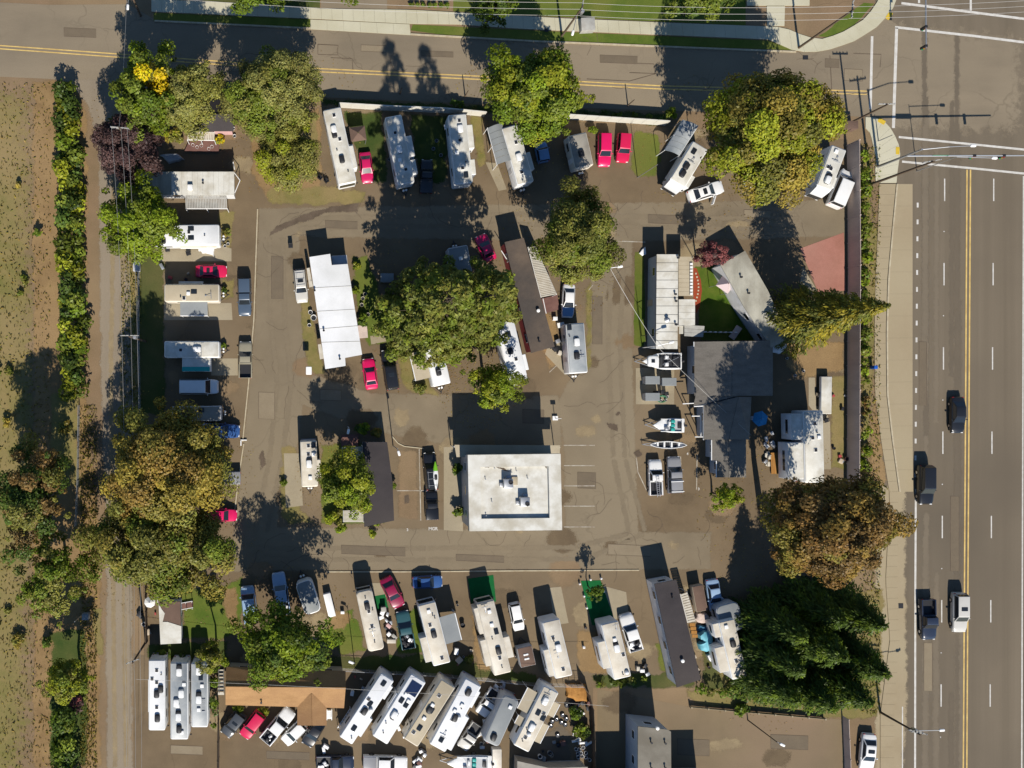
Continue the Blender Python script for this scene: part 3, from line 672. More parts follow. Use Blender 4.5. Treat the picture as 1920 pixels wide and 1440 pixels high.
PAL = dict(
 green=(.085, .125, .016), bright=(.13, .175, .016), yellowgreen=(.185, .205, .022), yellow=(.42, .31, .012), olive=(.15, .15, .042), sage=(.16, .16, .058), gold=(.225, .178, .042), golddark=(.155, .135, .036),
 brown=(.205, .122, .048), brown2=(.15, .098, .044), plum=(.062, .036, .034), plum2=(.10, .058, .05), dark=(.044, .074, .016), darkgreen=(.054, .086, .020), fir=(.11, .125, .034), fir2=(.14, .145, .038), pink=(.22, .075, .07), mid=(.11, .14, .024), cedar=(.20, .17, .024), cedar2=(.13, .13, .026), amber=(.205, .14, .045))
PAL = {k: (v[0] * 1.46, v[1] * 1.42, v[2] * 1.05) for k, v in PAL.items()}
PAL.update(plum=(.072, .042, .040), plum2=(.11, .064, .056), pink=(.25, .085, .08))
def tree(name, label, px, py, zc, rx, ry, hz, cols, seed, leaf=.34, nl=46, dens=1.0, group=None, patches=(), droop=0., lob=(.26, .44), cat='tree', var=.2, gaps=.12, trunk=True, asp=.62, htot=None):
    """px,py photo pixel of the crown centre seen at height zc; rx, ry crown radii in photo pixels"""
    rng = np.random.default_rng(seed); c = P(px, py, zc); k = (HC - zc) / HC / PX; RX, RY = rx * k * 1.17, ry * k * 1.17; rm = min(RX, RY, hz * 1.2)
    root = empty(name, (c.x, c.y, 0), 0, label, cat, group)
    L = []; hz *= 1.22
    g = (1 + 5 ** .5) / 2; ph = rng.random(4) * 6.28; nl = int(nl * 1.75)
    for i in range(nl):
        zz = 1 - 1.5 * (i + .5) / nl; th = 2 * math.pi * i / g + rng.normal() * .25; s = math.sqrt(max(0, 1 - zz * zz))
        om = 1 + .15 * math.sin(2 * th + ph[0]) + .13 * math.sin(3 * th + ph[1]) + .11 * math.sin(5 * th + ph[2])
        rr = rng.uniform(.60, .90) if i % 4 else rng.uniform(.2, .55)
        if rng.random() < gaps + .06: continue
        r = rm * rng.uniform(*lob) * (.62 if i % 4 else 1.1) * (1 if i % 3 else .6)
        if i % 9 == 0: rr *= 1.18; r *= .7
        p = np.array([RX * s * math.cos(th) * rr * om, RY * s * math.sin(th) * rr * om, zc + hz * zz * rr * .92]) + rng.normal(size=3) * rm * .06
        ci = int(rng.integers(len(cols) - (1 if patches else 0)))
        if len(cols) > 2 and not patches: ci = int((ci + 2 * (math.sin(th * 1.5 + ph[3]) > .3)) % len(cols)) if rng.random() < .6 else ci
        for (qx, qy, qr, qi) in patches:
            w = P(qx, qy, zc) - c
            if math.hypot(p[0] - w.x, p[1] - w.y) < qr * k: ci = qi
        L.append((p[0], p[1], max(p[2], r * .75), r, ci))
    me = lobes_to_leaves('crown', L, [PAL[x] for x in cols], rng, leaf * .56, dens * .95, asp, var=var * .8, crown=(0, 0, zc - hz * .25, RX, RY, hz))
    link('crown', me, root)
    if trunk:
        mb = MB(); tr = max(.08, rm * .055); zt = zc - hz * .45
        pts = [Vector((0, 0, -.1)), Vector((rng.normal() * .1, rng.normal() * .1, zt * .5)), Vector((rng.normal() * .2, rng.normal() * .2, zt))]
        mb.tube(pts[0], pts[1], tr * 1.3, tr, 8).tube(pts[1], pts[2], tr, tr * .8, 8)
        for i in rng.choice(len(L), min(len(L), 9), replace=False): e = Vector(L[i][:3]); m = pts[2].lerp(e, .55) + Vector((0, 0, hz * .06)); mb.tube(pts[2], m, tr * .6, tr * .35, 5).tube(m, e, tr * .35, tr * .1, 5)
        mb.build('trunk', M['bark'], root, 50)
    return root
def fir(name, label, tip, h, Rm, cols, seed, z0=.12, group=None, nw=34, leaf=.42, droop=.35, power=.85, cat='tree', nb=9, lean=None, dens=1.0):
    """conifer with whorls of drooping boughs; tip is the photo pixel of the top"""
    rng = np.random.default_rng(seed); b = P(*tip, h); root = empty(name, (b.x, b.y, 0), 0, label, cat, group)
    pos, nr, col, sz, alg = [], [], [], [], []; pc = np.array([PAL[c] for c in cols])
    for i in range(nw):
        t = (i + .5) / nw; z = h * (z0 + (1 - z0) * t); r = Rm * ((1 - t) ** power) + .15
        m = max(4, int(nb * (.55 + .45 * (1 - t))))
        for j in range(m):
            a = 2 * math.pi * (j + i * .618) / m + rng.normal() * .16; ln = r * rng.uniform(.68, 1.12); q = int(max(8, ln * 17 * dens)); u = (np.arange(q) + rng.random(q)) / q; u = u ** .75
            wd = .42 * (1 - u * .55) * min(1.6, .5 + ln * .28)
            off = rng.normal(size=q) * wd; dx, dy = math.cos(a), math.sin(a)
            p = np.stack([dx * u * ln - dy * off, dy * u * ln + dx * off, z - droop * ln * u ** 1.5 + rng.normal(size=q) * .14 - np.abs(off) * .25], 1)
            pos.append(p); nn = np.stack([dx * .6 - dy * off * .5 + rng.normal(size=q) * .3, dy * .6 + dx * off * .5 + rng.normal(size=q) * .3, np.full(q, .7)], 1); nr.append(nn)
            alg.append(np.tile([dx, dy, -droop * .6], (q, 1)) + np.stack([-dy * off, dx * off, 0 * off], 1) * .9)
            cc = pc[int(rng.integers(len(pc)))] * rng.uniform(.75, 1.25); col.append(cc[None] * np.clip(1 + .2 * rng.normal(size=(q, 1)), .5, 1.7)); sz.append(leaf * .72 * (.7 + .6 * rng.random(q)))
    me = leaf_mesh('crown', np.concatenate(pos), np.concatenate(nr), np.concatenate(sz), np.clip(np.concatenate(col), .003, .8), rng, .30, np.concatenate(alg))
    link('crown', me, root)
    MB().tube((0, 0, -.1), (0, 0, h * .5), h * .016 + .08, h * .01 + .04, 8).tube((0, 0, h * .5), (0, 0, h * .97), h * .01 + .04, .03, 8).build('trunk', M['bark'], root, 50)
    return root
def tufted_fir(name, label, tip, h, Rm, cols, seed, z0=.14, nw=20, nb=10, leaf=.26, power=.7, cat='tree', group=None):
    """tall conifer whose boughs end in rounded tufts"""
    rng = np.random.default_rng(seed); b = P(*tip, h); root = empty(name, (b.x, b.y, 0), 0, label, cat, group); L = []
    for i in range(nw):
        t = (i + .5) / nw; z = h * (z0 + (1 - z0) * t); r = Rm * ((1 - t) ** power) * (1 + .12 * math.sin(i * 2.4)); m = max(4, int(nb * (.4 + .6 * (1 - t))))
        for j in range(m):
            a = 2 * math.pi * (j + i * .618) / m + rng.normal() * .15; ln = r * rng.uniform(.8, 1.12)
            for u, q in ((1.0, 1.), (.62, .9)) if ln > 2 else ((.9, .9),):
                if rng.random() < .03: continue
                L.append((math.cos(a) * ln * u, math.sin(a) * ln * u, z - .22 * ln * u + rng.normal() * .2, rng.uniform(.6, 1.02) * q * (.75 + .25 * (1 - t)), int(rng.integers(len(cols)))))
    L.append((0, 0, h - .5, .5, 0)); link('crown', lobes_to_leaves('crown', L, [PAL[x] for x in cols], rng, leaf, 1.0, .5, flat=.45, var=.14), root)
    mb = MB().tube((0, 0, -.1), (0, 0, h * .5), h * .016 + .08, h * .01 + .04, 8).tube((0, 0, h * .5), (0, 0, h * .97), h * .01 + .04, .03, 8)
    for l in L[::2]: mb.tube((0, 0, l[2] + .2 * math.hypot(l[0], l[1])), l[:3], .07, .025, 4)
    mb.build('trunk', M['bark'], root, 50); return root
def shrub(label, px, py, rpx, h, cols, seed, name='shrub', group=None, leaf=.2, nl=12, ry=None, cat='shrub', dens=1.1):
    rng = np.random.default_rng(seed); zc = h * .55; c = P(px, py, zc); k = 1 / PX; RX = rpx * k; RY = (ry or rpx) * k
    root = empty(name, (c.x, c.y, 0), 0, label, cat, group); L = []
    for i in range(nl):
        a = rng.random() * 6.28; q = math.sqrt(rng.random()) * .68; r = max(.16, min(RX, RY, h) * rng.uniform(.32, .5))
        L.append((RX * q * math.cos(a), RY * q * math.sin(a), max(r * .7, zc + (rng.random() - .4) * h * .5 * (1 - q)), r, int(rng.integers(len(cols)))))
    link('foliage', lobes_to_leaves('foliage', L, [PAL[x] for x in cols], rng, leaf, dens), root)
    mb = MB()
    for l in L[:5]: mb.tube((l[0] * .15, l[1] * .15, -.05), (l[0], l[1], l[2]), .035, .015, 5)
    mb.build('stem', M['bark'], root); return root
def hedge(label, pts, wpx, h, cols, seed, leaf=.24, step=1.1, jit=.35, group=None, name='hedge', cat='hedge', dens=1.0):
    """long planting along a polyline of photo pixels"""
    rng = np.random.default_rng(seed); a0 = P(*pts[0], h * .6); root = empty(name, (a0.x, a0.y, 0), 0, label, cat, group); L = []; W_ = wpx / PX
    mb = MB()
    for (a, b) in zip(pts[:-1], pts[1:]):
        A, B = P(*a, h * .6) - a0, P(*b, h * .6) - a0; A.z = B.z = 0; d = B - A; n = max(1, int(d.length / step)); nn = Vector((-d.y, d.x, 0)).normalized()
        for i in range(n):
            for q in range(max(1, int(W_ / 1.3))):
                o = (q + .5) / max(1, int(W_ / 1.3)) - .5
                p = A + d * (i + rng.random()) / n + nn * (o * W_ * .8 + rng.normal() * jit * .5); r = min(h * .5, W_ * .5, 1.3) * rng.uniform(.65, 1.15)
                L.append((p.x, p.y, max(r * .6, h * rng.uniform(.35, .78)), r, int(rng.integers(len(cols)))))
            if i % 3 == 0: mb.tube((p.x, p.y, -.05), (p.x, p.y, h * .5), .05, .02, 5)
    link('foliage', lobes_to_leaves('foliage', L, [PAL[x] for x in cols], rng, leaf, dens, var=.3), root); mb.build('stem', M['bark'], root); return root
# ================================================================== SETTING
sheet('ground', [(-4200, -4200), (5400, -4200), (5400, 5600), (-4200, 5600)], M['dirt'], 0)
sheet('highway', [(1648, -3000), (2010, -3000), (2010, 4500), (1640, 4500), (1648, 330), (1640, 222)], M['highway'], 2)
hw = bpy.data.objects['highway']
sheet('street', [(-3000, -140), (93, 9), (240, 8), (300, 42), (582, 55), (770, 66), (1000, 79), (1240, 89), (1440, 97), (1520, 98), (1600, 78), (1660, 30), (1700, 60), (1690, 240), (1640, 222), (1560, 214), (1250, 208), (900, 195), (600, 182), (240, 166), (93, 148), (-3000, 10)], M['street'], 3)
st = bpy.data.objects['street']
sheet('gravel_lane', [(120, 146), (262, 150), (244, 200), (243, 300), (250, 700), (250, 1060), (250, 2600), (197, 2600), (197, 1060), (188, 760), (184, 400), (180, 260), (166, 200)], M['gravel'], 4, 2.5, step=40, soft=.6)
sheet('park_asphalt', [(262, 262), (440, 262), (600, 200), (1258, 238), (1590, 262), (1590, 900), (1600, 1290), (1120, 1290), (430, 1262), (272, 1262), (262, 700)], M['asphalt'], 1)
pk0 = bpy.data.objects['park_asphalt']
sheet('storage_yard', [(250, 1225), (430, 1262), (1112, 1290), (1120, 2600), (250, 2600)], M['asphalt'], 2)
sheet('south_lot', [(1120, 1292), (1296, 1326), (1590, 1350), (1596, 2600), (1120, 2600)], M['lot'], 2)
LV = [2.0, 2.3, 2.6, 2.9, 3.2]
for pts in ([(483, 388), (1590, 372), (1590, 446), (1190, 455), (1100, 455), (483, 445)], [(483, 388), (562, 400), (566, 560), (578, 690), (562, 830), (525, 960), (520, 1010), (437, 1010), (455, 830), (476, 600)],
            [(437, 985), (1335, 996), (1335, 1070), (610, 1071), (430, 1074)], [(1110, 410), (1188, 440), (1188, 690), (1200, 1005), (1058, 1005), (1056, 830), (1040, 760), (1103, 640)], [(560, 690), (700, 735), (1050, 740), (1056, 840), (845, 838), (735, 818), (560, 760)]):
    sheet('park_lane', pts, M['lane'], LV.pop(0), soft=.5)
sheet('street', [(1590, 66), (1680, 30), (1925, 60), (1925, 262), (1660, 250), (1590, 215)], M['street'], 3.4, 3, soft=3.0)
sheet('highway_shoulder', [(1640, 905), (1700, 915), (1704, 1340), (1690, 1500), (1636, 1500)], M['shoulder'], 2.4, 2, soft=.8)
_r = random.Random(21); sheet('bare_dirt', [(-900, 150), (70, 150), (90, 800), (60, 1500), (-900, 1500)], M['drygrass'], 1.5, 6, soft=5)
for i in range(120):
    x, y = _r.uniform(270, 1590), _r.uniform(240, 1440); a = _r.uniform(7, 40); b_ = a * _r.uniform(.4, 1.1); ph = _r.uniform(0, 3)
    pts = [(x + a * math.cos(t * .7 + ph), y + b_ * math.sin(t * .7 + ph)) for t in range(9)]
    sheet('ground_patch', pts, M[('dirt', 'dust', 'asphalt2', 'dust', 'asphalt2')[i % 5]], 3.4 + i * .005, 2, soft=.9)
for i in range(22):
    y0 = _r.uniform(0, 1300); x = _r.choice((1735, 1755, 1783, 1800, 1735, 1795)) + _r.uniform(-3, 3); sheet('wheel_track', [(x - 7, y0), (x + 7, y0), (x + 6, y0 + 520), (x - 8, y0 + 520)], M['asphalt3' if i % 2 else 'track2'], 3.45 + i * .01, 0, soft=.5)
# pavement blocks
def blocks(name, top, bot, n, m, z=.12, piece='slab', gap=.018, lev=None):
    root = bpy.data.objects.new(name, None); COL.objects.link(root); root['kind'] = 'structure'
    def at(pl, t):
        ds = [math.dist(a, b) for a, b in zip(pl[:-1], pl[1:])]; T = t * sum(ds)
        for a, b, d in zip(pl[:-1], pl[1:], ds):
            if T <= d: return lerp(a, b, T / d)
            T -= d
        return pl[-1]
    for i in range(n):
        t0, t1 = i / n, (i + 1) / n; e = gap / 2 / max(.5, math.dist(P(*at(top, t0)), P(*at(top, t1)))) * (t1 - t0)
        q = [tuple(P(*at(top, t0 + e)))[:2], tuple(P(*at(top, t1 - e)))[:2], tuple(P(*at(bot, t1 - e)))[:2], tuple(P(*at(bot, t0 + e)))[:2]]
        MB().prism(q, -.05, z + (.004 if i % 3 == 1 else 0)).build(piece, M[m] if isinstance(m, str) else m, root)
    return root
blocks('north_sidewalk', [(284, -1), (530, 10), (600, 17), (770, 19), (860, 24), (970, 30), (1060, 35), (1250, 43), (1437, 50)], [(284, 22), (530, 33), (600, 36), (770, 45), (860, 46), (970, 54), (1060, 58), (1250, 66), (1440, 74)], 58, 'concrete')
blocks('driveway_apron', [(582, 37), (768, 46)], [(582, 55), (770, 66)], 6, 'concrete', .09)
blocks('north_kerb', [(290, 38), (582, 52)], [(290, 41), (582, 55)], 11, 'kerb', .14, 'kerbstone')
blocks('north_kerb', [(770, 63), (1000, 76), (1240, 86), (1440, 94), (1492, 96)], [(770, 66), (1000, 79), (1240, 89), (1440, 97), (1492, 99)], 28, 'kerb', .14, 'kerbstone')
blocks('corner_sidewalk', [(1437, 50), (1470, 52), (1512, 70), (1545, 74), (1585, 58), (1620, 36), (1640, 12), (1652, -12), (1655, -80)], [(1440, 74), (1492, 97), (1527, 98), (1560, 92), (1605, 76), (1645, 50), (1672, 20), (1684, -12), (1686, -80)], 15, 'concrete')
blocks('corner_walkway', [(1437, 12), (1438, 49)], [(1471, 12), (1470, 49)], 3, 'concrete'); blocks('corner_walkway', [(1398, -60), (1400, 11)], [(1518, -60), (1517, 11)], 4, 'concrete')
blocks('corner_island', [(1622, 220), (1640, 221), (1655, 226), (1672, 244), (1684, 270), (1687, 290), (1682, 318), (1680, 343)], [(1622, 240), (1630, 248), (1634, 262), (1637, 276), (1640, 290), (1642, 305), (1640, 315), (1641, 343)], 9, 'concrete')
blocks('bus_bay', [(1683, 345), (1674, 440), (1667, 520), (1664, 620), (1665, 740), (1674, 820), (1688, 922)], [(1711, 345), (1711, 440), (1711, 520), (1711, 620), (1711, 740), (1711, 820), (1712, 922)], 14, 'shoulder', .012, 'slab')
blocks('bay_kerb', [(1680, 345), (1671, 440), (1664, 520), (1661, 620), (1662, 740), (1671, 820), (1685, 922)], [(1683, 345), (1674, 440), (1667, 520), (1664, 620), (1665, 740), (1674, 820), (1688, 922)], 22, 'kerb', .14, 'kerbstone')
blocks('west_pavement', [(1648, 345), (1645, 440), (1641, 520), (1639, 620), (1640, 740), (1652, 830), (1668, 930), (1660, 1090), (1668, 1200), (1650, 1340), (1650, 1500)], [(1679, 345), (1670, 440), (1663, 520), (1660, 620), (1661, 740), (1670, 820), (1684, 922), (1682, 1090), (1686, 1200), (1676, 1340), (1676, 1500)], 58, 'shoulder', .10)
blocks('east_pavement', [(1925, -700), (1922, 700), (1915, 2200)], [(1950, -700), (1947, 700), (1940, 2200)], 60, 'concrete', .12)
# curved tyre tracks worn into the park lanes
for pts, w in (([(505, 445), (508, 600), (520, 720), (505, 860), (478, 1000)], .5), ([(530, 445), (534, 600), (546, 720), (530, 860), (500, 1000)], .5), ([(480, 1028), (800, 1028), (1080, 1026), (1180, 1000), (1150, 860), (1140, 640), (1150, 450)], .5), ([(490, 1048), (800, 1050), (1100, 1048), (1210, 1000), (1172, 860), (1162, 640), (1172, 450)], .5), ([(560, 410), (800, 405), (1000, 402), (1300, 408), (1500, 410)], .45), ([(560, 428), (800, 424), (1000, 421), (1300, 428), (1500, 430)], .45), ([(215, 200), (208, 700), (216, 1440)], .6), ([(234, 200), (228, 700), (236, 1440)], .6)):
    v = [P(*p) for p in pts]
    for a, b_ in zip(pts[:-1], pts[1:]):
        d = math.dist(a, b_); nx_, ny_ = -(b_[1] - a[1]) / d * 6, (b_[0] - a[0]) / d * 6
        sheet('wheel_track', [(a[0] + nx_, a[1] + ny_), (b_[0] + nx_, b_[1] + ny_), (b_[0] - nx_, b_[1] - ny_), (a[0] - nx_, a[1] - ny_)], M['track' if w < .6 else 'dust'], 4.2 + (v.index(P(*a)) * .01 if False else 0) + pts[0][0] * .0001 + pts.index(a) * .005, 0, soft=.4)
for i in range(110):
    x0, y0 = _r.choice(((_r.uniform(480, 560), _r.uniform(400, 1000)), (_r.uniform(450, 1320), _r.uniform(1000, 1065)), (_r.uniform(1060, 1185), _r.uniform(450, 1000)), (_r.uniform(600, 1580), _r.uniform(378, 440)), (_r.uniform(100, 1620), _r.uniform(80, 180)))); pts = [(x0, y0)]; an = _r.uniform(0, 6.28)
    for k in range(_r.randint(3, 7)): an += _r.uniform(-.7, .7); pts.append((pts[-1][0] + 9 * math.cos(an), pts[-1][1] + 9 * math.sin(an)))
    stripe('crack', pts, .05, M['stain'], 5.4 + i * .004, pk0)
for i, (x, y, w, h_) in enumerate(((700, 90, 46, 12), (820, 100, 60, 10), (1160, 110, 70, 14), (1600, 140, 34, 22), (1560, 118, 26, 16), (150, 60, 60, 16), (1130, 470, 26, 60), (1120, 600, 18, 90), (520, 520, 22, 80), (500, 760, 30, 50), (700, 1030, 120, 16), (900, 1045, 90, 12), (1180, 1030, 80, 20), (640, 420, 60, 14), (1250, 410, 70, 16), (1420, 400, 50, 14), (1000, 780, 40, 26), (1100, 900, 34, 30), (620, 740, 40, 20), (1730, 700, 14, 120), (1790, 1000, 16, 140), (1740, 1250, 16, 90), (1300, 1400, 60, 30), (1480, 1390, 70, 26), (350, 1405, 60, 16), (540, 1415, 80, 14))):
    q = [(x - w / 2, y - h_ / 2), (x + w / 2, y - h_ / 2 + w * .04), (x + w / 2, y + h_ / 2 + w * .04), (x - w / 2, y + h_ / 2)]; sheet('asphalt_patch', q, M['patch_dark' if i % 3 else 'patch_pale'], 4.6 + i * .004, .5, step=8); stripe('tar_seam', q + [q[0]], .07, M['stain'], 5.0 + i * .004, pk0)
sheet('grass_verge', [(288, 24), (582, 36), (582, 52), (288, 39)], M['grass'], 5)
sheet('grass_verge', [(774, 46), (1060, 60), (1250, 68), (1440, 76), (1490, 94), (1240, 86), (1000, 76), (850, 68), (770, 57)], M['grass'], 5)
sheet('north_lawn', [(800, -40), (800, 18), (970, 28), (1250, 41), (1398, 48), (1398, -300), (800, -300)], M['grass'], 4)
sheet('planting_bed', [(728, -20), (728, 16), (850, 22), (850, -20)], M['dirt'], 5, 2)
sheet('planting_bed', [(1472, 14), (1640, 2), (1600, 42), (1545, 72), (1512, 68), (1474, 50)], M['dirt'], 4, 3)
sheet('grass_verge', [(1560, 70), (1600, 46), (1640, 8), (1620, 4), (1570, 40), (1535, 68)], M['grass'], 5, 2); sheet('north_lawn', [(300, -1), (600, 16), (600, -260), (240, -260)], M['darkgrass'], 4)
sheet('driveway', [(602, 16), (726, 18), (720, -300), (598, -300)], M['street'], 5)
for i, q in enumerate((( 1652, 228, 14, 8), (1682, 283, 7, 14), (1666, 30, 8, 15), (1690, -20, 8, 15))):
    c = P(q[0], q[1]); o = MB().rbox((0, 0), q[2] / PX, q[3] / PX, .10, .145, .1, .01, rz=0).build('tactile_paving', M['tactile'], None, 0, (c.x, c.y, 0)); o.rotation_euler.z = (-.5, 0, -.6, -.4)[i]; o['kind'] = 'structure'
# paint on the roads
for pts, w in (([(1635, 68), (1632, 205)], .36), ([(1681, 52), (1675, 240)], .42), ([(1678, 51), (1830, 68), (1925, 80)], .34), ([(1690, 6), (1830, 24), (1925, 36)], .34), ([(1685, 257), (1827, 271), (1925, 281)], .3), ([(1691, 303), (1827, 316), (1925, 326)], .3),
               ([(1723, -60), (1723, 6)], .3), ([(1820, -60), (1820, 20)], .3), ([(1717, 917), (1716, 1100), (1714, 2600)], .28), ([(1692, 1325), (1691, 2600)], .16), ([(1673, 1330), (1673, 1372)], .16), ([(1919, 330), (1912, 2600)], .2)):
    stripe('road_line', pts, w, M['white_paint'], 6, hw)
for y in list(range(335, 2000, 158)):
    stripe('lane_dash', [(1771 - (y - 335) * .007, y), (1771 - (y - 335) * .007, y + 42)], .17, M['white_paint'], 6, hw); stripe('lane_dash', [(1863 - (y - 335) * .007, y), (1863 - (y - 335) * .007, y + 42)], .17, M['white_paint'], 6, hw)
    o = MB().rbox((0, 0), .12, .12, 0, .02, .03, .01).build('road_stud', M['trim'], hw, 0, P(1770 - (y - 335) * .007, y + 99) + Vector((0, 0, .008)))
for k in range(17): stripe('lane_dash', [(1720.5 - k * .28, 380 + k * 31.6), (1720.5 - k * .28, 389 + k * 31.6)], .27, M['white_paint'], 6, hw)
for dx in (0, 6.5): stripe('centre_line', [(1813 + dx, 318), (1806 + dx, 1440), (1800 + dx, 2600)], .2, M['yellow_paint'], 6, hw)
for dy in (0, 6): stripe('centre_line', [(-1500, -20 + dy), (93, 92 + dy), (605, 129 + dy), (900, 143 + dy), (1240, 161 + dy), (1625, 171 + dy)], .16, M['yellow_paint'], 5, st)
# painted park markings, kerbs
pk = bpy.data.objects['park_asphalt']
for y in (835, 873, 911, 949, 988): stripe('bay_line', [(1057, y), (1115, y)], .12, M['worn_paint'], 5, pk)
for pts in ([(786, 842), (789, 976)], [(744, 920), (786, 920)], [(786, 920), (822, 920)], [(1307, 852), (1306, 918)], [(1276, 856), (1277, 872)], [(1193, 856), (1196, 885), (1212, 919)]): stripe('bay_line', pts, .12, M['worn_paint'], 5, pk)
stripe('bay_line', [(1152, 452), (1210, 454)], .12, M['worn_paint'], 5, pk); stripe('bay_line', [(1030, 698), (1044, 685)], .1, M['worn_paint'], 5, pk); stripe('bay_line', [(1103, 545), (1112, 534)], .1, M['worn_paint'], 5, pk)
def painted_text(txt, px, py, size):
    cu = bpy.data.curves.new('txt', 'FONT'); cu.body = txt; cu.size = size; cu.align_x = 'CENTER'; cu.align_y = 'CENTER'; cu.offset = size * .03
    t = bpy.data.objects.new('txt', cu); COL.objects.link(t); bpy.context.view_layer.update()
    me = bpy.data.meshes.new_from_object(t.evaluated_get(bpy.context.evaluated_depsgraph_get())); bpy.data.objects.remove(t); me.materials.clear(); me.materials.append(M['white_paint'])
    link('painted_letters', me, pk, None, P(px, py) + Vector((0, 0, .022)))
painted_text('MGR', 812, 991.5, .62); painted_text('2', 764, 993.5, .5); painted_text('4', 1289, 851, .5); painted_text('3', 1310, 917, .5)
def kerb(pts, w=.16, h=.10, m='kerb'):
    for a, b in zip(pts[:-1], pts[1:]):
        A, B = P(*a), P(*b); d = B - A; MB().box((0, 0, h / 2), (d.length, w, h)).build('kerb', M[m], pk, 0, (A + B) / 2).rotation_euler.z = math.atan2(d.y, d.x)
kerb([(483, 392), (480, 480), (476, 600), (466, 720), (455, 828)]); kerb([(457, 832), (447, 900), (437, 985)]); kerb([(612, 1072), (760, 1072), (980, 1070), (1198, 1069)]); kerb([(735, 818), (746, 831), (758, 837), (795, 841)], .14)
# yards, lawns, pads
G = [('lawn', [(1189, 472), (1209, 470), (1211, 640), (1208, 652), (1187, 648)], 4, .6), ('lawn', [(1300, 500), (1336, 494), (1360, 520), (1420, 600), (1432, 640), (1312, 640), (1306, 560)], 4, 2), ('grass', [(1184, 245), (1238, 248), (1240, 300), (1232, 330), (1196, 334), (1182, 318)], 4, 3),
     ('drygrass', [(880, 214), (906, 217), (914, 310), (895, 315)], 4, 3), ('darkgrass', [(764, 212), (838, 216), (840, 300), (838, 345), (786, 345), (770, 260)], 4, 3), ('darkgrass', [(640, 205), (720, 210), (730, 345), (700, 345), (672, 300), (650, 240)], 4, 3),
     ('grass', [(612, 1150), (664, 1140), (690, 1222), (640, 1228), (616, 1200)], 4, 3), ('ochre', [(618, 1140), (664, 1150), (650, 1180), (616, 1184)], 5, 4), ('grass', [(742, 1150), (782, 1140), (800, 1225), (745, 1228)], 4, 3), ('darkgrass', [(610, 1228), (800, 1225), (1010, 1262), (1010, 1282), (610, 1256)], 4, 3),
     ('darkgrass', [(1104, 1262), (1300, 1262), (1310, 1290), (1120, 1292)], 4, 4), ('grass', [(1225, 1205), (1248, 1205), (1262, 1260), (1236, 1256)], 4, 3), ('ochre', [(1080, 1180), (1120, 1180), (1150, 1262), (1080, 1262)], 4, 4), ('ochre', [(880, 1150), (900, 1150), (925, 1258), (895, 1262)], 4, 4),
     ('ochre', [(470, 230), (600, 200), (604, 360), (560, 382), (500, 376), (470, 330)], 4, 4), ('drygrass', [(480, 240), (598, 210), (600, 330), (540, 350), (490, 320)], 4.5, 4), ('drygrass', [(500, 350), (620, 345), (690, 362), (690, 380), (600, 388), (500, 384)], 5, 4), ('drygrass', [(560, 560), (580, 556), (600, 660), (612, 700), (590, 706), (572, 690)], 4, 3),
     ('grass', [(655, 480), (690, 480), (720, 560), (740, 640), (690, 650), (668, 560)], 4, 4), ('drygrass', [(740, 650), (790, 640), (808, 720), (830, 745), (780, 742), (752, 715)], 4, 4), ('drygrass', [(1095, 540), (1112, 520), (1110, 690), (1100, 700)], 4, 2), ('ochre', [(1010, 580), (1045, 590), (1050, 680), (1030, 700), (1012, 640)], 4, 3),
     ('ochre', [(1472, 640), (1586, 640), (1586, 690), (1560, 704), (1500, 710), (1470, 690)], 4, 4), ('drygrass', [(1556, 704), (1588, 704), (1588, 880), (1556, 880)], 4, 3), ('drygrass', [(526, 835), (560, 840), (562, 950), (600, 985), (540, 985), (524, 960)], 4, 4), ('grass', [(600, 830), (690, 830), (690, 985), (600, 985)], 4, 3),
     ('dirt', [(744, 842), (784, 842), (786, 975), (744, 975)], 4, 1), ('grass', [(404, 1100), (455, 1080), (455, 1180), (424, 1200), (340, 1200), (338, 1100)], 4, 4), ('ochre', [(410, 1100), (445, 1100), (452, 1190), (430, 1180)], 5, 3), ('darkgrass', [(275, 1205), (430, 1200), (430, 1250), (275, 1236)], 4, 2),
     ('drygrass', [(405, 395), (440, 395), (438, 470), (410, 470)], 4, 3), ('drygrass', [(412, 520), (440, 522), (440, 560), (414, 566)], 4, 3), ('darkgrass', [(258, 470), (310, 470), (312, 780), (258, 780)], 4, 3), ('drygrass', [(225, 300), (262, 300), (262, 760), (246, 760), (236, 480)], 4, 3),
     ('drygrass', [(1636, 420), (1650, 430), (1640, 700), (1632, 780), (1620, 900), (1614, 890), (1614, 262), (1636, 290)], 4, 2), ('ochre', [(1640, 740), (1652, 800), (1664, 900), (1640, 930), (1626, 900), (1634, 760)], 5, 2), ('drygrass', [(1400, 1110), (1660, 1100), (1650, 1345), (1600, 1350), (1300, 1322), (1320, 1290)], 3, 4),
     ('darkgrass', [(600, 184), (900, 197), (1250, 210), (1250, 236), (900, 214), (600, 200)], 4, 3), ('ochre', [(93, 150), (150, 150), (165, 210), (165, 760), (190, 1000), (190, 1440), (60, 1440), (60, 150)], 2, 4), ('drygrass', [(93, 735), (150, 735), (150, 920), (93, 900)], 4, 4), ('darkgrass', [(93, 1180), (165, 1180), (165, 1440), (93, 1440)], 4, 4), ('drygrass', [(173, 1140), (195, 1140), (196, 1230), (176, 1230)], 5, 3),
     ('drygrass', [(1280, 1290), (1380, 1290), (1380, 1330), (1300, 1322)], 5, 4), ('darkgrass', [(1316, 1220), (1340, 1180), (1360, 1300), (1320, 1310)], 4, 3)]
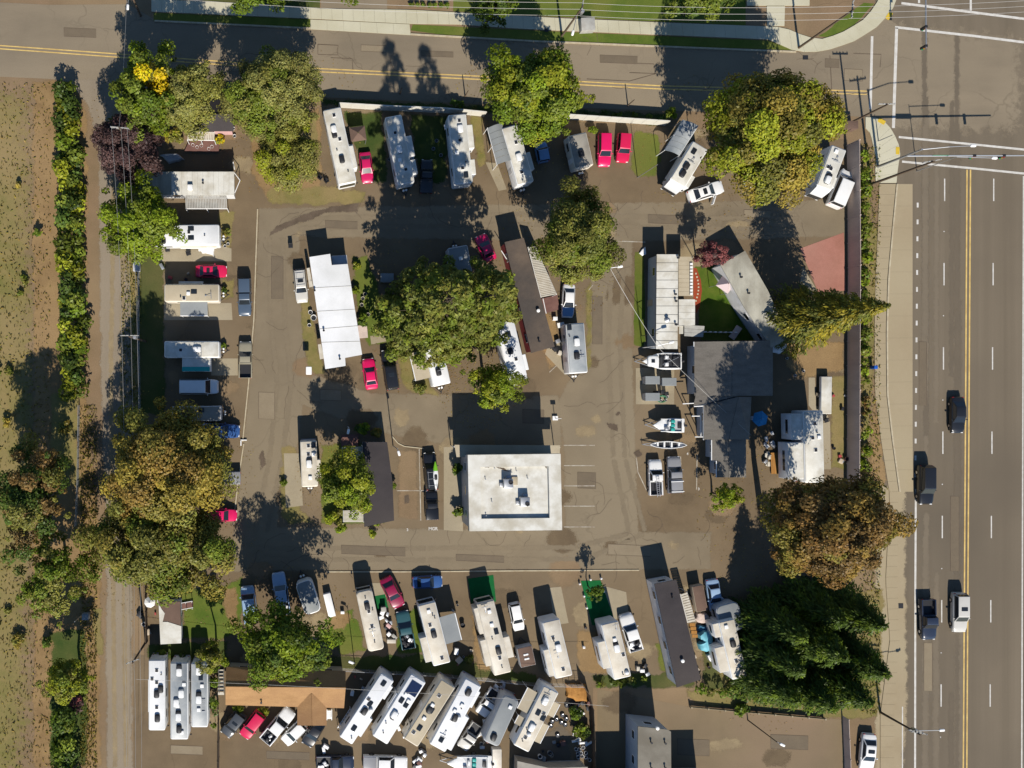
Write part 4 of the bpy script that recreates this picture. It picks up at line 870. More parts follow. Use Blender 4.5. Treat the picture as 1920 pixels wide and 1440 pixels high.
for m, pts, lev, amp in G: sheet({'lawn': 'lawn', 'grass': 'lawn', 'darkgrass': 'lawn', 'drygrass': 'dry_grass', 'ochre': 'bare_dirt', 'dirt': 'bare_dirt'}[m], pts, M[m], lev + .03 * G.index((m, pts, lev, amp)), amp, soft=.25 if m == 'lawn' else .6)
for pts in ([(394, 568), (434, 568), (436, 600), (308, 600), (308, 566)], [(396, 672), (446, 672), (446, 704), (396, 704)], [(532, 850), (562, 850), (568, 948), (536, 952)], [(1052, 1100), (1066, 1168), (1040, 1172), (1030, 1102)], [(1130, 1098), (1174, 1110), (1178, 1150), (1140, 1168)], [(1192, 690), (1264, 690), (1264, 758), (1192, 758)],
            [(910, 304), (932, 306), (950, 355), (935, 358)], [(1516, 708), (1528, 708), (1530, 760), (1548, 770), (1556, 790), (1558, 880), (1544, 880), (1540, 790), (1516, 760)], [(302, 460), (412, 460), (434, 466), (434, 490), (300, 490)], [(832, 838), (862, 838), (866, 852), (868, 996), (832, 994)], [(1030, 640), (1052, 640), (1060, 704), (1022, 664)], [(694, 630), (720, 626), (724, 640), (696, 646)], [(696, 1093), (722, 1093), (724, 1120), (702, 1122)]):
    sheet('concrete_pad', pts, M['pad'], 6)
sheet('red_patio', [(1500, 466), (1582, 436), (1586, 545), (1534, 548)], M['redpad'], 5); sheet('concrete_pad', [(1505, 500), (1534, 548), (1510, 552), (1500, 530)], M['pad'], 6)
for pts in ([(877, 1085), (925, 1078), (930, 1128), (884, 1132)], [(1089, 1089), (1126, 1088), (1148, 1150), (1150, 1172), (1110, 1172)], [(699, 1118), (722, 1114), (728, 1140), (704, 1145)]): sheet('artificial_turf', pts, M['turf'], 7)
sheet('brick_path', [(1300, 502), (1306, 503), (1314, 525), (1316, 545), (1312, 575), (1304, 590), (1300, 560)], M['brick'], 6)
for i in range(9):
    t = i / 8; c = P(1303 + 6.5 * math.sin(math.pi * (.08 + .84 * t)), 513 + t * 51)
    MB().rbox((0, 0), .22, .22, 0, .06, .03, .01).build('stepping_stone', M['concrete'], bpy.data.objects['brick_path'], 0, c)
for pts in ([(497, 447), (520, 420), (560, 404), (620, 388), (676, 380), (672, 398), (610, 402), (560, 420), (520, 436)], [(1185, 845), (1200, 842), (1205, 856), (1190, 858)], [(756, 928), (768, 926), (768, 946), (758, 946)], [(1150, 772), (1162, 770), (1164, 778), (1152, 780)], [(485, 850), (496, 840), (500, 870), (488, 884)], [(1136, 792), (1158, 796), (1160, 812), (1140, 806)], [(655, 1365), (665, 1363), (668, 1374), (658, 1376)]):
    sheet('oil_stain', pts, M['stain'], 6.2, 2, soft=.35)
for (x, y, w, d) in ((1510, 108, .75, .6), (1688, 1136, .8, .7), (1024, 57, .5, .5), (1113, 52, .4, .5)):
    c = P(x, y); o = MB().rbox((0, 0), w, d, 0, .035, .03, .01).build('drain_grate', M['black'], None, 0, (c.x, c.y, .02 if y > 90 else .11)); o['kind'] = 'structure'
for q in ([(598, 84), (636, 86), (636, 103), (598, 102)],):
    pass
for pts in ([(596, 83), (634, 85), (633, 103), (596, 102), (596, 83)], [(1100, 148), (1180, 152), (1230, 138)], [(1556, 104), (1560, 180)], [(1600, 100), (1652, 102), (1650, 126)], [(620, 108), (660, 110), (662, 132)], [(1180, 118), (1226, 120), (1228, 138), (1180, 136)]): stripe('tar_seam', pts, .12, M['stain'], 4, st)
# ================================================================== BUILDINGS
# office with a deep parapet round a sunken roof
def office():
    z = 7.0; out = rpoly([(877, 853), (1051, 851), (1054, 994), (880, 996)], z); off = (sum(p[0] for p in out) / 4, sum(p[1] for p in out) / 4, 0)
    root = empty('office_building', (off[0], off[1], .03), 0, 'white flat roofed office with a broad parapet round a sunken roof', 'building')
    w = inset(out, .25); MB(off).prism(w, -.03, z - .9).build('wall', M['shell_grey'], root); inn = inset(out, 1.65)
    mb = MB(off)
    for i in range(4):
        a, b, c, d = out[i], out[(i + 1) % 4], inn[(i + 1) % 4], inn[i]; mb.prism([a, b, c, d], z - .9, z)
    mb.build('parapet', M['roof_white'], root); MB(off).prism(inset(out, 1.64), z - .9, z - .46).build('roof', M['roof_white'], root)
    windows_on(root, off, w, .8, 5.5, 3.0, door=0); windows_on(root, off, w, 3.4, 8.0, 3.0)
    for px, py in ((952, 906), (983, 940)):
        p = P(px, py, z) - Vector(off); o = MB().rbox((0, 0), 1.25, 1.2, z - .8, z + .55, .05, .05).build('rooftop_unit', M['galv'], root, 30, (p.x, p.y, 0))
        MB().lathe((.28, .18 if px < 960 else -.28, z + .55), [(.3, 0), (.3, .1), (.24, .1), (.24, .02), (.05, .02)], 14).build('fan', M['black'], o); MB().rbox((-.8, -.2), .5, .5, z - .8, z - .1, .04, .04).build('duct', M['galv'], o, 30); MB().rbox((.2, .75), .7, .5, z - .8, z - .2, .04, .04).build('duct', M['galv'], o, 30)
    p = P(966, 902, z) - Vector(off); MB().rbox((0, 0), .8, 1.1, z - .5, z - .25, .04, .04).build('roof_hatch', M['roof_beige'], root, 30, (p.x, p.y, 0))
    for px, py in ((969, 883), (990, 897), (911, 899), (923, 941), (912, 967), (941, 977), (928, 878), (960, 886)): p = P(px, py, z) - Vector(off); MB().lathe((0, 0, z - .47), [(.05, 0), (.05, .3), (.08, .31), (.08, .36)], 8).build('vent_pipe', M['galv'], root, 30, (p.x, p.y, 0))
    for px, py in ((908, 866), (1014, 864)): p = P(px, py, z) - Vector(off); MB().lathe((0, 0, z - .47), [(.28, 0), (.3, .02), (.3, .03), (.1, .05)], 12).build('roof_drain', M['black'], root, 30, (p.x, p.y, 0))
    for k, q in enumerate(([(899, 866), (908, 864), (919, 864), (932, 868), (944, 875), (936, 876), (924, 871), (918, 877), (903, 876)], [(1004, 865), (1014, 862), (1027, 862), (1027, 880), (1020, 871), (1009, 871)], [(930, 876), (946, 878), (958, 886), (950, 884)])): MB(off).prism(inset(rpoly(jag(q, .6, 3, k), z), 0), z - .465, z - .452).build('roof_stain', M['stain'], root)
    q = ccw([tuple(P(x, y, 3.2))[:2] for x, y in [(852, 834), (1050, 835), (1049, 856), (856, 857)]]); MB(off).prism(q, 3.05, 3.2).build('canopy', M['roof_beige'], root)
    for i in (0, .33, .66, 1.0): a = lerp(q[3], q[2], i) if True else 0; MB().tube((a[0] - off[0], a[1] - off[1] + (-.3 if a[1] > off[1] else .3), -.03), (a[0] - off[0], a[1] - off[1] + (-.3 if a[1] > off[1] else .3), 3.06), .07).build('post', M['trim'], root)
office()
# long white home
r_, o_, p_ = home('mobile_home', 'long mobile home with bright white roof and a notched porch end', 'mobile home', [(580, 482), (619, 476), (622, 497), (652, 495), (679, 665), (647, 671), (648, 686), (610, 692)], 3.6, 'siding_white', 'roof_bright', door=5)
roof_bits(r_, o_, 3.6, [('pipe', 607, 620), ('pipe', 637, 673), ('pipe', 590, 545)])
for ya, yb in ((540, 536), (584, 580), (617, 611), (642, 640)): MB(o_).tube(P(584 + (ya - 540) * .18, ya, 3.61), P(659 + (yb - 540) * .16, yb, 3.61), .03).build('roof_seam', M['slat_grey'], r_)
MB(o_).prism(rpoly([(621, 480), (650, 478), (652, 496), (624, 498)], 2.4), 2.3, 2.4).build('porch_floor', M['shell_grey'], r_)
for q in ([(575, 503), (580, 502), (587, 537), (580, 539)], [(596, 646), (602, 645), (608, 672), (600, 674)]): MB(o_).prism(rpoly(q, 2.6), 2.52, 2.6).build('window_awning', M['slat'], r_)
# north-west dark roofed cottage
def gable(name, label, cat, ridge, eaveA, eaveB, zr, ze, wall, roof, group=None, door=0):
    """ridge = two photo pixels; eaveA/eaveB the eave corners on either side, in the same order"""
    r0, r1 = P(*ridge[0], zr), P(*ridge[1], zr); a0, a1 = P(*eaveA[0], ze), P(*eaveA[1], ze); b0, b1 = P(*eaveB[0], ze), P(*eaveB[1], ze); off = (r0 + r1) / 2; off.z = 0
    root = empty(name, (off.x, off.y, .02), 0, label, cat, group)
    slope(off, [a0, a1, r1, r0]).build('roof', M[roof], root); slope(off, [b0, r0, r1, b1]).build('roof', M[roof], root)
    d = (r1 - r0).normalized(); u = Vector((0, 0, .10)); MB(off).tube(r0 + u, r1 + u, .09, .09, 6).build('ridge_cap', M[roof], root)
    po = ccw([tuple(p)[:2] for p in (a0, a1, b1, b0)]); w = inset(po, .35); MB(off).prism(w, -.02, ze - .05).build('wall', M[wall], root)
    for c, e0, e1 in ((r0, a0, b0), (r1, a1, b1)):
        s = d * .36 * (1 if c is r0 else -1); ins = lambda e: e + (c - e).normalized() * .45; t = [ins(e0) + s - Vector((0, 0, .16)), ins(e1) + s - Vector((0, 0, .16)), c + s - Vector((0, 0, .14))]
        MB(off).ring([[tuple(q - d * .05) for q in t], [tuple(q + d * .05) for q in t]]).build('gable_wall', M[wall], root)
    windows_on(root, off, w, .5, ze, door=door)
    return root, off
r_, o_ = gable('cottage', 'small cottage with charcoal roof and pink walls under the olive tree', 'house', [(344, 218), (438, 214)], [(342, 246), (438, 246)], [(346, 192), (438, 186)], 4.3, 3.0, 'siding_pink', 'shingle_dark')
awning(r_, o_, [(352, 247), (403, 248), (402, 263), (351, 262)], 2.8, 16, zlow=2.6)
MB(o_).prism(rpoly([(356, 262), (412, 264), (410, 285), (346, 283)], .3), -.02, .3).build('porch_deck', M['deck_red'], r_)
# long white metal home under the plum tree
r_, o_, p_ = home('mobile_home', 'long mobile home with ribbed white roof reaching under the plum tree', 'mobile home', [(262, 322), (438, 320), (440, 366), (262, 364)], 3.4, 'siding_white', None, door=0)
for i in range(18): MB(o_).prism(rpoly([(262 + i * 9.85 + .2, 322), (262 + (i + 1) * 9.85, 322), (262 + (i + 1) * 9.85, 365.5), (262 + i * 9.85 + .2, 365)], 3.4), 3.26, 3.4 + .02 * (i % 2)).build('roof_panel', M['metal_roof'] if i < 6 else M['roof_white'], r_)
roof_bits(r_, o_, 3.42, [('pipe', 381, 344), ('box', 357, 352)]); awning(r_, o_, [(347, 364), (425, 362), (426, 391), (348, 391)], 2.9, 26, 'slat_grey', zlow=2.6)
mb = MB(o_)
for a, b in (((438, 322), (450, 338)), ((450, 338), (440, 362)), ((437, 304), (440, 318))): mb.tube(P(*a, 2.2), P(*b, 2.2), .06)
for q in ((450, 338), (438, 304)): mb.tube(P(*q, 0), P(*q, 2.2), .05)
mb.build('porch_frame', M['trim'], r_)
# dark roofed home with white slatted cover
r_, o_, p_ = home('mobile_home', 'long dark roofed mobile home with red siding and a white slatted cover', 'mobile home', [(946, 454), (982, 446), (1040, 650), (996, 662)], 3.7, 'siding_red', 'shingle_grey2', door=1)
roof_bits(r_, o_, 3.7, [('white', 1008, 583), ('pipe', 1010, 640)]); awning(r_, o_, [(990, 463), (1015, 558), (1044, 552), (1004, 462)], 3.1, 30, zlow=2.8)
MB(o_).prism(rpoly([(1015, 560), (1045, 553), (1049, 580), (1022, 588)], .5), -.02, .5).build('porch_deck', M['deck_red'], r_)
mb = MB(o_)
for a, b in (((1018, 560), (1024, 588)), ((940, 470), (950, 486))): mb.tube(P(*a, 2.7), P(*b, 2.7), .06)
mb.build('eave_trim', M['trim'], r_)
# dark home by the bright tree
r_, o_, p_ = home('mobile_home', 'charcoal roofed mobile home beside the lime green tree', 'mobile home', [(680, 829), (726, 829), (736, 905), (739, 976), (683, 988)], 3.5, 'siding_blue', 'shingle_dark', door=1)
awning(r_, o_, [(642, 838), (642, 862), (680, 862), (680, 837)], 2.9, 9, 'slat_grey', zlow=2.9); awning(r_, o_, [(644, 957), (644, 979), (682, 979), (682, 956)], 2.9, 9, zlow=2.9)
MB(o_).prism(rpoly([(640, 816), (672, 814), (672, 836), (640, 837)], .4), -.02, .4).build('porch_deck', M['deck_red'], r_)
# ribbed-roof home on the right
r_, o_, p_ = home('mobile_home', 'mobile home with eleven white roof sheets beside a green lawn strip', 'mobile home', [(1232, 476), (1271, 476), (1270, 655), (1230, 653)], 3.8, 'siding_blue', None, door=3)
for i in range(11):
    a, b = 476 + i * 16.2, 476 + (i + 1) * 16.2; MB(o_).prism(rpoly([(1231.5 - i * .15, a + .9), (1271.5 - i * .12, a + .9), (1271.4 - i * .12, b), (1231.4 - i * .15, b)], 3.8), 3.66, 3.8).build('roof_panel', M['roof_white'], r_)
MB(o_).prism(rpoly([(1231, 476), (1271, 476), (1270, 655), (1229, 653)], 3.7), 3.60, 3.655).build('roof_deck', M['black'], r_)
roof_bits(r_, o_, 3.8, [('pipe', 1265, 552), ('cone', 1250, 600), ('pipe', 1266, 565), ('pipe', 1266, 609), ('pipe', 1270, 484)])
for i in range(9): MB(o_).prism(rpoly([(1272, 481 + i * 8.2 + .3), (1299, 481 + i * 8.2 + .3), (1299, 481 + (i + 1) * 8.2), (1272, 481 + (i + 1) * 8.2)], 3.1), 3.0, 3.1).build('cover_panel', M['roof_beige'], r_)
for i in range(10): MB(o_).prism(rpoly([(1294, 493 + i * 6.2), (1299, 493 + i * 6.2), (1299, 497 + i * 6.2), (1294, 497 + i * 6.2)], 3.3), 3.11, 3.3).build('rafter_end', M['trim'], r_)
for i in range(4): MB(o_).prism(rpoly([(1272.5, 561 + i * 12.2 + .4), (1303, 561 + i * 12.2 + .4), (1303, 561 + (i + 1) * 12.2), (1272.5, 561 + (i + 1) * 12.2)], 3.4), 3.3, 3.4).build('roof_panel', M['roof_white'], r_)
MB(o_).prism(rpoly([(1273, 562), (1302, 562), (1302, 609), (1273, 609)], 3.3), -.02, 3.28).build('annex_wall', M['siding_white'], r_)
for i in range(3): MB(o_).prism(rpoly([(1283, 609 + i * 7 + .4), (1321 - i, 611 + i * 7 + .4), (1320 - i, 611 + (i + 1) * 7), (1283, 609 + (i + 1) * 7)], 2.9), 2.82, 2.9).build('cover_panel', M['slat_grey'], r_)
MB(o_).prism(rpoly([(1273, 611), (1281, 611), (1281, 626), (1273, 626)], 3.0), 2.9, 3.0).build('cover_panel', M['roof_white'], r_)
mb = MB(o_)
for x, y in ((1299, 482), (1299, 555), (1320, 612), (1318, 630)): mb.tube(P(x, y, -.02), P(x, y, 2.85), .05)
mb.build('cover_post', M['trim'], r_)
# tilted home half hidden by the conifer
r_, o_, p_ = home('mobile_home', 'streaked metal roofed mobile home set askew beside the leaning conifer', 'mobile home', [(1351, 497), (1397, 470), (1440, 545), (1478, 634), (1446, 652), (1394, 574)], 3.6, 'siding_white', 'metal_roof', door=5)
roof_bits(r_, o_, 3.6, [('pipe', 1388, 520), ('pipe', 1402, 550)])
a, b = P(1342, 527, 2.5), P(1377, 536, 2.5)
# grey shingle house
def grey_house():
    ze, zr = 3.4, 5.4
    def Q(px, py, z): return P(px, py, z)
    A = [Q(1302, 641, ze), Q(1302, 742, ze), Q(1372, 742, zr), Q(1372, 640, zr)]; off = Vector((A[2].x, A[2].y, 0))
    root = empty('house', (off.x, off.y, .02), 0, 'large grey shingled house with cross gable and white gutters', 'house')
    slope(off, A).build('roof', M['shingle_grey'], root); slope(off, [Q(1372, 640, zr), Q(1372, 742, zr), Q(1448, 742, ze), Q(1448, 639, ze)]).build('roof', M['shingle_grey'], root)
    # middle cross gable
    m0 = Q(1390, 752, zr); slope(off, [Q(1300, 761, ze), Q(1306, 732, ze + .15), Q(1354, 732, 4.75), Q(1384, 742, zr - .1), Q(1340, 752, ze + .6)]).build('roof', M['shingle_grey'], root)
    slope(off, [Q(1319, 761, ze), Q(1319, 824, ze), Q(1366, 824, 4.9), Q(1384, 744, 5.3)]).build('roof', M['shingle_grey'], root); slope(off, [Q(1384, 744, 5.3), Q(1366, 824, 4.9), Q(1404, 824, ze + .5), Q(1408, 744, ze + .5)]).build('roof', M['shingle_grey'], root)
    slope(off, [Q(1334, 824, 3.1), Q(1334, 863, 3.1), Q(1366, 863, 4.2), Q(1366, 824, 4.3)]).build('roof', M['shingle_grey'], root); slope(off, [Q(1343, 863, 3.1), Q(1343, 895, 3.1), Q(1366, 895, 4.1), Q(1366, 863, 4.15)]).build('roof', M['shingle_grey'], root)
    slope(off, [Q(1366, 824, 4.3), Q(1366, 895, 4.1), Q(1398, 895, 3.3), Q(1398, 824, 3.4)]).build('roof', M['shingle_grey'], root)
    for px, z in (([(1304, 644), (1446, 643), (1446, 742), (1304, 742)], 3.3), ([(1322, 742), (1402, 742), (1400, 822), (1322, 822)], 3.25), ([(1337, 822), (1394, 822), (1394, 893), (1345, 893), (1345, 862), (1337, 862)], 2.95)):
        w = inset(rpoly(px, z), .25); MB(off).prism(w, -.02, z).build('wall', M['siding_blue'], root); windows_on(root, off, w, .5, z, 3.4)
    for a, b in (((1319, 760), (1319, 825)), ((1334, 825), (1334, 863)), ((1343, 864), (1343, 895)), ((1301, 762), (1319, 761)), ((1301, 641), (1301, 650))): MB(off).tube(P(*a, 3.38), P(*b, 3.38), .075, .075, 6).build('gutter', M['trim'], root)
    roof_bits(root, off, 4.6, [('pipe', 1345, 757), ('pipe', 1329, 775), ('pipe', 1312, 752)])
    mb = MB(off)
    for a, b in (((1280, 757), (1301, 756)), ((1297, 780), (1314, 780)), ((1314, 780), (1314, 818)), ((1303, 819), (1319, 819))): mb.tube(P(*a, 2.6), P(*b, 2.6), .07)
    for q in ((1281, 757), (1298, 780), (1304, 819), (1314, 818)): mb.tube(P(*q, -.02), P(*q, 2.6), .06)
    mb.build('porch_frame', M['trim'], root)
grey_house()
# white roofed shed with torn cover, southwest
r_, o_, p_ = home('shed', 'white roofed shed whose torn cover bares brown tar paper', 'shed', [(297, 1130), (338, 1128), (340, 1206), (301, 1208)], 2.9, 'siding_white', 'brown_tar', door=1, win=True)
for q in ([(299, 1166), (314, 1166), (340, 1174), (340, 1206), (301, 1208)], [(297.5, 1131), (303, 1142), (309, 1150), (305, 1166), (299, 1166)]): MB(o_).prism(rpoly(q, 2.95), 2.905, 2.96).build('roof_cover', M['roof_white'], r_)
MB(o_).rbox(tuple((P(318, 1133, 2.9) - Vector(o_)))[:2], .8, 1.1, 2.9, 3.15, .1, .05).build('roof_box', M['trim'], r_)
mb = MB(o_)
for i in range(5): p = P(300 + i * 9, 1117, 1); mb.tube((p.x, p.y, -.02), (p.x, p.y, 1.1), .06)
for a, b in (((295, 1117), (330, 1117)), ((295, 1117), (296, 1130)), ((337, 1117), (338, 1130))): mb.tube(P(*a, 1.0), P(*b, 1.0), .05)
mb.build('porch_rail', M['trim'], r_); MB(o_).prism(rpoly([(296, 1117), (338, 1116), (338, 1129), (297, 1130)], .4), -.02, .4).build('porch_deck', M['deck_red'], r_)
mb = MB(o_)
for a, b in (((338, 1131), (361, 1127)), ((340, 1143), (362, 1139))): 
    mb.tube(P(*a, .9), P(*b, .9), .05)
    for t in (0, .5, 1): q = lerp(a, b, t); p = P(*q, 0); mb.tube((p.x, p.y, -.02), (p.x, p.y, .95), .05)
mb.build('ramp_rail', M['trim'], r_); MB(o_).prism(rpoly([(339, 1132), (362, 1128), (362, 1138), (340, 1142)], .25), -.02, .25).build('ramp', M['deck_red'], r_)
# brown shingled house at the storage yard
r_, o_ = gable('house', 'low house with tan brown shingles and a south wing facing the car row', 'house', [(423, 1287), (648, 1289)], [(423, 1321), (645, 1327)], [(424, 1250), (648, 1258)], 4.6, 3.1, 'siding_tan', 'shingle_brown')
zz = 3.1; slope(o_, [P(584, 1300, 4.2), P(585, 1360, 4.2), P(558, 1360, zz), P(558, 1322, zz)]).build('roof', M['shingle_brown'], r_); slope(o_, [P(584, 1300, 4.2), P(612, 1324, zz), P(612, 1360, zz), P(585, 1360, 4.2)]).build('roof', M['shingle_brown'], r_)
w = inset(rpoly([(559, 1322), (611, 1322), (611, 1358), (559, 1358)], 3), .3); MB(o_).prism(w, -.02, 3.0).build('wall', M['siding_tan'], r_); windows_on(r_, o_, w, .5, 3.0, 3)
roof_bits(r_, o_, 3.6, [('pipe', 490, 1316), ('pipe', 508, 1280), ('pipe', 561, 1288)])
mb = MB(o_)
for i in range(7): p0, p1 = P(409, 1258 + i * 7, .3 + i * .25), P(420, 1258 + i * 7, .3 + i * .25); mb.box(((p0.x + p1.x) / 2, (p0.y + p1.y) / 2, p0.z), (.85, .4, .06))
mb.tube(P(410, 1255, 1.2), P(411, 1300, 2.9), .05).tube(P(419, 1255, 1.2), P(420, 1300, 2.9), .05).build('stair', M['slat'], r_)
mb = MB(o_)
for i in range(4): p = P(617, 1334 + i * 4, 1.2 - i * .25); mb.box((p.x, p.y, p.z), (.7, .28, .06))
mb.tube(P(613, 1330, 1.8), P(613, 1350, 1.0), .05).tube(P(622, 1330, 1.8), P(622, 1350, 1.0), .05).build('stair', M['trim'], r_)
# dark grey home in the south row
r_, o_, p_ = home('mobile_home', 'long charcoal roofed mobile home with white side in the south row', 'mobile home', [(1227, 1095), (1268, 1087), (1314, 1274), (1269, 1289)], 3.8, 'siding_white', 'shingle_dark', door=1)
roof_bits(r_, o_, 3.8, [('white', 1278, 1238), ('pipe', 1260, 1120)]); awning(r_, o_, [(1276, 1114), (1290, 1168), (1304, 1165), (1288, 1110)], 2.6, 12, zlow=2.5)
mb = MB(o_)
for i in range(4): a, b = P(1294 + i * 1.6, 1172 + i * 7, 1.0 - i * .2), P(1302 + i * 1.6, 1171 + i * 7, 1.0 - i * .2); mb.box(tuple((a + b) / 2), (.8, .45, .06))
mb.build('stair', M['deck'], r_)
# flat grey building at the lower edge
r_, o_, p_ = home('shop_building', 'flat grey roofed shop at the lower edge of the concrete lot', 'building', [(1196, 1362), (1252, 1368), (1258, 1372), (1260, 1700), (1196, 1700)], 5.2, 'siding_blue', 'roof_shop', over=.1, win=True, door=None)
roof_bits(r_, o_, 5.2, [('pipe', 1220, 1391), ('pipe', 1246, 1392), ('pipe', 1220, 1438), ('pipe', 1246, 1438), ('white', 1231, 1364)])
r2, o2, p2 = home('shop_wing', 'low flat wing crossing behind the grey shop at the lower edge', 'building', [(1122, 1466), (1334, 1462), (1334, 1640), (1122, 1640)], 4.4, 'siding_blue', 'pad', win=False)
# grey shed roof at the lower edge
r_, o_, p_ = home('shed', 'low grey roofed shed cut by the lower edge beside the scrap wheels', 'shed', [(970, 1427), (1030, 1440), (1102, 1438), (1102, 1520), (968, 1520)], 2.8, 'siding_tan', 'roof_grey', win=False)
# metal carports
def carport(label, q, z, arch, mat, rib=6):
    """q: four pixels of the roof, long sides 0-1 and 3-2"""
    a, b, c, d = [P(*p, z) for p in q]; off = (a + b + c + d) / 4; off.z = 0; root = empty('carport', (off.x, off.y, .02), 0, label, 'carport')
    n = 8; rg = []
    for s, e in ((a, d), (b, c)):
        up = [s.lerp(e, i / n) + Vector((0, 0, arch * math.sin(math.pi * i / n))) for i in range(n + 1)]; rg.append(([tuple(p) for p in up], [tuple(p - Vector((0, 0, .05))) for p in reversed(up)]))
    o = MB(off)
    for k in range(rib):
        t0, t1 = k / rib + .004, (k + 1) / rib - .004
        r0 = [tuple(Vector(x).lerp(Vector(y), t0)) for x, y in zip(rg[0][0] + rg[0][1], rg[1][0] + rg[1][1])]; r1 = [tuple(Vector(x).lerp(Vector(y), t1)) for x, y in zip(rg[0][0] + rg[0][1], rg[1][0] + rg[1][1])]
        MB(off).ring([r0, r1]).build('roof_sheet', M[mat], root, 40)
    for p in (a, b, c, d, (a + b) / 2, (c + d) / 2): o.tube((p.x, p.y, -.02), (p.x, p.y, z + .02), .05)
    for s, e in ((a, b), (d, c)): o.tube(s - Vector((0, 0, .1)), e - Vector((0, 0, .1)), .06)
    o.build('frame', M['trim'], root)
carport('curved white carport roof alongside the trailer under the maple', [(914, 240), (932, 309), (963, 300), (940, 231)], 3.0, .45, 'roof_plain')
carport('blue grey carport roof tucked under the golden maple', [(1281, 225), (1246, 282), (1273, 292), (1309, 236)], 3.0, .35, 'roof_steel')
def canopy(label, cx, cy, wx, wy, z, zt, mat, rz=0., cat='canopy', n=4, name='canopy'):
    c = P(cx, cy, z); root = empty(name, (c.x, c.y, .02), rz, label, cat); k = (HC - z) / HC / PX; hx, hy = wx * k / 2, wy * k / 2
    if n == 4: q = [(-hx, -hy), (hx, -hy), (hx, hy), (-hx, hy)]
    else: q = [(hx * math.cos(2 * math.pi * i / n), hy * math.sin(2 * math.pi * i / n)) for i in range(n)]
    for i in range(len(q)):
        a, b = q[i], q[(i + 1) % len(q)]; m = .06; MB().slab([(a[0], a[1], z), (b[0], b[1], z), (b[0] * m, b[1] * m, zt), (a[0] * m, a[1] * m, zt)], .03).build('panel', M[mat] if isinstance(mat, str) else mat, root)
    mb = MB()
    if n == 4:
        for a in q: mb.tube((a[0] * .95, a[1] * .95, -.02), (a[0] * .95, a[1] * .95, z - .02), .04)
    else: mb.tube((0, 0, -.02), (0, 0, zt + .12), .035).lathe((0, 0, -.02), [(.3, 0), (.3, .08), (.05, .12)], 10)
    mb.build('frame' if n == 4 else 'pole', M['galv'], root); return root
canopy('square brown gazebo canopy beside the white motorhome', 671, 251, 29, 27, 2.3, 2.9, 'brown_tar', R(8))
canopy('small pale pink pyramid tent beside the askew mobile home', 1360, 533, 27, 24, 2.2, 3.1, pmat('pink_canvas', S(226, 202, 200), .8), R(-35))
canopy('blue six sided parasol in the shade of the grey house', 1425, 785, 30, 30, 2.3, 2.7, pmat('blue_canvas', (.03, .22, .42), .8), .3, 'parasol', 6, 'parasol')
canopy('white eight sided parasol at the edge of the gravel lane', 281, 1129, 21, 21, 2.3, 2.7, pmat('white_canvas', (.72, .70, .64), .8), .2, 'parasol', 8, 'parasol')
# orange deck and steps
c = P(1457, 868); rt = empty('wooden_deck', (c.x, c.y, .02), R(2), 'orange wooden deck between the grey house and the white fifth wheel', 'deck')
for i in range(9): MB().box((-.93 + i * .233, 0, .32), (.222, 3.0, .05)).build('plank', M['deck'], rt)
MB().box((0, 0, .14), (2.0, 2.8, .3)).build('frame', M['wood_pole'], rt); MB().box((1.2, -.4, .15), (.36, .9, .3)).build('step', M['deck'], rt)
# ================================================================== RECREATIONAL VEHICLES
rv('long white motorhome by the north fence beside the brown gazebo', (652, 344), (622, 203), 34, 3.3, 'motorhome', feats='a.72,.35 b.66,.4 v.90,-.1 v.58,-.2 b.32,.1 p.45,.5 p.15,-.4', slides=[('L', .18, .48, .55)], awn=[('L', .2, .5, .55, 'slat')])
rv('shaded blue white trailer with two slide outs, second along the north fence', (762, 344), (737, 217), 32, 3.4, 'trailer', feats='a.50,.1 v.75,.2 v.2,-.3 w.35,.3', slides=[('L', .12, .33, .7), ('L', .38, .68, .8)])
rv('white fifth wheel dappled by tree shade beside the strip of dry grass', (870, 344), (857, 214), 34, 3.5, 'fifth', feats='v.9,-.2 a.78,-.2 v.62,.0 w.45,.6 v.22,0 p.3,-.5 s.12,-.4', slides=[('L', .12, .34, .6), ('L', .5, .84, .75)])
rv('white trailer half hidden under the green maple beside the curved carport', (986, 344), (956, 236), 32, 3.3, 'trailer', feats='a.45,0 v.2,.2 v.7,-.2', slides=[('L', .2, .5, .6)])
rv('small grey roofed travel trailer beside two red cars', (1096, 313), (1082, 251), 36, 2.8, 'trailer', 'shell_cream', 'roof_grey', feats='b.4,.05 p.7,.4', slides=[])
rv('white motorhome with a bright front cap below the golden maple', (1270, 344), (1314, 272), 33, 3.4, 'motorhome', feats='t.62,-.1 b.42,.2 b.24,.1 s.8,.4', cap='roof_bright', slides=[('L', .05, .35, .5)])
rv('white motorhome parked beside the white van at the brown east fence', (1545, 353), (1574, 276), 30, 3.6, 'motorhome', feats='a.20,0 b.27,0 v.15,-.35 v.48,.6 v.46,.1 t.72,-.2 p.5,.2 w.88,.3', cap='roof_bright', slides=[('L', .1, .35, .3)])
rv('white trailer partly under the bright lane maple', (411, 440), (288, 441), 39, 3.2, 'trailer', roof='roof_bright', feats='s.43,-.75 s.43,.35 v.46,-.3 p.22,.1 s.72,-.1 p.7,.5 b.87,.75 s.9,.75', awn=[('R', .05, .6, .3, 'slat')])
rv('beige trailer with a grey awning in the west row', (411, 549), (308, 549), 33, 3.1, 'trailer', 'shell_cream', 'roof_beige', feats='s.46,-.15 w.56,.1 p.7,.6 v.64,.8 t.2,.4', awn=[('R', .22, .72, 1.9, 'roof_plain'), ('L', .3, .75, .35, 'slat')])
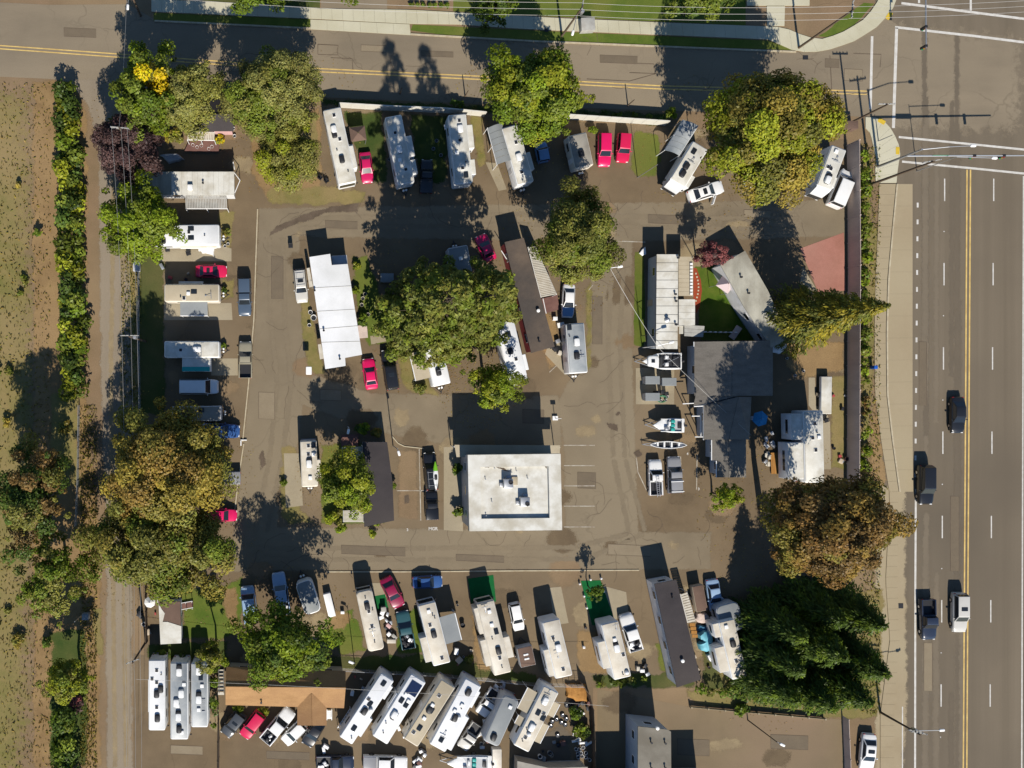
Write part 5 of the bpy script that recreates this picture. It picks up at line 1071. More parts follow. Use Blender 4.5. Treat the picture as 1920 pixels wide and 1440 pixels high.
tr_ = rv('white roofed trailer in tree shade with a teal edged annex', (411, 655), (308, 655), 31, 3.2, 'trailer', roof='roof_white', feats='a.4,0 t.38,.5 v.7,.1', slides=[('R', .17, .68, 1.9)])
MB().rbox((2.72, .55), .62, 3.85, 2.915, 2.98, .04, .02).build('awning_trim', pmat('teal_panel', (.01, .30, .27), .5), tr_)
rv('grey trailer whose end shows from under the gold and green tree', (414, 775), (322, 776), 28, 3.0, 'trailer', 'shell_grey', 'roof_grey', feats='s.4,-.6 s.55,.1 b.7,-.2')
rv('small white trailer with metal shine beside the lamp lit lane', (1085, 700), (1078, 606), 35, 3.1, 'trailer', 'shell_white', 'roof_steel', feats='a.62,.0 v.70,0 b.35,.1 t.38,-.5 s.93,.8 p.75,.9', slides=[])
rv('white trailer with beige side awning south of the tall firs', (829, 722), (810, 640), 34, 3.1, 'trailer', roof='roof_bright', feats='b.62,.1 s.8,-.3 t.4,-.2 b.3,.1 p.5,.4', awn=[('R', .22, .85, 2.1, 'roof_beige')])
rv('white trailer beside the red edged dark home under the firs', (973, 716), (945, 598), 36, 3.2, 'trailer', roof='roof_bright', feats='s.75,-.1 b.5,.2 v.35,-.3 w.22,.2 t.6,.3 p.85,.3', slides=[('L', .15, .4, .5)])
rv('shaded pale trailer end behind the tall firs', (858, 462), (872, 540), 38, 2.9, 'trailer', 'shell_grey', 'roof_plain', feats='w.3,.1')
rv('short white trailer on the island beside a concrete slab', (581, 913), (578, 826), 31, 3.0, 'trailer', 'shell_cream', 'roof_cream', feats='s.9,-.8 v.88,.0 w.7,-.7 v.7,.05 a.5,.0 b.55,-.1 w.2,-.1', slides=[('L', .2, .58, .45)])
rv('large white fifth wheel with two shaded slide outs by the brown fence', (1525, 770), (1528, 905), 37, 3.7, 'fifth', feats='v.18,.1 v.38,-.2 w.37,.6 v.55,.15 p.3,.3', slides=[('L', .04, .40, 1.6), ('L', .44, .95, 2.1)])
rv('cream round cornered bus beside the red and teal vehicles', (682, 1107), (706, 1220), 31, 3.1, 'bus', 'shell_cream', 'roof_cream', feats='p.12,0 b.26,0 v.35,.1 v.6,.1 t.72,0 p.33,.7 p.85,.0', rnd=.5)
rv('cream motorhome with grey ribbed awning in the south row', (800, 1131), (829, 1246), 33, 3.5, 'motorhome', 'shell_white', 'roof_cream', feats='w.13,.0 b.50,-.1 p.2,.4 v.35,-.3 p.25,.6 v.9,.2', slides=[('L', .52, .92, .9)], awn=[('R', .28, .72, 2.3, 'roof_plain')])
rv('cream motorhome with a rounded windscreen facing the green turf', (910, 1128), (943, 1264), 33, 3.5, 'motorhome', 'shell_cream', 'roof_cream', feats='t.1,-.3 w.14,.2 w.32,.1 s.42,.5 b.68,.15 v.78,.1 p.5,-.3 p.9,.1', slides=[('L', .06, .42, .55), ('L', .5, .86, .75), ('R', .53, .82, .9)])
rv('white trailer with one slide out between bare gravel pads', (1033, 1163), (1058, 1270), 33, 3.5, 'fifth', 'shell_white', 'roof_cream', feats='v.3,-.3 p.35,-.3 a.48,.1 t.60,-.2 v.86,.1', slides=[('L', .48, .95, .7)])
rv('white fifth wheel facing the small tree on green turf', (1143, 1167), (1168, 1272), 33, 3.5, 'fifth', 'shell_white', 'roof_cream', feats='t.1,.7 w.31,.1 a.46,.1 b.42,.1 v.60,.8 p.92,.1 d.91,.7', slides=[('L', .3, .78, 1.0)])
rv('white motorhome half under the dark cedars beside the turquoise tarp', (1362, 1163), (1388, 1272), 30, 3.4, 'fifth', 'shell_white', 'roof_cream', feats='w.1,-.3 b.4,.1 v.7,0', slides=[('L', .02, .26, .8), ('L', .42, .85, 1.3)])
rv('plain white motorhome, westmost of three in the southwest corner', (294, 1370), (294, 1237), 31, 3.5, 'motorhome', roof='roof_bright', feats='v.85,.0 p.80,-.7 v.73,.7 v.68,.0 b.59,-.6 b.52,0 v.33,.0 b.18,-.1', slides=[('R', .25, .72, .12)])
rv('longest motorhome with glossy grey roof, middle of the southwest trio', (336, 1387), (336, 1242), 33, 3.6, 'motorhome', roof='roof_steel', feats='a.88,.0 b.93,0 w.72,-.7 a.60,-.3 a.48,.4 w.44,.2 a.30,.1 b.33,.1 b.14,0 w.1,-.4')
rv('grey roofed motorhome, eastmost of three beside the tall hedge', (374, 1364), (374, 1243), 31, 3.5, 'motorhome', roof='roof_steel', feats='a.88,.1 b.93,.1 s.78,-.2 w.65,-.4 a.44,.1 b.50,.1 w.28,.1 l.35,-.6')
D = [((648, 1389), (727, 1269), 29, 'white motorhome with a ribbed side rack, first of the slanted row', 'shell_white', 'roof_bright', 's.9,.0 s.58,.0 v.62,.6 d.52,-.6 b.46,.1 v.43,.4 s.2,.0 p.08,-.5', [('L', .14, .42, .5), ('L', .72, .92, .4)], []),
     ((712, 1388), (785, 1271), 33, 'white motorhome with blue solar panels on its roof', 'shell_white', 'roof_bright', 'S.90,-.2 S.84,-.2 S.78,-.2 w.72,.3 s.62,.4 s.60,-.5 w.66,-.5 a.40,.2 b.38,.2 v.42,-.1 p.25,.6 p.12,.2', [('R', .42, .66, .2)], []),
     ((770, 1393), (841, 1281), 31, 'beige motorhome in the slanted row beside the solar roof', 'shell_cream', 'roof_beige', 'v.78,.2 s.55,.0 b.54,.3 w.62,.3 s.25,.1 v.15,.5 w.4,.3', [('R', .12, .2, .2)], []),
     ((820, 1403), (888, 1279), 34, 'long white motorhome with stepped sides next to the parked pickups', 'shell_white', 'roof_bright', 'b.85,.0 w.66,-.1 p.62,-.2 w.55,.4 d.50,-.5 b.47,-.1 v.43,.1 t.22,.1 s.13,.1', [('L', .05, .55, .7), ('L', .68, .92, .35)], [])]
for f, r, w, lb, sh, ro, fe, sl_, aw in D: rv(lb, f, r, w, 3.6, 'motorhome', sh, ro, fe, sl_, aw)
rv('plain grey trailer with curved nose beside the scrap yard', (920, 1395), (960, 1308), 32, 3.3, 'trailer', 'shell_grey', 'roof_plain', feats='b.15,.05 w.82,-.3', blind=True, rnd=.5)
rv('white motorhome with three beige awnings beside the heap of wheels', (977, 1404), (1034, 1292), 32, 3.6, 'motorhome', 'shell_white', 'roof_cream', feats='t.93,.1 a.80,.1 s.6,.2 v.62,-.6 s.56,-.8 a.36,.1 v.40,-.2 d.25,.0 v.18,.2 p.12,.4 p.3,.6', awn=[('R', .50, .85, 1.6, 'roof_beige'), ('L', .62, .84, 1.1, 'roof_beige'), ('L', .18, .48, 1.1, 'roof_beige'), ('R', .28, .42, 1.0, 'roof_beige')], slides=[])
rv('small shaded trailer with a rounded nose beside the white board', (568, 1090), (588, 1150), 32, 2.7, 'trailer', 'shell_white', 'roof_plain', feats='', rnd=.7)
rv('shaded blue grey trailer with a rounded end behind the turquoise tarp', (1362, 1132), (1376, 1185), 44, 2.6, 'trailer', 'shell_grey', 'roof_plain', feats='', rnd=.8)
# ================================================================== VEHICLES
vehicle('sedan', 'dark red sedan half in tree shade beside the brown gazebo', (690, 342), (684, 284), 'crimson')
vehicle('pickup', 'black pickup deep in tree shade beside the dappled fifth wheel', (801, 298), (799, 362), 'black', extra=[('lid',)])
vehicle('wagon', 'small blue wagon in the shade of the north maple', (1014, 266), (1021, 303), 'skyblue', 24)
vehicle('wagon', 'red rounded wagon, left of the two red vehicles by the white fence', (1134, 311), (1135, 248), 'red', 25)
vehicle('suv', 'red boxy wagon, right of the two red vehicles by the white fence', (1168, 303), (1172, 249), 'red2', 25)
vehicle('sedan', 'white sedan with an open door and sunroof below the golden maple', (1357, 348), (1292, 369), 'white', 26, extra=[('sunroof',), ('door', 1)])
vehicle('sedan', 'white sedan mostly hidden under the golden maple', (1442, 334), (1395, 342), 'white')
vehicle('van', 'white van squeezed between the white motorhome and the brown fence', (1592, 320), (1564, 387), 'white', 28)
vehicle('sedan', 'hot pink coupe half in shade in the west row', (425, 508), (366, 508), 'red2', 24, extra=[('sunroof',)])
vehicle('canopy', 'slate blue pickup with a matching canopy along the west lane', (459, 592), (458, 522), 'slate', 25)
vehicle('pickup', 'tan pickup with a loaded bed along the west lane', (460, 640), (460, 709), 'tan', 25)
vehicle('van', 'white van in the west row facing the lane', (409, 725), (336, 725), 'white', 28)
vehicle('sedan', 'dark blue sedan nosing out beside the grey trailer end', (449, 809), (376, 806), 'blue', 27)
vehicle('pickup', 'grey pickup backed out from under the gold tree', (386, 897), (451, 896), 'grey', 24, extra=[('lid',)])
vehicle('hatch', 'red hatchback poking out from under the gold and green tree', (444, 967), (388, 965), 'red')
vehicle('wagon', 'silver wagon beside the long bright white home', (567, 567), (561, 504), 'silver', 24, extra=[('rack',), ('sunroof',)])
vehicle('sedan', 'hot pink sedan parked south of the long bright white home', (690, 672), (698, 730), 'red', 25)
vehicle('suv', 'black sport utility beside the hot pink sedan', (726, 656), (737, 731), 'black', 26, extra=[('sunroof',)])
vehicle('sedan', 'crimson coupe nose to the open asphalt near the shaded firs', (901, 440), (922, 488), 'crimson', 26)
vehicle('sedan', 'white sedan with sky reflection painted blue on its hood by the slatted cover', (1065, 595), (1068, 532), 'white', 24, extra=[('hood_reflection', 'skyblue')])  # blue on the hood is reflected sky, given as paint
k1 = vehicle('wagon', 'black wagon carrying a green and white kayak', (805, 848), (811, 919), 'black', 25, extra=[('rack',)])
vehicle('pickup', 'short black pickup in the bay marked MGR', (809, 920), (811, 975), 'black', 24, extra=[('lid',)])
v1 = vehicle('pickup', 'white pickup with a silver ladder in its bed', (1229, 862), (1231, 929), 'white', 25)
vehicle('canopy', 'grey pickup with a canopy and white roof bars', (1264, 856), (1267, 925), 'grey', 26, extra=[('canrack',)])
vehicle('sedan', 'black sedan driving beside the yellow line, northmost on the highway', (1798, 812), (1798, 744), 'black', 26)
vehicle('suv', 'black sport utility driving beside the solid white line start', (1737, 946), (1737, 872), 'black', 27)
vehicle('pickup', 'dark blue pickup driving in the kerb lane', (1743, 1200), (1741, 1124), 'darkblue', 27)
vehicle('wagon', 'silver wagon driving beside the yellow line south of the black sedan', (1801, 1186), (1801, 1112), 'silver', 27, extra=[('sunroof',)])
vehicle('sedan', 'white sedan with two roof windows parked at the lower right kerb', (1626, 1447), (1632, 1377), 'white', 28, extra=[('sunroof',)])
vehicle('van', 'pale blue van in the shade at the west end of the south row', (463, 1100), (471, 1168), 'lightblue', 27)
v3 = vehicle('longcab', 'pale blue pickup with a loaded bed in tree shade', (521, 1074), (533, 1153), 'lightblue', 26)
vehicle('sedan', 'maroon sedan slanted in the south row beside the green turf strip', (750, 1139), (722, 1084), 'maroon', 27)
v4 = vehicle('pickup', 'teal pickup with a junk filled bed in the south row', (754, 1146), (767, 1217), 'teal', 27)
vehicle('sedan', 'blue sedan parked crosswise before the cream motorhome', (830, 1091), (774, 1093), 'blue', 24)
vehicle('hatch', 'small white hatchback beside the dark box trailer', (975, 1183), (964, 1131), 'white', 23)
v5 = vehicle('longcab', 'white pickup with junk in its bed by the charcoal home', (1173, 1152), (1194, 1221), 'white', 27)
vehicle('sedan', 'light blue sedan at the edge of the dark cedar shade', (1345, 1147), (1336, 1087), 'lightblue', 26)
vehicle('suv', 'charcoal sport utility, first of the slanted car row by the brown house', (421, 1379), (453, 1338), 'charcoal', 26, extra=[('sunroof',)])
vehicle('wagon', 'red wagon second in the slanted row by the brown house', (456, 1383), (490, 1338), 'red2', 25)
v6 = vehicle('longcab', 'white pickup facing the brown house with a loaded bed', (546, 1332), (496, 1391), 'white', 27)
vehicle('hatch', 'white hatchback tucked beside the south wing of the brown house', (533, 1394), (570, 1358), 'white', 25)
vehicle('sedan', 'black sedan in shadow at the east end of the slanted row', (574, 1399), (602, 1352), 'black', 26)
v7 = vehicle('pickup', 'black pickup with scrap in its bed at the lower edge', (664, 1432), (593, 1433), 'darkblue', 30)
vehicle('longcab', 'white and grey pickup with covered bed at the lower edge', (764, 1434), (681, 1432), 'white', 30, extra=[('lid', 'grey')])
v8 = vehicle('pickup', 'white work pickup between the stepped motorhome and grey trailer', (901, 1341), (932, 1296), 'white', 26)
vehicle('pickup', 'small white truck in the scrap yard beside the stepped motorhome', (866, 1404), (897, 1360), 'silver', 25)
junk_in(v4, 7, -2.4, -.9, 3, 'pale scrap piled in the bed of the teal pickup', 'scrap in the teal pickup'); junk_in(v5, 6, -2.6, -1.4, 4, 'scrap lying in the bed of the white pickup by the charcoal home', 'scrap in the white pickup by the charcoal home')
junk_in(v6, 5, -2.6, -1.4, 5, 'pale boxes in the bed of the white pickup facing the brown house', 'boxes in the white pickup'); junk_in(v7, 6, -2.4, -1.0, 6, 'pale scrap in the bed of the black pickup at the lower edge', 'scrap in the black pickup'); junk_in(v8, 3, -2.3, -1.0, 7, 'pale sheet scrap in the bed of the white work pickup', 'scrap in the white work pickup')
junk_in(v3, 6, -2.6, -1.4, 8, 'bright scrap in the bed of the pale blue pickup', 'scrap in the pale blue pickup'); junk_in(bpy.data.objects['pickup_truck.002'] if False else v1, 0, 0, 1, 1, '', '')
# ladder, kayak
def vworld(v, p): bpy.context.view_layer.update(); return v.matrix_world @ Vector(p)
lad = empty('ladder', (0, 0, 0), 0, 'silver ladder sloping over the tailgate of the white pickup', 'ladder')
a0, a1 = vworld(v1, (-.12, .35, 1.95)), vworld(v1, (.25, -3.0, 1.22)); dv = (a1 - a0).normalized(); sv = dv.cross(Vector((0, 0, 1))).normalized()
for s in (-.19, .19): MB().tube(a0 + sv * s, a1 + sv * s, .035).build('rail', M['chrome'], lad)
for i in range(10): q = a0.lerp(a1, (i + .5) / 10); MB().tube(q - sv * .19, q + sv * .19, .03).build('rung', M['chrome'], lad)
ka = P(817, 892, 1.8); kay = empty('kayak', (ka.x, ka.y, 1.74), R(2), 'green nosed white kayak lying on the black wagon', 'kayak')
def hullring(L, wf, n=12):
    return [[(wf(t) * math.cos(a), L * (t - .5), .16 * math.sin(a) * (wf(t) / .36)) for a in [2 * math.pi * k / 10 for k in range(10)]] for t in [i / n for i in range(n + 1)]]
rg = hullring(4.0, lambda t: .03 + .34 * math.sin(math.pi * min(.999, max(.001, t))) ** .8)
MB().ring(rg[:9]).build('hull', M['shell_white'], kay, 50); MB().ring(rg[8:]).build('bow', pmat('lime_plastic', (.16, .42, .02), .4), kay, 50); MB().rbox((0, -.2), .4, .8, .10, .2, .15, .03).build('cockpit', M['black'], kay, 40)
# ================================================================== BOATS
def hull(L, B, H, t0=.02):
    rg = []
    for i in range(13):
        t = i / 12; y = L * (t - .5); w = B / 2 * (1 - max(0, (t - .35) / .65) ** 2.4) * (.94 + .06 * min(1, t * 4)); w = max(.03, w); sh = H + .22 * max(0, t - .4)
        rg.append([(-w, y, sh), (-w * .96, y, sh * .55), (-w * .5, y, .1 + .5 * max(0, t - .75)), (0, y, .0 + .7 * max(0, t - .7)), (w * .5, y, .1 + .5 * max(0, t - .75)), (w * .96, y, sh * .55), (w, y, sh), (w * .86, y, sh + .03), (0, y, sh + .05), (-w * .86, y, sh + .03)])
    return rg
def boat(label, bow, stern, wpx, kind, tlabel):
    a, b = P(*bow, 1.4), P(*stern, 1.4); d = a - b; L = d.length; B = wpx / PX; c = (a + b) / 2; rz = math.atan2(-d.x, d.y)
    root = empty('motor_boat' if kind != 'row' else 'rowing_boat', (c.x, c.y, .62), rz, label, 'boat'); H = .8 if kind != 'row' else .5
    if kind == 'row':
        rg = []
        for i in range(13):
            t = i / 12; w = max(.03, B / 2 * math.sin(math.pi * t) ** .62); y = L * (t - .5); rk = .18 * (2 * t - 1) ** 2
            rg.append([(-w, y, H + rk), (-w * .8, y, .1 + rk), (w * .8, y, .1 + rk), (w, y, H + rk), (w - .07, y, H + rk + .01), (w * .74, y, .16 + rk), (-w * .74, y, .16 + rk), (-w + .07, y, H + rk + .01)])
        MB().ring(rg).build('hull', M['shell_white'], root, 30)
        for t in (.2, .4, .6, .78): MB().box((0, L * (t - .5), .42), (B * .78 * math.sin(math.pi * t) ** .6, .24, .05)).build('seat', M['shell_white'], root)
        for t in (.3, .5, .69): MB().box((0, L * (t - .5), .2), (B * .62 * math.sin(math.pi * t) ** .6, L * .12, .06)).build('floor', M['black'], root)
    else:
        MB().ring(hull(L, B, H)).build('hull', M['shell_white'], root, 40)
        y0, y1 = (-L * .46, L * .10) if kind == 'cabin' else (-L * .40, L * .28)
        MB().rbox((0, (y0 + y1) / 2), B * .78, y1 - y0, H + .03, H + .085, .2, .02).build('cockpit_floor', M['black'] if kind == 'cabin' else M['shell_grey'], root)
        wl = MB()
        for sx in (-1, 1): wl.box((sx * B * .42, (y0 + y1) / 2, H + .16), (.1, y1 - y0, .26))
        wl.box((0, y0 - .02, H + .16), (B * .88, .12, .26)); wl.build('coaming', M['shell_white'], root)
        if kind == 'cabin':
            MB().rbox((0, L * .26), B * .62, L * .3, H + .04, H + .42, .35, .15).build('cabin', M['shell_white'], root, 40); MB().rbox((0, L * .27), .5, .5, H + .42, H + .47, .05, .02).build('hatch', M['glass'], root)
            MB().slab([(-B * .38, L * .1, H + .2), (B * .38, L * .1, H + .2), (B * .34, L * .06, H + .75), (-B * .34, L * .06, H + .75)], .03).build('windshield', M['glass'], root)
            for sx in (-1, 1): MB().rbox((sx * B * .2, -L * .08), .5, .5, H + .08, H + .55, .08, .06).build('seat', M['shell_white'], root, 40)
            MB().rbox((0, -L * .33), B * .55, .9, H + .08, H + .4, .08, .05).build('engine_box', M['black'], root, 40)
            MB().tube((-.5, L * .05, H + .9), (.5, -L * .35, H + .9), .03).tube((-.5, L * .05, H + .1), (-.5, L * .05, H + .9), .03).tube((.5, -L * .35, H + .1), (.5, -L * .35, H + .9), .03).build('rail', M['galv'], root)
        else:
            tl = pmat('teal_vinyl', (.02, .30, .26), .5)
            for x in (-.55, 0, .55): MB().rbox((x * B * .5, -L * .10), B * .22, .55, H + .08, H + .45, .08, .06).build('seat', tl, root, 40)
            MB().rbox((-B * .22, L * .1), .45, .5, H + .08, H + .5, .08, .06).build('seat', M['galv'], root, 40); MB().rbox((B * .12, L * .02), .6, .3, H + .08, H + .6, .06, .05).build('console', M['shell_white'], root, 40)
            MB().rbox((0, -L * .33), B * .4, .5, H + .08, H + .3, .06, .04).build('engine_cover', M['black'], root, 40)
        MB().rbox((0, -L / 2 - .12), .35, .4, .2, H + .35, .12, .08).build('outboard_motor', M['black'], root, 40)
    tr = empty('boat_trailer', (c.x, c.y, .02), rz, tlabel, 'trailer'); mb = MB()
    for s in (-1, 1): mb.tube((s * B * .32, -L * .45, .5), (s * B * .32, L * .25, .5), .05).tube((s * B * .32, L * .25, .5), (0, L * .5 + .9, .5), .05)
    for y in (-.4, -.05, .2): mb.tube((-B * .32, L * y, .5), (B * .32, L * y, .5), .045)
    mb.tube((0, L * .5 + .7, -.02), (0, L * .5 + .7, .75), .04); mb.build('frame', M['galv'], tr)
    wh = rmesh('rvwheel', None)
    for s in (-1, 1): o = link('wheel', wh, tr, None, (s * (B * .32 + .24), -L * .12, .4)); link('rim', RW['rvrim'], o)
boat('white cabin boat moored on a trailer beside the ribbed roof home', (1206, 677), (1278, 677), 32, 'cabin', 'trailer under the white cabin boat')
boat('open white motor boat with teal seats on a trailer', (1225, 797), (1283, 798), 27, 'open', 'trailer under the open boat with teal seats')
boat('narrow white rowing boat on a trailer above the two pickups', (1220, 834), (1289, 835), 14, 'row', 'trailer under the narrow rowing boat')
boat('white motor boat cut by the lower edge of the yard', (838, 1431), (922, 1432), 30, 'open', 'trailer under the motor boat at the lower edge')
# ================================================================== SMALL TRAILERS
def box_trailer(label, f, r, w, h, mat, lid=None, items=()):
    a, b = P(*f, h), P(*r, h); d = a - b; L = d.length; B = w / PX; c = (a + b) / 2; root = empty('box_trailer', (c.x, c.y, .02), math.atan2(-d.x, d.y), label, 'trailer')
    MB().rbox((0, 0), B, L, .5, h, .06, .05).build('body', M[mat], root, 30); MB().tube((-B * .3, L / 2, .5), (0, L / 2 + 1, .5), .05).tube((B * .3, L / 2, .5), (0, L / 2 + 1, .5), .05).build('hitch', M['black'], root)
    for s in (-1, 1): o = link('wheel', RW['rvwheel'], root, None, (s * (B / 2 + .13), -.1, .4)); link('rim', RW['rvrim'], o)
    for x, y in items: MB().rbox((0, 0), .34, .24, h, h + .12, .04, .03).build('roof_vent', M['trim'], root, 30, (x, y, 0))
    if lid: MB().rbox((0, 0), B - .08, L - .08, h, h + .04, .05, .02).build('lid', M[lid], root, 30)
box_trailer('dark enclosed trailer with four white vents beside the white hatchback', (983, 1213), (991, 1249), 28, 2.0, 'shell_grey', 'brown_tar', [(-.2, .3), (.15, .3), (-.2, -.3), (.15, -.3)])
box_trailer('tan covered utility trailer beside the slatted steps', (1317, 1146), (1308, 1098), 21, 1.5, 'siding_tan', 'brown_tar')
box_trailer('small white utility trailer by the brown east fence', (1549, 776), (1550, 706), 20, 1.0, 'shell_white', 'roof_white')
box_trailer('cream tank trailer with a dark hatch at the lower edge', (932, 1440), (932, 1405), 17, 1.6, 'shell_cream', None)
# ================================================================== VEGETATION
T = tree
T('maple_tree', 'green maple with a yellow patch beside the gravel lane and street', 276, 176, 9, 54, 94, 5.5, ['mid', 'bright', 'green', 'mid', 'yellow'], 11, nl=60, patches=[(294, 160, 25, 4), (305, 85, 22, 1)])
T('olive_tree', 'dull olive tree beside the yellow patched maple', 352, 182, 9, 54, 68, 5, ['olive', 'sage', 'olive'], 12, leaf=.26, nl=48)
T('plum_tree', 'dark purple plum tree under the crossarm pole', 240, 268, 7, 66, 58, 4.2, ['plum', 'plum', 'plum2'], 13, leaf=.26, nl=48)
T('willow_tree', 'wide pale sage willow at the north end of the west row', 510, 178, 9, 92, 70, 6, ['sage', 'olive', 'sage', 'mid'], 14, leaf=.26, nl=70, gaps=.2)
T('willow_tree', 'lower yellowish willow reaching south toward the open corner', 535, 285, 5.5, 66, 62, 4, ['sage', 'olive', 'yellowgreen'], 15, leaf=.26, nl=40, gaps=.25)
T('maple_tree', 'bright green maple over the west lane edge', 263, 420, 7, 76, 68, 4.2, ['bright', 'mid', 'bright'], 16, leaf=.34, nl=52)
T('maple_tree', 'golden crowned maple in the west row above the olive one', 310, 880, 10, 112, 104, 6.6, ['gold', 'gold', 'golddark', 'olive', 'amber'], 17, leaf=.34, nl=76, gaps=.18)
T('maple_tree', 'large olive green maple below the golden crowned one', 296, 1018, 9, 124, 94, 6, ['olive', 'mid', 'olive', 'golddark'], 18, leaf=.34, nl=80)
T('maple_tree', 'green maple overhanging the north street above the curved carport', 1004, 176, 9.5, 84, 72, 5.8, ['mid', 'bright', 'green', 'yellowgreen'], 19, leaf=.36, nl=66)
T('maple_tree', 'huge golden green maple at the north east corner', 1440, 246, 12, 108, 96, 6.4, ['gold', 'yellowgreen', 'golddark', 'olive', 'yellowgreen'], 120, leaf=.34, nl=100, gaps=.1)
T('ash_tree', 'spreading green tree over the north end of the dark roofed home', 1080, 448, 9.5, 70, 72, 5.8, ['fir', 'mid', 'fir2', 'olive'], 21, leaf=.36, nl=58, asp=.4)
T('linden_tree', 'bright edged small tree hanging over the office shadow', 930, 725, 7.5, 46, 46, 4, ['mid', 'bright', 'yellowgreen'], 22, leaf=.26, nl=34)
T('locust_tree', 'lime green tree beside the charcoal roofed home', 652, 905, 7.5, 52, 50, 5, ['bright', 'yellowgreen', 'mid'], 23, leaf=.28, nl=44)
T('plum_tree', 'small pink leaved tree beside the tilted home', 1332, 478, 4.5, 26, 24, 2.6, ['pink', 'plum2', 'pink'], 24, leaf=.2, nl=24)
T('beech_tree', 'large copper brown tree beside the highway', 1548, 986, 16, 84, 92, 7.6, ['brown', 'brown2', 'amber', 'brown2', 'golddark'], 25, leaf=.34, nl=110, gaps=.0)
T('walnut_tree', 'dark green round tree at the west end of the south row', 532, 1205, 8.2, 84, 64, 5.6, ['green', 'mid', 'darkgreen', 'bright'], 26, leaf=.36, nl=58)
T('birch_tree', 'small yellow green tree north of the three motorhomes', 396, 1232, 6.5, 28, 26, 3.5, ['yellowgreen', 'bright', 'olive'], 27, leaf=.22, nl=26)
T('small_tree', 'small dark tree growing out of the green turf square', 1116, 1108, 3.2, 16, 15, 1.8, ['darkgreen', 'green'], 28, leaf=.2, nl=16)
T('small_tree', 'vivid green bush tree at the edge of the grey house shadow', 1362, 931, 4.5, 26, 26, 2.2, ['bright', 'yellowgreen'], 29, leaf=.24, nl=22)
T('oak_tree', 'dark green tree at the far left edge beside the gravel lane', 96, 1080, 8, 44, 90, 5, ['olive', 'mid', 'green'], 30, leaf=.32, nl=44)
T('oak_tree', 'brownish green tree filling the left edge above the driveway', 60, 930, 9, 60, 100, 5.5, ['brown2', 'darkgreen', 'olive'], 31, leaf=.32, nl=50)
T('ash_tree', 'yellow green tree on the left verge above a red shrub', 128, 1276, 6.5, 42, 40, 4, ['yellowgreen', 'olive', 'mid'], 32, leaf=.28, nl=34)
for i, (x, y, z, a, b, c, sd, lb) in enumerate(((640, -60, 9, 60, 50, ['green', 'mid'], 41, 'street tree north of the driveway apron, cut by the upper edge'), (925, 14, 5, 40, 34, ['darkgreen', 'green'], 42, 'dark green tree at the upper edge behind the sidewalk'), (470, -40, 8, 70, 50, ['darkgreen', 'green'], 43, 'dark tree at the upper edge left of the driveway'), (1330, -20, 8, 80, 55, ['darkgreen', 'mid'], 44, 'dark tree at the upper edge behind the power lines'))):
    T('street_tree', lb, x, y, z, a, b, 4.5, c, sd, leaf=.34, nl=36)
F = fir
tufted_fir('fir_tree', 'western of the two tall firs in the middle of the park', (866, 548), 33, 6.6, ['fir', 'fir2', 'mid'], 51, nw=26)
tufted_fir('fir_tree', 'eastern of the two tall firs in the middle of the park', (950, 540), 32, 6.2, ['fir', 'fir2', 'mid'], 52, nw=26)
tufted_fir('fir_tree', 'shorter fir on the west side of the tall pair', (788, 586), 16, 4.2, ['fir', 'mid', 'fir2'], 53, nw=13)
tufted_fir('fir_tree', 'shorter fir between the two tall firs at their southern foot', (872, 604), 17, 4.4, ['fir', 'mid'], 54, nw=13)
F('cedar_tree', 'golden green conifer leaning out over the brown east fence', (1668, 572), 23, 5.2, ['cedar', 'cedar2', 'cedar', 'fir'], 55, power=.8, nw=40, leaf=.40, droop=.5)
for i, (tp, h, r, lb) in enumerate((((1512, 1198), 13, 4.4, 'dark cedar at the upper left of the cedar clump'), ((1506, 1262), 13, 4.6, 'dark cedar on the left side of the cedar clump'), ((1500, 1316), 13, 4.3, 'dark cedar at the lower left of the cedar clump'), ((1570, 1330), 14, 4.5, 'dark cedar at the bottom middle of the cedar clump'), ((1636, 1322), 14, 4.5, 'dark cedar at the lower right of the cedar clump'),
                                ((1668, 1268), 14, 4.5, 'dark cedar nearest the highway in the clump'), ((1662, 1176), 14, 4.6, 'dark cedar nearest the highway at the clump top'), ((1590, 1236), 16, 5, 'tallest dark cedar in the middle of the clump'), ((1585, 1168), 13, 4.4, 'dark cedar just below the copper brown tree'))):
    F('cedar_tree', lb, tp, h, r, ['darkgreen', 'green', 'darkgreen', 'dark'], 60 + i, power=.62, nw=28, leaf=.40, droop=.4, group='dark cedars beside the highway')
hedge('tall mixed hedge along the left verge of the gravel lane', [(122, 165), (128, 300), (132, 430), (134, 560), (138, 735)], 50, 3.4, ['darkgreen', 'green', 'mid', 'darkgreen', 'yellowgreen'], 71, leaf=.28)
hedge('trimmed green hedge between the brown fence and the highway pavement', [(1622, 275), (1624, 450), (1624, 560), (1622, 720)], 22, 1.6, ['mid', 'green', 'bright'], 72)
hedge('lower length of green hedge beside the brown fence', [(1623, 800), (1624, 905)], 24, 1.6, ['mid', 'green', 'bright'], 73)
hedge('dark hedge beside the gravel lane at the lower left', [(120, 1330), (122, 1440), (120, 1500)], 40, 3, ['green', 'darkgreen', 'mid'], 74)
hedge('dark green hedge strip between the motorhomes and the brown house', [(402, 1250), (402, 1360)], 16, 2.2, ['darkgreen', 'green'], 75)
hedge('scruffy shrubs along the street side of the white fence', [(830, 196), (980, 202), (1110, 212), (1260, 222)], 14, 1.3, ['green', 'mid', 'olive', 'darkgreen'], 76, step=1.8)
hedge('leafy creeper along the south fence beside the charcoal home', [(1110, 1284), (1200, 1276), (1220, 1270)], 16, 1.2, ['olive', 'mid', 'green'], 77)
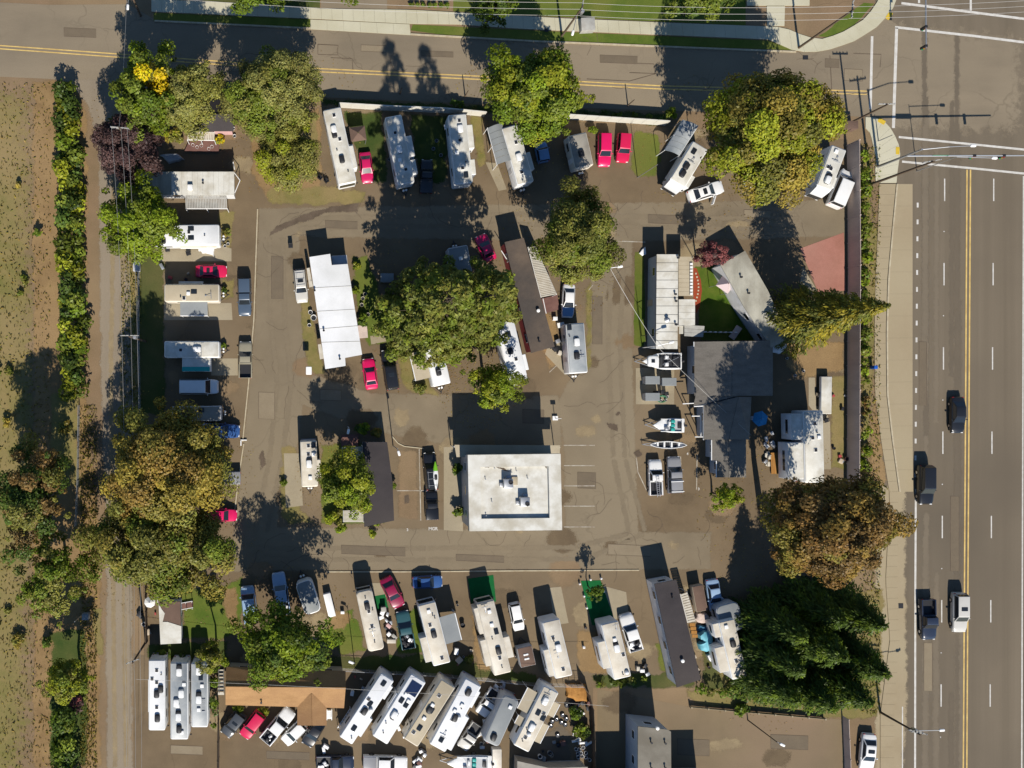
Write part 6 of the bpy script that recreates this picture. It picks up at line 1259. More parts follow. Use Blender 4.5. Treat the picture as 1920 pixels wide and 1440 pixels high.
hedge('overgrown bushes at the foot of the charcoal home', [(1305, 1290), (1340, 1300), (1378, 1300)], 26, 1.8, ['green', 'olive', 'darkgreen'], 78)
hedge('green strip at the foot of the three motorhomes', [(280, 1226), (420, 1238)], 12, 1.4, ['darkgreen', 'green'], 79)
SH = [('red leaved shrub below the yellow green verge tree', 142, 1322, 18, 1.6, ['pink', 'plum2']), ('yellow shrub beside the pink walled cottage', 413, 262, 10, 1.1, ['yellow', 'yellowgreen']), ('golden shrub under the bright maple by the cottage', 325, 255, 18, 1.2, ['gold', 'olive', 'yellowgreen']), ('clipped round shrub between small trailer and red wagon', 1110, 245, 10, 1.6, ['bright', 'mid']),
      ('yellow green shrub bed southwest of the charcoal roofed home', 635, 975, 30, 1.4, ['yellowgreen', 'bright', 'olive']), ('low yellow green shrubs along the south end of the charcoal roofed home', 712, 990, 30, .9, ['yellowgreen', 'bright']), ('round shrub on the east wall of the charcoal roofed home', 736, 912, 8, 1.5, ['green', 'mid']), ('dark shrub at the upper office side wall', 856, 880, 12, 2.2, ['green', 'darkgreen', 'mid']), ('green shrub at the lower office side wall', 858, 958, 12, 1.8, ['mid', 'bright', 'darkgreen']),
      ('grassy bush beside the heap of wheels', 1090, 1370, 16, 1.5, ['mid', 'bright', 'darkgreen']), ('leafy bush growing over the scrap yard fence', 1080, 1335, 14, 1.6, ['darkgreen', 'green']), ('thorny shrub south of the white trailer by the office shadow', 788, 730, 12, 1.0, ['olive', 'fir']), ('green bush under the porch of the bright white home', 665, 545, 9, 1.3, ['mid', 'bright']), ('dark bush east of the bright white home', 680, 600, 12, 1.4, ['green', 'darkgreen']), ('flowering bush by the notched porch', 668, 500, 9, 1.1, ['yellowgreen', 'mid']),
      ('row end bush beside the white west trailer', 425, 436, 9, 1.0, ['olive', 'mid', 'gold']), ('small bush at the beige trailer hitch', 420, 544, 6, .9, ['darkgreen', 'green']), ('dark bush at the annex trailer hitch', 418, 648, 6, .9, ['green']), ('bush against the wall of the brown house', 446, 1330, 10, 1.3, ['bright', 'mid']), ('olive bush by the car row at the brown house', 492, 1336, 11, 1.0, ['olive', 'yellowgreen']), ('green tuft at the upper right end of the white fence', 1258, 214, 12, 1.5, ['bright', 'mid']), ('dark bush on the island north of the charcoal roofed home', 680, 803, 14, 1.6, ['green', 'bright', 'darkgreen']), ('olive bush on the island beside the dark porch', 705, 812, 12, 1.0, ['gold', 'olive']),
      ('low bush at the street corner wall', 1580, 238, 12, 1.2, ['bright', 'yellowgreen']), ('weed clump on the west yard near the beige trailer', 352, 770, 8, .6, ['mid', 'bright']), ('palm like shrub between cream motorhomes', 880, 1235, 10, 1.1, ['mid', 'olive']), ('shrub against the slab on the island west edge', 531, 905, 7, .9, ['green', 'mid']), ('shrub at the north east porch of the white trailer', 850, 672, 8, .9, ['yellowgreen', 'gold']), ('green bush beside the cedar clump edge', 1390, 1330, 14, 1.2, ['green', 'darkgreen']), ('scrub at the foot of the three motorhomes', 306, 1228, 10, 1.6, ['green', 'mid']), ('dark scrub on the left verge', 112, 1395, 26, 2.2, ['darkgreen', 'green']), ('yellow grass clump on the left verge', 120, 800, 18, .8, ['olive', 'gold'])]
for i, (lb, x, y, r, h, c) in enumerate(SH): shrub(lb, x, y, r, h, c, 100 + i)
for i in range(7): shrub('clipped round shrub in the row behind the driveway sidewalk', 772 + i * 11, 8 + i * .4, 4.5, .9, ['green', 'mid'], 200 + i, group='clipped shrubs behind the driveway sidewalk', nl=7)
for i, (x, y) in enumerate(((1621, 752), (1628, 746), (1626, 762), (1630, 772), (1622, 776))): shrub('sparse brown green shrub in the gap of the highway hedge', x, y, 5, .9, ['brown2', 'olive'], 220 + i, group='sparse shrubs in the hedge gap', nl=6)

for i in range(16): x, y = random.Random(300 + i).uniform(-40, 92), random.Random(400 + i).uniform(160, 1430); shrub('scrub bush in the dry field at the far left', x, y, 7 + i % 5 * 2.5, .8 + i % 3 * .4, [['olive', 'mid'], ['gold', 'olive'], ['green', 'darkgreen']][i % 3], 310 + i, group='scrub in the far left field', nl=9)
def tufts(name, n, x0, x1, y0, y1, cols, seed):
    rng = np.random.default_rng(seed); px = rng.uniform(x0, x1, n); py = rng.uniform(y0, y1, n); k = 1 / PX; pos = np.stack([(px - NX) * k, (NY - py) * k, np.full(n, .12)], 1); nr = rng.normal(size=(n, 3)) * np.array([1, 1, .3]); pc = np.array([PAL[c] for c in cols])[rng.integers(len(cols), size=n)]
    o = link(name, leaf_mesh(name, pos, nr, rng.uniform(.1, .3, n), pc * rng.uniform(.7, 1.3, (n, 1)), rng, .35)); o['kind'] = 'stuff'
tufts('dry_grass_tufts', 4500, -60, 95, 155, 1440, ['gold', 'olive', 'golddark', 'amber'], 1)
tufts('verge_grass_tufts', 2500, 150, 182, 760, 1440, ['gold', 'olive', 'golddark'], 2); tufts('verge_grass_tufts', 2500, 1612, 1650, 270, 1340, ['gold', 'olive', 'mid'], 3); tufts('verge_grass_tufts', 1500, 228, 264, 280, 760, ['gold', 'olive', 'mid'], 4)
def litter(name, n, spots, cols, seed):
    rng = np.random.default_rng(seed); q = np.array(spots, float)[rng.integers(len(spots), size=n)]; a = rng.uniform(0, 6.28, n); r = np.sqrt(rng.random(n)) * q[:, 2] * 1.35; px = q[:, 0] + r * np.cos(a); py = q[:, 1] + r * np.sin(a); pos = np.stack([(px - NX) / PX, (NY - py) / PX, np.full(n, .07)], 1); nr = np.array([0, 0, 1.]) + rng.normal(size=(n, 3)) * .2
    pc = np.array([PAL[c] for c in cols])[rng.integers(len(cols), size=n)]; o = link(name, leaf_mesh(name, pos, nr, rng.uniform(.04, .11, n), pc * rng.uniform(.6, 1.3, (n, 1)), rng, .6)); o['kind'] = 'stuff'
litter('fallen_leaves', 9000, [(318, 880, 120), (310, 1010, 130), (540, 230, 110), (1360, 290, 120), (1450, 950, 110), (540, 1190, 95), (1050, 480, 90), (640, 890, 65), (800, 600, 110), (980, 210, 100), (1460, 1200, 130), (290, 210, 90), (900, 725, 60)], ['amber', 'brown', 'gold', 'brown2'], 5)
# ================================================================== FENCES
def panel_fence(label, pts, h, npan, m, top='px', post=.1, cap=False, skip=()):
    """pts: photo pixels of the fence top"""
    ds = [math.dist(a, b) for a, b in zip(pts[:-1], pts[1:])]; tot = sum(ds)
    def at(t):
        T_ = t * tot
        for a, b, d in zip(pts[:-1], pts[1:], ds):
            if T_ <= d + 1e-6: return P(*lerp(a, b, T_ / d), h)
            T_ -= d
        return P(*pts[-1], h)
    o0 = at(0); root = empty('fence', (o0.x, o0.y, 0), 0, label, 'fence')
    for i in range(npan + 1):
        q = at(i / npan) - o0; MB().box((q.x, q.y, h / 2), (post, post, h + .16)).build('post', M[m], root)
        if i == npan or i in skip: continue
        r = at((i + 1) / npan) - o0; d = Vector((r.x - q.x, r.y - q.y, 0)); c = (q + r) / 2
        p = MB().box((0, 0, h / 2 + .04 - .01 * (i % 2)), (d.length - post, .05, h - .08)).build('panel', M[m], root, 0, (c.x, c.y, 0)); p.rotation_euler.z = math.atan2(d.y, d.x)
        if cap: 
            k = MB().box((0, 0, h + .05), (d.length - post * .9, .14, .05)).build('rail', M[m], root, 0, (c.x, c.y, 0)); k.rotation_euler.z = p.rotation_euler.z
    return root
panel_fence('white panel fence along the north street, west of the maple', [(636, 193), (720, 198), (840, 203), (912, 210)], 2.1, 11, 'fence_white', cap=True)
panel_fence('white panel fence along the north street, east of the maple', [(1058, 214), (1150, 220), (1256, 227)], 2.1, 9, 'fence_white', cap=True)
panel_fence('tall brown fence between the park and the highway pavement', [(1612, 262), (1614, 480), (1613, 640), (1612, 900), (1612, 1060)], 3.0, 17, 'fence_wood', post=.14)
panel_fence('dark wood fence along the scrap yard east side', [(1092, 1282), (1113, 1315), (1116, 1380), (1119, 1500)], 1.8, 8, 'wood_pole')
panel_fence('dark fence west of the car row', [(407, 1322), (409, 1380), (408, 1500)], 1.8, 5, 'wood_pole')
panel_fence('low wall along the concrete lot below the cedars', [(1297, 1327), (1420, 1338), (1548, 1349)], .7, 8, 'pad', post=.22)
panel_fence('brown fence beside the gravel lane by the white shed', [(271, 1088), (272, 1150), (273, 1208)], 1.7, 4, 'wood_pole')
panel_fence('tan fence along the lot beside the parked white sedan', [(1592, 1350), (1596, 1440), (1597, 1500)], 1.6, 4, 'fence_wood')
def wire_fence(label, pts, h, n):
    o0 = P(*pts[0]); root = empty('wire_fence', (o0.x, o0.y, 0), 0, label, 'fence')
    for a, b in zip(pts[:-1], pts[1:]):
        A, B = P(*a) - o0, P(*b) - o0
        for k in range(n): q = A.lerp(B, k / n); MB().tube((q.x, q.y, -.02), (q.x, q.y, h), .035).build('post', M['galv'], root)
        MB().tube(A + Vector((0, 0, h - .03)), B + Vector((0, 0, h - .03)), .03).build('rail', M['galv'], root); mb = MB()
        for k in range(1, 6): mb.tube(A + Vector((0, 0, h * k / 6.5)), B + Vector((0, 0, h * k / 6.5)), .012, .012, 3)
        mb.build('wire', M['wire'], root)
wire_fence('wire fence between the south row and the storage yard', [(430, 1244), (640, 1252), (820, 1262), (1010, 1280), (1090, 1282)], 1.6, 7)
wire_fence('wire fence along the west side of the park by the gravel lane', [(262, 470), (262, 620), (264, 780)], 1.5, 8)
wire_fence('wire fence on the left verge of the gravel lane', [(150, 760), (148, 900), (144, 985)], 1.2, 7)
mb = MB()
# ================================================================== POLES, LAMPS, SIGNALS, WIRES
def upole(label, base, h, arms=(), lamp=None, brace=False, cat='utility pole', name='utility_pole', mat='wood_pole', r=.17, box=False):
    b = P(*base); root = empty(name, (b.x, b.y, 0), 0, label, cat); MB().tube((0, 0, -.1), (0, 0, h), r, r * .65, 10).build('pole', M[mat], root, 50)
    for z, L, ang in arms:
        o = MB().box((0, 0, 0), (L, .12, .14)).build('crossarm', M['slat_grey'], root, 0, (0, .14, z)); o.rotation_euler.z = ang
        for x in (-.46, -.2, .2, .46): MB().lathe((0, 0, 0), [(.03, 0), (.07, .05), (.07, .16), (.03, .2)], 8).build('insulator', M['galv'], o, 0, (x * L, 0, .07))
        if brace: MB().tube((-.7, .1, -.02), (0, .1, -.9), .03).tube((.7, .1, -.02), (0, .1, -.9), .03).build('brace', M['slat_grey'], o)
    if lamp:
        dx, dy, z, L = lamp; e = Vector((dx, dy, 0)).normalized() * L; o = MB().tube((0, 0, z), (e.x, e.y, z + .35), .05, .04, 8).build('lamp_arm', M['galv'], root); 
        hd = MB().rbox((0, 0), .34, .75, -.06, .1, .14, .06).build('lamp_head', M['trim'], o, 40, (e.x, e.y, z + .35)); hd.rotation_euler.z = math.atan2(-dx, dy)
    if box: MB().lathe((.38, 0, h - 2.2), [(.02, 0), (.24, .03), (.26, .1), (.26, .8), (.2, .88), (.04, .9)], 12).build('transformer', M['galv'], root, 40)
    return Vector((b.x, b.y, h))
p1 = upole('utility pole with double crossarm over the plum tree', (257, 286), 12, [(11.6, 2.4, R(-5)), (11.1, 2.4, R(-5))], brace=True)
p2 = upole('utility pole with single crossarm between lane and west row', (273, 640), 11.5, [(11.3, 2.4, 0)], box=True)
p3 = upole('utility pole beside the white shed by the lane', (274, 1203), 10, [(9.6, 1.8, R(20))])
p4 = upole('utility pole with a street lamp at the upper left', (264, 30), 9.6, [], lamp=(-.05, -1, 8.2, 2.4))
p5 = upole('utility pole on the north sidewalk with lamp and transformer', (1053, 68), 10, [(9.6, 1.6, R(80))], lamp=(-.25, -1, 7.2, 2.6), box=True)
p6 = upole('tall utility pole at the north corner verge', (1497, 90), 13, [(12.6, 2.2, R(85))])
p7 = upole('utility pole at the street corner end of the brown fence', (1591, 232), 8.6, [(8.3, 2.2, 0)])
p8 = upole('stout wooden pole at the highway corner island', (1632, 346), 13, [(12.5, 2.4, R(10))], r=.2)
p9 = upole('utility pole with a lamp over the highway at the lower right', (1650, 1335), 8.4, [(8.0, 2.2, R(-10)), (7.4, 2.0, R(-10))], lamp=(1, 0.06, 7.0, 3.6), box=True)
p10 = Vector((*P(275, 1510)[:2], 10))
upole('grey lamp post at the edge of the inner lane', (1103, 519), 9.4, [], lamp=(1, .12, 9.2, 1.2), cat='lamp post', name='lamp_post', mat='galv', r=.08)
upole('white lamp mast at the foot of the ribbed roof home', (1204, 652), 5.6, [], lamp=(1, .25, 5.4, 1.9), cat='lamp post', name='lamp_post', mat='trim', r=.06)
upole('slim lamp post at the park entrance island', (737, 836), 6.6, [], lamp=(.3, -1, 6.2, .6), cat='lamp post', name='lamp_post', mat='galv', r=.08)
upole('white lamp post at the island beside the dark porch', (652, 800), 4.0, [], lamp=(-.2, -1, 3.8, .5), cat='lamp post', name='lamp_post', mat='trim', r=.05)
upole('black lamp post in the concrete lot', (1402, 1350), 8, [], lamp=(1, -.5, 7.6, .8), cat='lamp post', name='lamp_post', mat='black', r=.09)
upole('slim dark pole beside the red wagons on the grass', (1195, 333), 7.4, [], cat='pole', name='post', mat='galv', r=.06)
upole('thin pole beside the lawn strip', (1203, 630), 6, [], cat='pole', name='post', mat='black', r=.05)
upole('thin pole on the lawn of the cream bus', (662, 1222), 5.6, [], lamp=(-1, .4, 5.3, .6), cat='pole', name='post', mat='black', r=.06)
upole('mailbox post on the left verge', (158, 1148), 5.2, [], cat='pole', name='post', mat='galv', r=.07)
upole('short post by the white fence gate, west one', (750, 176), 2.6, [], cat='post', name='post', mat='wood_pole', r=.1)
for i, (x, y) in enumerate(((872, 181), (1177, 198), (1574, 224))): upole(('post at the street edge left of the green maple', 'post at the street edge above the red wagons', 'post at the street edge beside the golden maple')[i], (x, y), 2.6, [], cat='post', name='post', mat='wood_pole', r=.1)
def signal(label, base, h, arm, la, heads, lum=None):
    b = P(*base); root = empty('traffic_signal', (b.x, b.y, .1), 0, label, 'traffic signal'); MB().tube((0, 0, -.05), (0, 0, h), .2, .12, 10).build('pole', M['galv'], root, 50)
    e = Vector((arm[0], arm[1], 0)).normalized(); t = Vector((0, 0, 6.1)) + e * la; a = MB().tube((0, 0, 5.9), tuple(t), .13, .08, 8).build('mast_arm', M['galv'], root, 50)
    for s in heads:
        q = Vector((0, 0, 5.75)) + e * s; o = MB().rbox((0, 0), .38, .34, -.6, .45, .05, .03).build('signal_head', M['black'], root, 30, q)
        for k, cc in enumerate(('red', 'amber', 'green')): MB().lathe((0, -.19, .3 - .36 * k), [(.12, -.02), (.12, .02)], 10).build('lens', pmat('lens_' + cc, {'red': (.3, .01, .01), 'amber': (.35, .18, .01), 'green': (.01, .25, .08)}[cc], .2), o)
    if la > 10: q = Vector((0, 0, 6.0)) + e * 4.6; MB().box((0, 0, 0), (2.2, .05, .6)).build('street_sign', pmat('sign_green', (.01, .16, .07), .5), root, 0, q)
    if lum:
        l0 = Vector((0, 0, h - .1)); l1 = Vector((lum[0], lum[1], h + .7)); o = MB().tube(l0, l0.lerp(l1, .5) + Vector((0, 0, .35)), .07, .05, 8).tube(l0.lerp(l1, .5) + Vector((0, 0, .35)), l1, .05, .045, 8).build('lamp_arm', M['galv'], root)
        hd = MB().rbox((0, 0), .75, .36, -.08, .1, .15, .06).build('lamp_head', M['trim'], o, 40, l1)
signal('traffic signal with long mast arm over the highway from the corner island', (1645, 313), 9.2, (1, 0, 0), 17, (9.2, 13.2), (6.2, .3))
signal('traffic signal mast reaching south over the highway from the upper edge', (1680, -70), 9.0, (0, -1, 0), 14.5, (11.6, 14.2), (2.5, -5))
upole('pedestrian signal post on the corner island', (1646, 265), 3.2, [], cat='signal post', name='signal_post', mat='galv', r=.08)
upole('street lamp over the highway below the crosswalk', (1719, 321), 8, [], lamp=(1, -.05, 7.8, 4.8), cat='lamp post', name='lamp_post', mat='galv', r=.07)
def wire(a, b, sag, label, r=.022, off=(0, 0, 0)):
    o = Vector(off); pts = [Vector(a).lerp(Vector(b), i / 14) + o - Vector((0, 0, sag * 4 * (i / 14) * (1 - i / 14))) for i in range(15)]
    setp(MB().path(pts, r, 3).build('power_line', M['wire'], None), label, 'power line', 'overhead wires')
for k, (dx, dz) in enumerate(((-1.0, 0), (.2, 0), (1.0, 0))):
    for (a, b, n) in ((p1, p2, 'from the plum tree pole to the west row pole'), (p2, p3, 'from the west row pole to the shed pole'), (p3, p10, 'from the shed pole out of the lower edge')): wire(a, b, .9, ('left', 'middle', 'right')[k] + ' overhead wire ' + n, off=(dx, 0, -.2))
    wire(p4, p5, 1.4, ('upper', 'middle', 'lower')[k] + ' overhead wire along the north sidewalk, west span', off=(0, .3 - k * .5, .3 - k * .8)); wire(p5, p6, .9, ('upper', 'middle', 'lower')[k] + ' overhead wire along the north sidewalk, east span', off=(0, .3 - k * .5, -k * .8 + .2)); wire(p6, Vector((*P(2000, 60)[:2], 12)), .8, ('upper', 'middle', 'lower')[k] + ' overhead wire crossing the highway at the top', off=(0, .3 - k * .5, -k * .6))
wire(p4, p1, .6, 'overhead wire from the upper left lamp pole to the plum tree pole'); wire(Vector((*P(1103, 519)[:2], 9.2)), Vector((*P(1204, 652)[:2], 5.5)), .4, 'pale cable from the inner lamp post to the lamp mast', .03); wire(Vector((*P(1204, 652)[:2], 5.3)), Vector((*P(1375, 812)[:2], 5.0)), .4, 'pale cable from the lamp mast to the grey house roof', .025)
wire(Vector((*P(270, 1248)[:2], 6)), Vector((*P(1115, 1296)[:2], 6)), 1.0, 'long cable above the wire fence of the storage yard', .02)
# ================================================================== SMALL THINGS
def thing(label, cat, name, px, py, rz=0., group=None, z=.03): c = P(px, py); return empty(name, (c.x, c.y, z), rz, label, cat, group)
def chair(px, py, rz, label, m='black', group=None):
    t = thing(label, 'chair', 'chair', px, py, rz, group); MB().rbox((0, 0), .6, .58, .38, .46, .06, .02).build('seat', M[m], t); MB().rbox((0, .3), .58, .08, .4, .98, .04, .02).build('backrest', M[m], t)
    for sx in (-.26, .26): MB().box((sx, -.24, .19), (.05, .05, .4)).build('leg', M[m], t); MB().box((sx, .24, .19), (.05, .05, .4)).build('leg', M[m], t); MB().box((sx * 1.1, 0, .6), (.06, .5, .05)).build('armrest', M[m], t)
def table(px, py, rz, label, w=1.2, d=.75, m='trim', group=None):
    t = thing(label, 'table', 'table', px, py, rz, group); MB().rbox((0, 0), w, d, .68, .74, .06, .02).build('tabletop', M[m], t)
    for sx in (-1, 1):
        for sy in (-1, 1): MB().box((sx * w * .42, sy * d * .4, .34), (.05, .05, .69)).build('leg', M['galv'], t)
def bucket(px, py, label, r=.25, h=.4, m='trim', group=None, cat='bucket'):
    t = thing(label, cat, 'bucket' if cat == 'bucket' else cat.replace(' ', '_'), px, py, 0, group); MB().lathe((0, 0, 0), [(r * .8, 0), (r, h), (r * 1.06, h), (r * 1.06, h - .04), (r * .92, h - .03), (r * .75, .06)], 12).build('shell', M[m], t, 40); MB().lathe((0, 0, h * .6), [(r * .8, 0), (r * .8, .03)], 10).build('contents', M['black'], t)
def box(px, py, sx, sy, h, m, label, cat='box', group=None, rz=0., name=None):
    t = thing(label, cat, name or cat.replace(' ', '_'), px, py, rz, group); MB().rbox((0, 0), sx, sy, 0, h, .04, .03).build('body', M[m] if isinstance(m, str) else m, t, 30); MB().rbox((0, 0), sx + .03, sy + .03, h, h + .04, .04, .02).build('lid', M[m] if isinstance(m, str) else m, t, 30)
def wheel(px, py, label, r=.32, group=None, m='chrome', z=.03):
    t = thing(label, 'wheel', 'loose_wheel', px, py, 0, group, z); MB().lathe((0, 0, 0), [(r * .6, 0), (r, .03), (r, .17), (r * .6, .2)], 14).build('tyre', M['rubber'], t, 40); MB().lathe((0, 0, .02), [(r * .62, 0), (r * .66, .16), (r * .5, .19), (r * .1, .15)], 12).build('rim', M[m], t, 40)
def tarp(label, pts, h, mat, seed=1, name='tarp', cat='tarp'):
    q = ccw([tuple(P(x, y, h / 2))[:2] for x, y in jag(pts, 1.2, 5, seed)]); cx = sum(a[0] for a in q) / len(q); cy = sum(a[1] for a in q) / len(q); root = empty(name, (cx, cy, .03), 0, label, cat); rr = random.Random(seed); rg = []
    for s, z in ((1.0, 0), (.98, h * .55), (.86, h * .9), (.55, h), (.25, h * 1.03)): rg.append([((a - cx) * s, (b - cy) * s, max(0, z + (rr.uniform(-.12, .08) * h if z else 0))) for a, b in q])
    MB().ring(rg).build('cover', mat, root, 50)
for x, y, n in ((1216, 713, 'upper left'), (1247, 716, 'upper right'), (1216, 744, 'lower left')):
    t = thing(n + ' grey lidded waste bin on the concrete pad below the cabin boat', 'waste bin', 'waste_bin', x, y); MB().ring([[(-.95, -.45, .1), (.95, -.45, .1), (.95, .45, .1), (-.95, .45, .1)], [(-1, -.55, 1.4), (1, -.55, 1.4), (1, .55, 1.4), (-1, .55, 1.4)]]).build('body', M['shell_grey'], t); MB().rbox((0, 0), 2.04, 1.14, 1.4, 1.5, .04, .04).build('lid', M['roof_plain'], t)
    for sx in (-.8, .8): MB().lathe((sx, -.3, .1), [(.08, -.1), (.1, 0)], 8).build('caster', M['black'], t)
for i, (x, y) in enumerate(((1228, 736), (1237, 735), (1245, 738))): box(x, y, .5, .5, 1.0, 'black', 'black wheeled bin beside the grey waste bin', 'bin', 'black wheeled bins', .1 * i)
t = thing('coil of green hose on the concrete pad', 'hose', 'garden_hose', 1240, 748); MB().path([(.5 * math.cos(a * .7) * (1 + a * .02), .35 * math.sin(a * .7) * (1 + a * .02), .04 + a * .004) for a in range(30)], .03, 5).build('coil', pmat('green_hose', (.03, .22, .10), .5), t)
for i, (x, y) in enumerate(((1238, 751), (1247, 750), (1250, 744))): bucket(x, y, 'small pale pot beside the green hose', .16, .3, 'trim', 'pots beside the green hose', 'flower pot')
t = thing('entrance sign post on a square white base in the open asphalt', 'sign', 'sign', 1040, 784); MB().box((0, 0, .15), (.75, .6, .3)).build('base', M['trim'], t); MB().tube((0, 0, .3), (0, 0, 2.0), .05).build('post', M['galv'], t); MB().box((0, 0, 1.9), (.7, .05, .5)).build('panel', M['trim'], t)
t = thing('square white block at the lane kerb corner', 'planter', 'planter', 457, 829); MB().box((0, .3, .12), (.9, .14, .22)).box((-.38, -.1, .12), (.14, .8, .22)).build('body', M['trim'], t)
tarp('crumpled turquoise tarp beside the charcoal home', [(1309, 1188), (1318, 1181), (1330, 1181), (1336, 1196), (1335, 1214), (1325, 1223), (1313, 1219), (1310, 1208), (1318, 1202), (1309, 1196)], 1.2, pmat('turquoise_tarp', S(120, 196, 214), .6))
tarp('dark blue tarp behind the turquoise one', [(1307, 1173), (1328, 1172), (1332, 1182), (1308, 1184)], .6, pmat('blue_tarp', (.03, .14, .25), .6), 2); tarp('blue tarp at the edge of the cedars', [(1382, 1290), (1389, 1276), (1400, 1286), (1396, 1296)], .7, pmat('royal_tarp', (.02, .10, .42), .6), 3)
tarp('tan round cover over a hot tub beside the utility trailer', [(1306, 1150), (1322, 1148), (1330, 1158), (1322, 1168), (1308, 1168), (1304, 1160)], .7, M['fence_wood'], 4); tarp('white sheet draped on the patio by the white west trailer', [(372, 463), (402, 461), (402, 480), (380, 474)], .5, M['trim'], 5); tarp('white sheet lying on the ground at the notch of the lawn strip', [(1198, 474), (1210, 462), (1212, 476), (1204, 480)], .3, M['trim'], 6)
tarp('heap of white sheeting by the tilted home end', [(1436, 650), (1460, 632), (1478, 650), (1462, 664), (1444, 660)], .8, M['trim'], 7); tarp('pale tarp in the shaded yard north of the white home', [(300, 290), (334, 288), (346, 298), (316, 306)], .8, M['shell_grey'], 8); tarp('brown tarp draped over scrap by the heap of wheels', [(1060, 1282), (1098, 1284), (1102, 1316), (1080, 1314), (1062, 1306)], .6, M['deck'], 9); box(617.5, 1132, 1.0, 3.3, .9, 'trim', 'long white board stack in the shade beside the rounded trailer', 'board', None, R(14))
box(642, 1147, .5, .35, .5, 'trim', 'small white box on a post by the cream bus lawn', 'box'); box(733, 1200, 1.2, .5, .7, 'slat', 'pale chest by the scrap beside the cream bus', 'chest')
rr = random.Random(5)
for i in range(11): x, y = 714 + rr.uniform(-8, 12) + i * 1.4, 1140 + i * 5.2; box(x, y, rr.uniform(.4, .8), rr.uniform(.3, .7), rr.uniform(.3, .9), rr.choice(('trim', 'galv', 'black', 'siding_pink', 'slat_grey')), 'box or crate in the clutter beside the cream bus', 'box', 'clutter beside the cream bus', rr.uniform(0, 3))
for i, (x, y) in enumerate(((1062, 1322), (1070, 1333), (1054, 1340), (1043, 1348), (1052, 1354), (1059, 1358), (1061, 1347), (1032, 1360), (1045, 1378), (1078, 1325), (1035, 1352), (1073, 1345))): wheel(x, y, 'wheel with a bright rim lying in the dark scrap yard', .34, 'loose wheels in the scrap yard')
for i, (x, y) in enumerate(((1079, 1403), (1085, 1404), (1082, 1412), (1088, 1410), (1090, 1416), (1083, 1418), (1097, 1410), (1097, 1418), (1104, 1423), (1092, 1400))): bucket(x, y, 'pale bucket in the cluster below the bush of the scrap yard', .24, .4, 'trim', 'pale buckets in the scrap yard')
sheet('oil_dark_ground', [(1010, 1375), (1050, 1352), (1074, 1370), (1072, 1440), (960, 1440), (950, 1420)], M['asphalt3'], 4, 3, soft=1.0); wheel(1073, 1318, 'large bare tyre ring at the top of the scrap heap', .5, None, 'black')
for i, (x, y, a) in enumerate(((1080, 1388, .2), (1086, 1383, .6), (1092, 1392, .1), (1104, 1393, .5), (1076, 1370, 1.4), (1084, 1371, 0.), (1088, 1333, -.6))): box(x, y, 1.3, .25, .2, 'trim', 'pale plank or rail lying in the scrap yard', 'plank', 'pale rails in the scrap yard', a)
for i in range(9): x, y = 776 + rr.uniform(0, 38), 1400 + rr.uniform(0, 34); box(x, y, rr.uniform(.4, 1.1), rr.uniform(.3, .7), rr.uniform(.3, .8), rr.choice(('galv', 'siding_tan', 'deck_red', 'trim', 'black')), 'scrap crate piled beside the beige motorhome nose', 'crate', 'scrap beside the beige motorhome', rr.uniform(0, 3))
for i in range(6): x, y = 930 + rr.uniform(-3, 14), 1282 + rr.uniform(-6, 12); box(x, y, rr.uniform(.3, .8), rr.uniform(.2, .4), rr.uniform(.2, .6), rr.choice(('trim', 'galv')), 'white scrap piece beside the work pickup', 'scrap', 'white scrap beside the work pickup', rr.uniform(0, 3))
for x, y, a, lb in ((354, 476, .3, 'dark armchair on the patio of the white west trailer'), (315, 469, .1, 'grey chair beside the planters on the west patio'), (600, 334, 2.5, 'black chair under the willow, nearest the lane'), (612, 340, 2.2, 'black chair under the willow, beside the motorhome'), (545, 462, 0, 'chair by the lane kerb near the bright home'), (1546, 788, .3, 'dark folding chair between the fifth wheel and utility trailer')): chair(x, y, a, lb)
for x, y, a, lb in ((380, 468, 0, 'white table under the draped sheet on the west patio'), (1049, 610, 0.2, 'white oval table beside the red brown deck'), (838, 240, .2, 'small green table in the shaded lawn by the north fence')): table(x, y, a, lb, 1.0, .7)
for i, (x, y) in enumerate(((419, 452), (424, 446), (428, 458), (422, 462))): bucket(x, y, 'round pale pot by the white west trailer hitch', .2, .3, 'trim', 'pale pots by the west trailer', 'flower pot')
for i, (x, y) in enumerate(((302, 1117), (310, 1117), (318, 1117), (325, 1117), (303, 1129), (325, 1128))): bucket(x, y, 'round white pot on the porch rail of the white shed', .2, .3, 'trim', 'white pots at the shed porch', 'flower pot')
for i, (x, y) in enumerate(((362, 273), (370, 277), (378, 274), (392, 280), (398, 276), (438, 242), (440, 256))): bucket(x, y, 'white pot in the front yard of the pink cottage', .22, .35, 'trim', 'white pots at the pink cottage', 'flower pot')
for i, (x, y, s) in enumerate(((582, 586, .3), (588, 596, .4), (580, 610, .25))): bucket(x, y, 'pale bin along the west wall of the bright white home', s, .5, 'trim', 'pale bins at the bright white home')
for i, (x, y) in enumerate(((684, 552), (678, 572), (690, 590), (680, 560))): bucket(x, y, 'planter in the garden east of the bright white home', .26, .4, 'slat', 'planters east of the bright white home', 'planter')
for i, (x, y) in enumerate(((1039, 598), (1044, 640), (1040, 655), (1048, 662), (1034, 650))): box(x, y, .6, .5, .6, ('trim', 'galv', 'black', 'slat', 'black')[i], 'bin or crate between the dark home and shiny trailer', 'box', 'clutter by the shiny trailer', .4 * i)
for i, (x, y) in enumerate(((730, 300), (738, 308), (760, 350), (818, 265), (826, 292), (812, 280))): bucket(x, y, 'pale tub in the shaded yards along the north fence', .24, .35, 'galv', 'tubs in the shaded north yards')
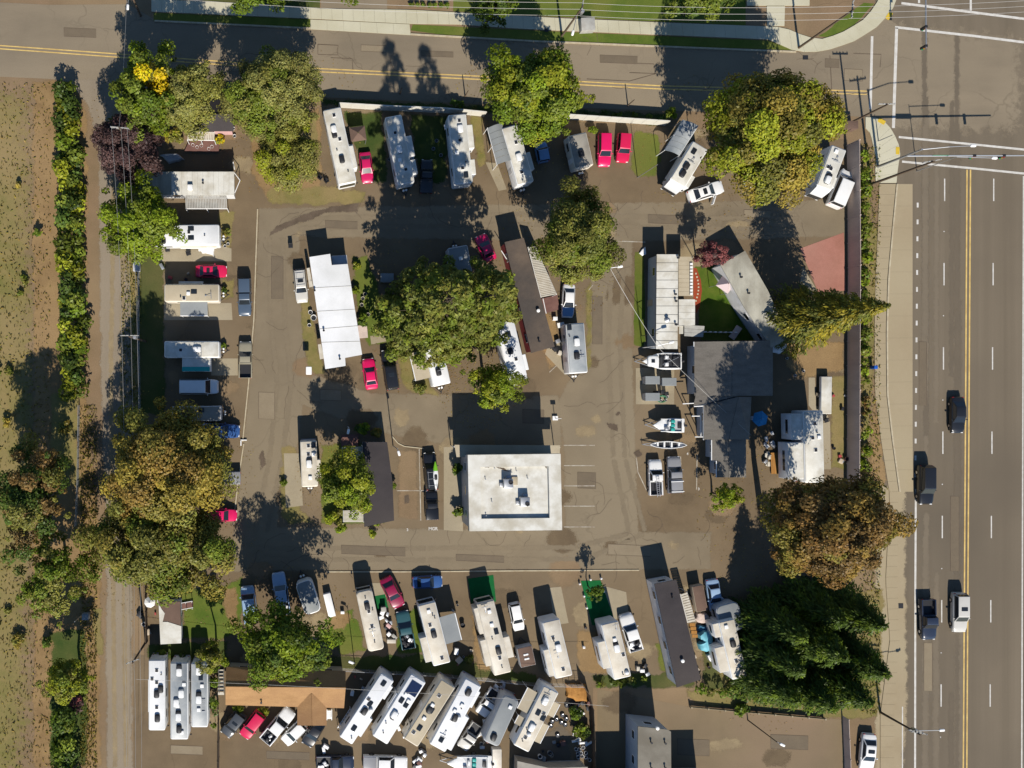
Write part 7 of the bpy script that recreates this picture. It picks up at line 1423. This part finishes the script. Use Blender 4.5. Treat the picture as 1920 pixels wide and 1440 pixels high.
for i, (x, y) in enumerate(((1086, 1094), (1106, 1086), (1126, 1084), (1094, 1117), (1099, 1139), (1131, 1108))): t = thing('low white lantern edging the green turf square', 'lantern', 'garden_lantern', x, y, 0, 'lanterns round the turf'); MB().lathe((0, 0, 0), [(.12, 0), (.12, .35), (.16, .36), (.1, .48)], 8).build('body', M['trim'], t)
for i, (x, y) in enumerate(((1489, 704), (1505, 696), (1474, 672))): bucket(x, y, 'stray pale tub on the bare earth east of the grey house', .18, .25, 'trim', 'stray tubs by the bare earth')
for i in range(14): x, y = 1432 + rr.uniform(-8, 16), 812 + rr.uniform(0, 60); box(x, y, rr.uniform(.3, .7), rr.uniform(.2, .5), rr.uniform(.2, .6), rr.choice(('trim', 'galv', 'slat')), 'pale clutter in the shade behind the grey house', 'box', 'clutter behind the grey house', rr.uniform(0, 3))
for i in range(8): x, y = 1236 + rr.uniform(0, 10), 1218 + rr.uniform(0, 40) if False else 1210; 
for i, (x, y) in enumerate(((1202, 1256), (1212, 1262), (1208, 1246), (1194, 1252))): box(x, y, .6, .4, .5, ('trim', 'galv', 'black', 'slat')[i], 'garden clutter between the white pickup and charcoal home', 'box', 'clutter by the charcoal home', i * .5)
box(1097, 1176, .3, .3, .3, 'black', 'small dark planter on the bare dirt, upper one', 'planter'); box(1093, 1212, .3, .3, .5, 'trim', 'small white lantern planter on the bare dirt, lower one', 'planter')
box(1633, 689, .45, .45, 1.1, pmat('mailbox_blue', (.01, .09, .42), .4), 'blue newspaper box between the hedge and the pavement', 'newspaper box'); box(163, 1153, .9, .9, 1.0, 'roof_plain', 'grey cabinet on the left verge', 'cabinet'); box(1098, 51, 1.9, 1.8, 1.1, 'slat_grey', 'grey utility cabinet on the north sidewalk', 'cabinet', None, .05)
box(258, 502, .9, 1.2, .9, 'shell_grey', 'grey covered barrel in the shade at the west fence', 'barrel'); box(1582, 240, 2.2, 1.1, 1.5, 'charcoal' if 'charcoal' in M else 'brown_tar', 'dark bench shelter at the street corner', 'shelter')
box(725, 522, 1.8, 1.2, .8, 'roof_plain', 'pale blue chest in the deep shade west of the firs', 'chest'); box(1070, 548, .4, .4, .5, 'siding_red', 'red cooler behind the white sedan', 'cooler')
t = thing('brown picnic bench in the shaded yard by the grey house', 'bench', 'bench', 1376, 624, R(-35)); MB().box((0, 0, .45), (.9, 2.0, .06)).build('seat', M['fence_wood'], t); MB().box((0, -.8, .2), (.7, .1, .42)).box((0, .8, .2), (.7, .1, .42)).build('leg', M['fence_wood'], t)
t = thing('long low brown steps and plank ramp at the bright home', 'ramp', 'plank_ramp', 680, 622, R(5)); MB().box((0, 0, .15), (1.3, 1.8, .3)).build('platform', M['fence_wood'], t)
for i in range(9): x, y = 1300 + i * 9.5, 622.5 + i * .15; box(x, y, .35, .14, .6, 'trim', 'white picket in the low dashed border south of the lawn', 'picket', 'white pickets by the lawn')
t = thing('white side rack beside the first slanted motorhome', 'rack', 'rack', 648, 1344, R(-33)); MB().box((-.32, 0, .9), (.08, 3.4, .08)).box((.32, 0, .9), (.08, 3.4, .08)).build('rail', M['trim'], t)
for i in range(7): MB().box((0, -1.5 + i * .5, .9), (.6, .12, .05)).build('slat', M['trim'], t)
for sx in (-.32, .32):
    for sy in (-1.6, 1.6): MB().box((sx, sy, .43), (.06, .06, .88)).build('leg', M['trim'], t)


rr = random.Random(9)
NM = {'trim': 'white', 'galv': 'grey', 'black': 'black', 'siding_tan': 'tan', 'deck_red': 'brown', 'siding_red': 'red', 'roof_plain': 'pale grey'}
for (x0, y0, x1, y1, n, w) in ((640, 1262, 700, 1300, 5, 'north of the slanted motorhomes'), (735, 1330, 760, 1390, 4, 'between the solar motorhome and its neighbour'), (893, 1345, 918, 1400, 6, 'beside the plain grey trailer'), (1010, 1385, 1060, 1425, 9, 'in the dark scrap yard'), (600, 1395, 640, 1412, 3, 'behind the black pickup'), (1062, 1290, 1108, 1340, 6, 'round the brown tarp'), (850, 1215, 890, 1250, 5, 'between the two cream motorhomes'), (846, 1130, 872, 1175, 4, 'by the grey ribbed awning'), (1300, 1225, 1330, 1280, 4, 'below the turquoise tarp'), (300, 500, 360, 525, 4, 'behind the pink coupe'), (262, 1140, 292, 1195, 5, 'beside the white shed'), (1560, 715, 1584, 870, 8, 'along the brown fence')):
    for k in range(n):
        m_ = rr.choice(list(NM)); x, y = rr.uniform(x0, x1), rr.uniform(y0, y1); s_ = rr.uniform(.25, .9); kind_ = rr.choice(('crate', 'bin', 'box'))
        if kind_ == 'bin': bucket(x, y, NM[m_] + ' tub ' + w, s_ * .4, s_ * .7, m_, 'yard things ' + w)
        else: box(x, y, s_, s_ * rr.uniform(.4, 1), s_ * rr.uniform(.4, .9), m_, NM[m_] + ' ' + kind_ + ' ' + w, kind_, 'yard things ' + w, rr.uniform(0, 3))
# members of a group told apart by their order down the photograph
ORD = ['first', 'second', 'third', 'fourth', 'fifth', 'sixth', 'seventh', 'eighth', 'ninth', 'tenth', 'eleventh', 'twelfth', 'thirteenth', 'fourteenth', 'fifteenth', 'sixteenth', 'seventeenth', 'eighteenth', 'nineteenth', 'twentieth']
by = {}
for o in bpy.data.objects:
    if o.parent is None and o.get('label') and o.get('group'): by.setdefault(o['label'], []).append(o)
for lb, os_ in by.items():
    if len(os_) < 2: continue
    xs, ys = [q.location.x for q in os_], [q.location.y for q in os_]
    if max(xs) - min(xs) > max(ys) - min(ys): os_.sort(key=lambda q: q.location.x); w = 'from the left'
    else: os_.sort(key=lambda q: -q.location.y); w = 'from the top'
    for k, q in enumerate(os_): q['label'] = ' '.join(lb.split()[:12]) + ', ' + ORD[min(k, 19)] + ' ' + w
print('LEAVES', LEAFN[0])
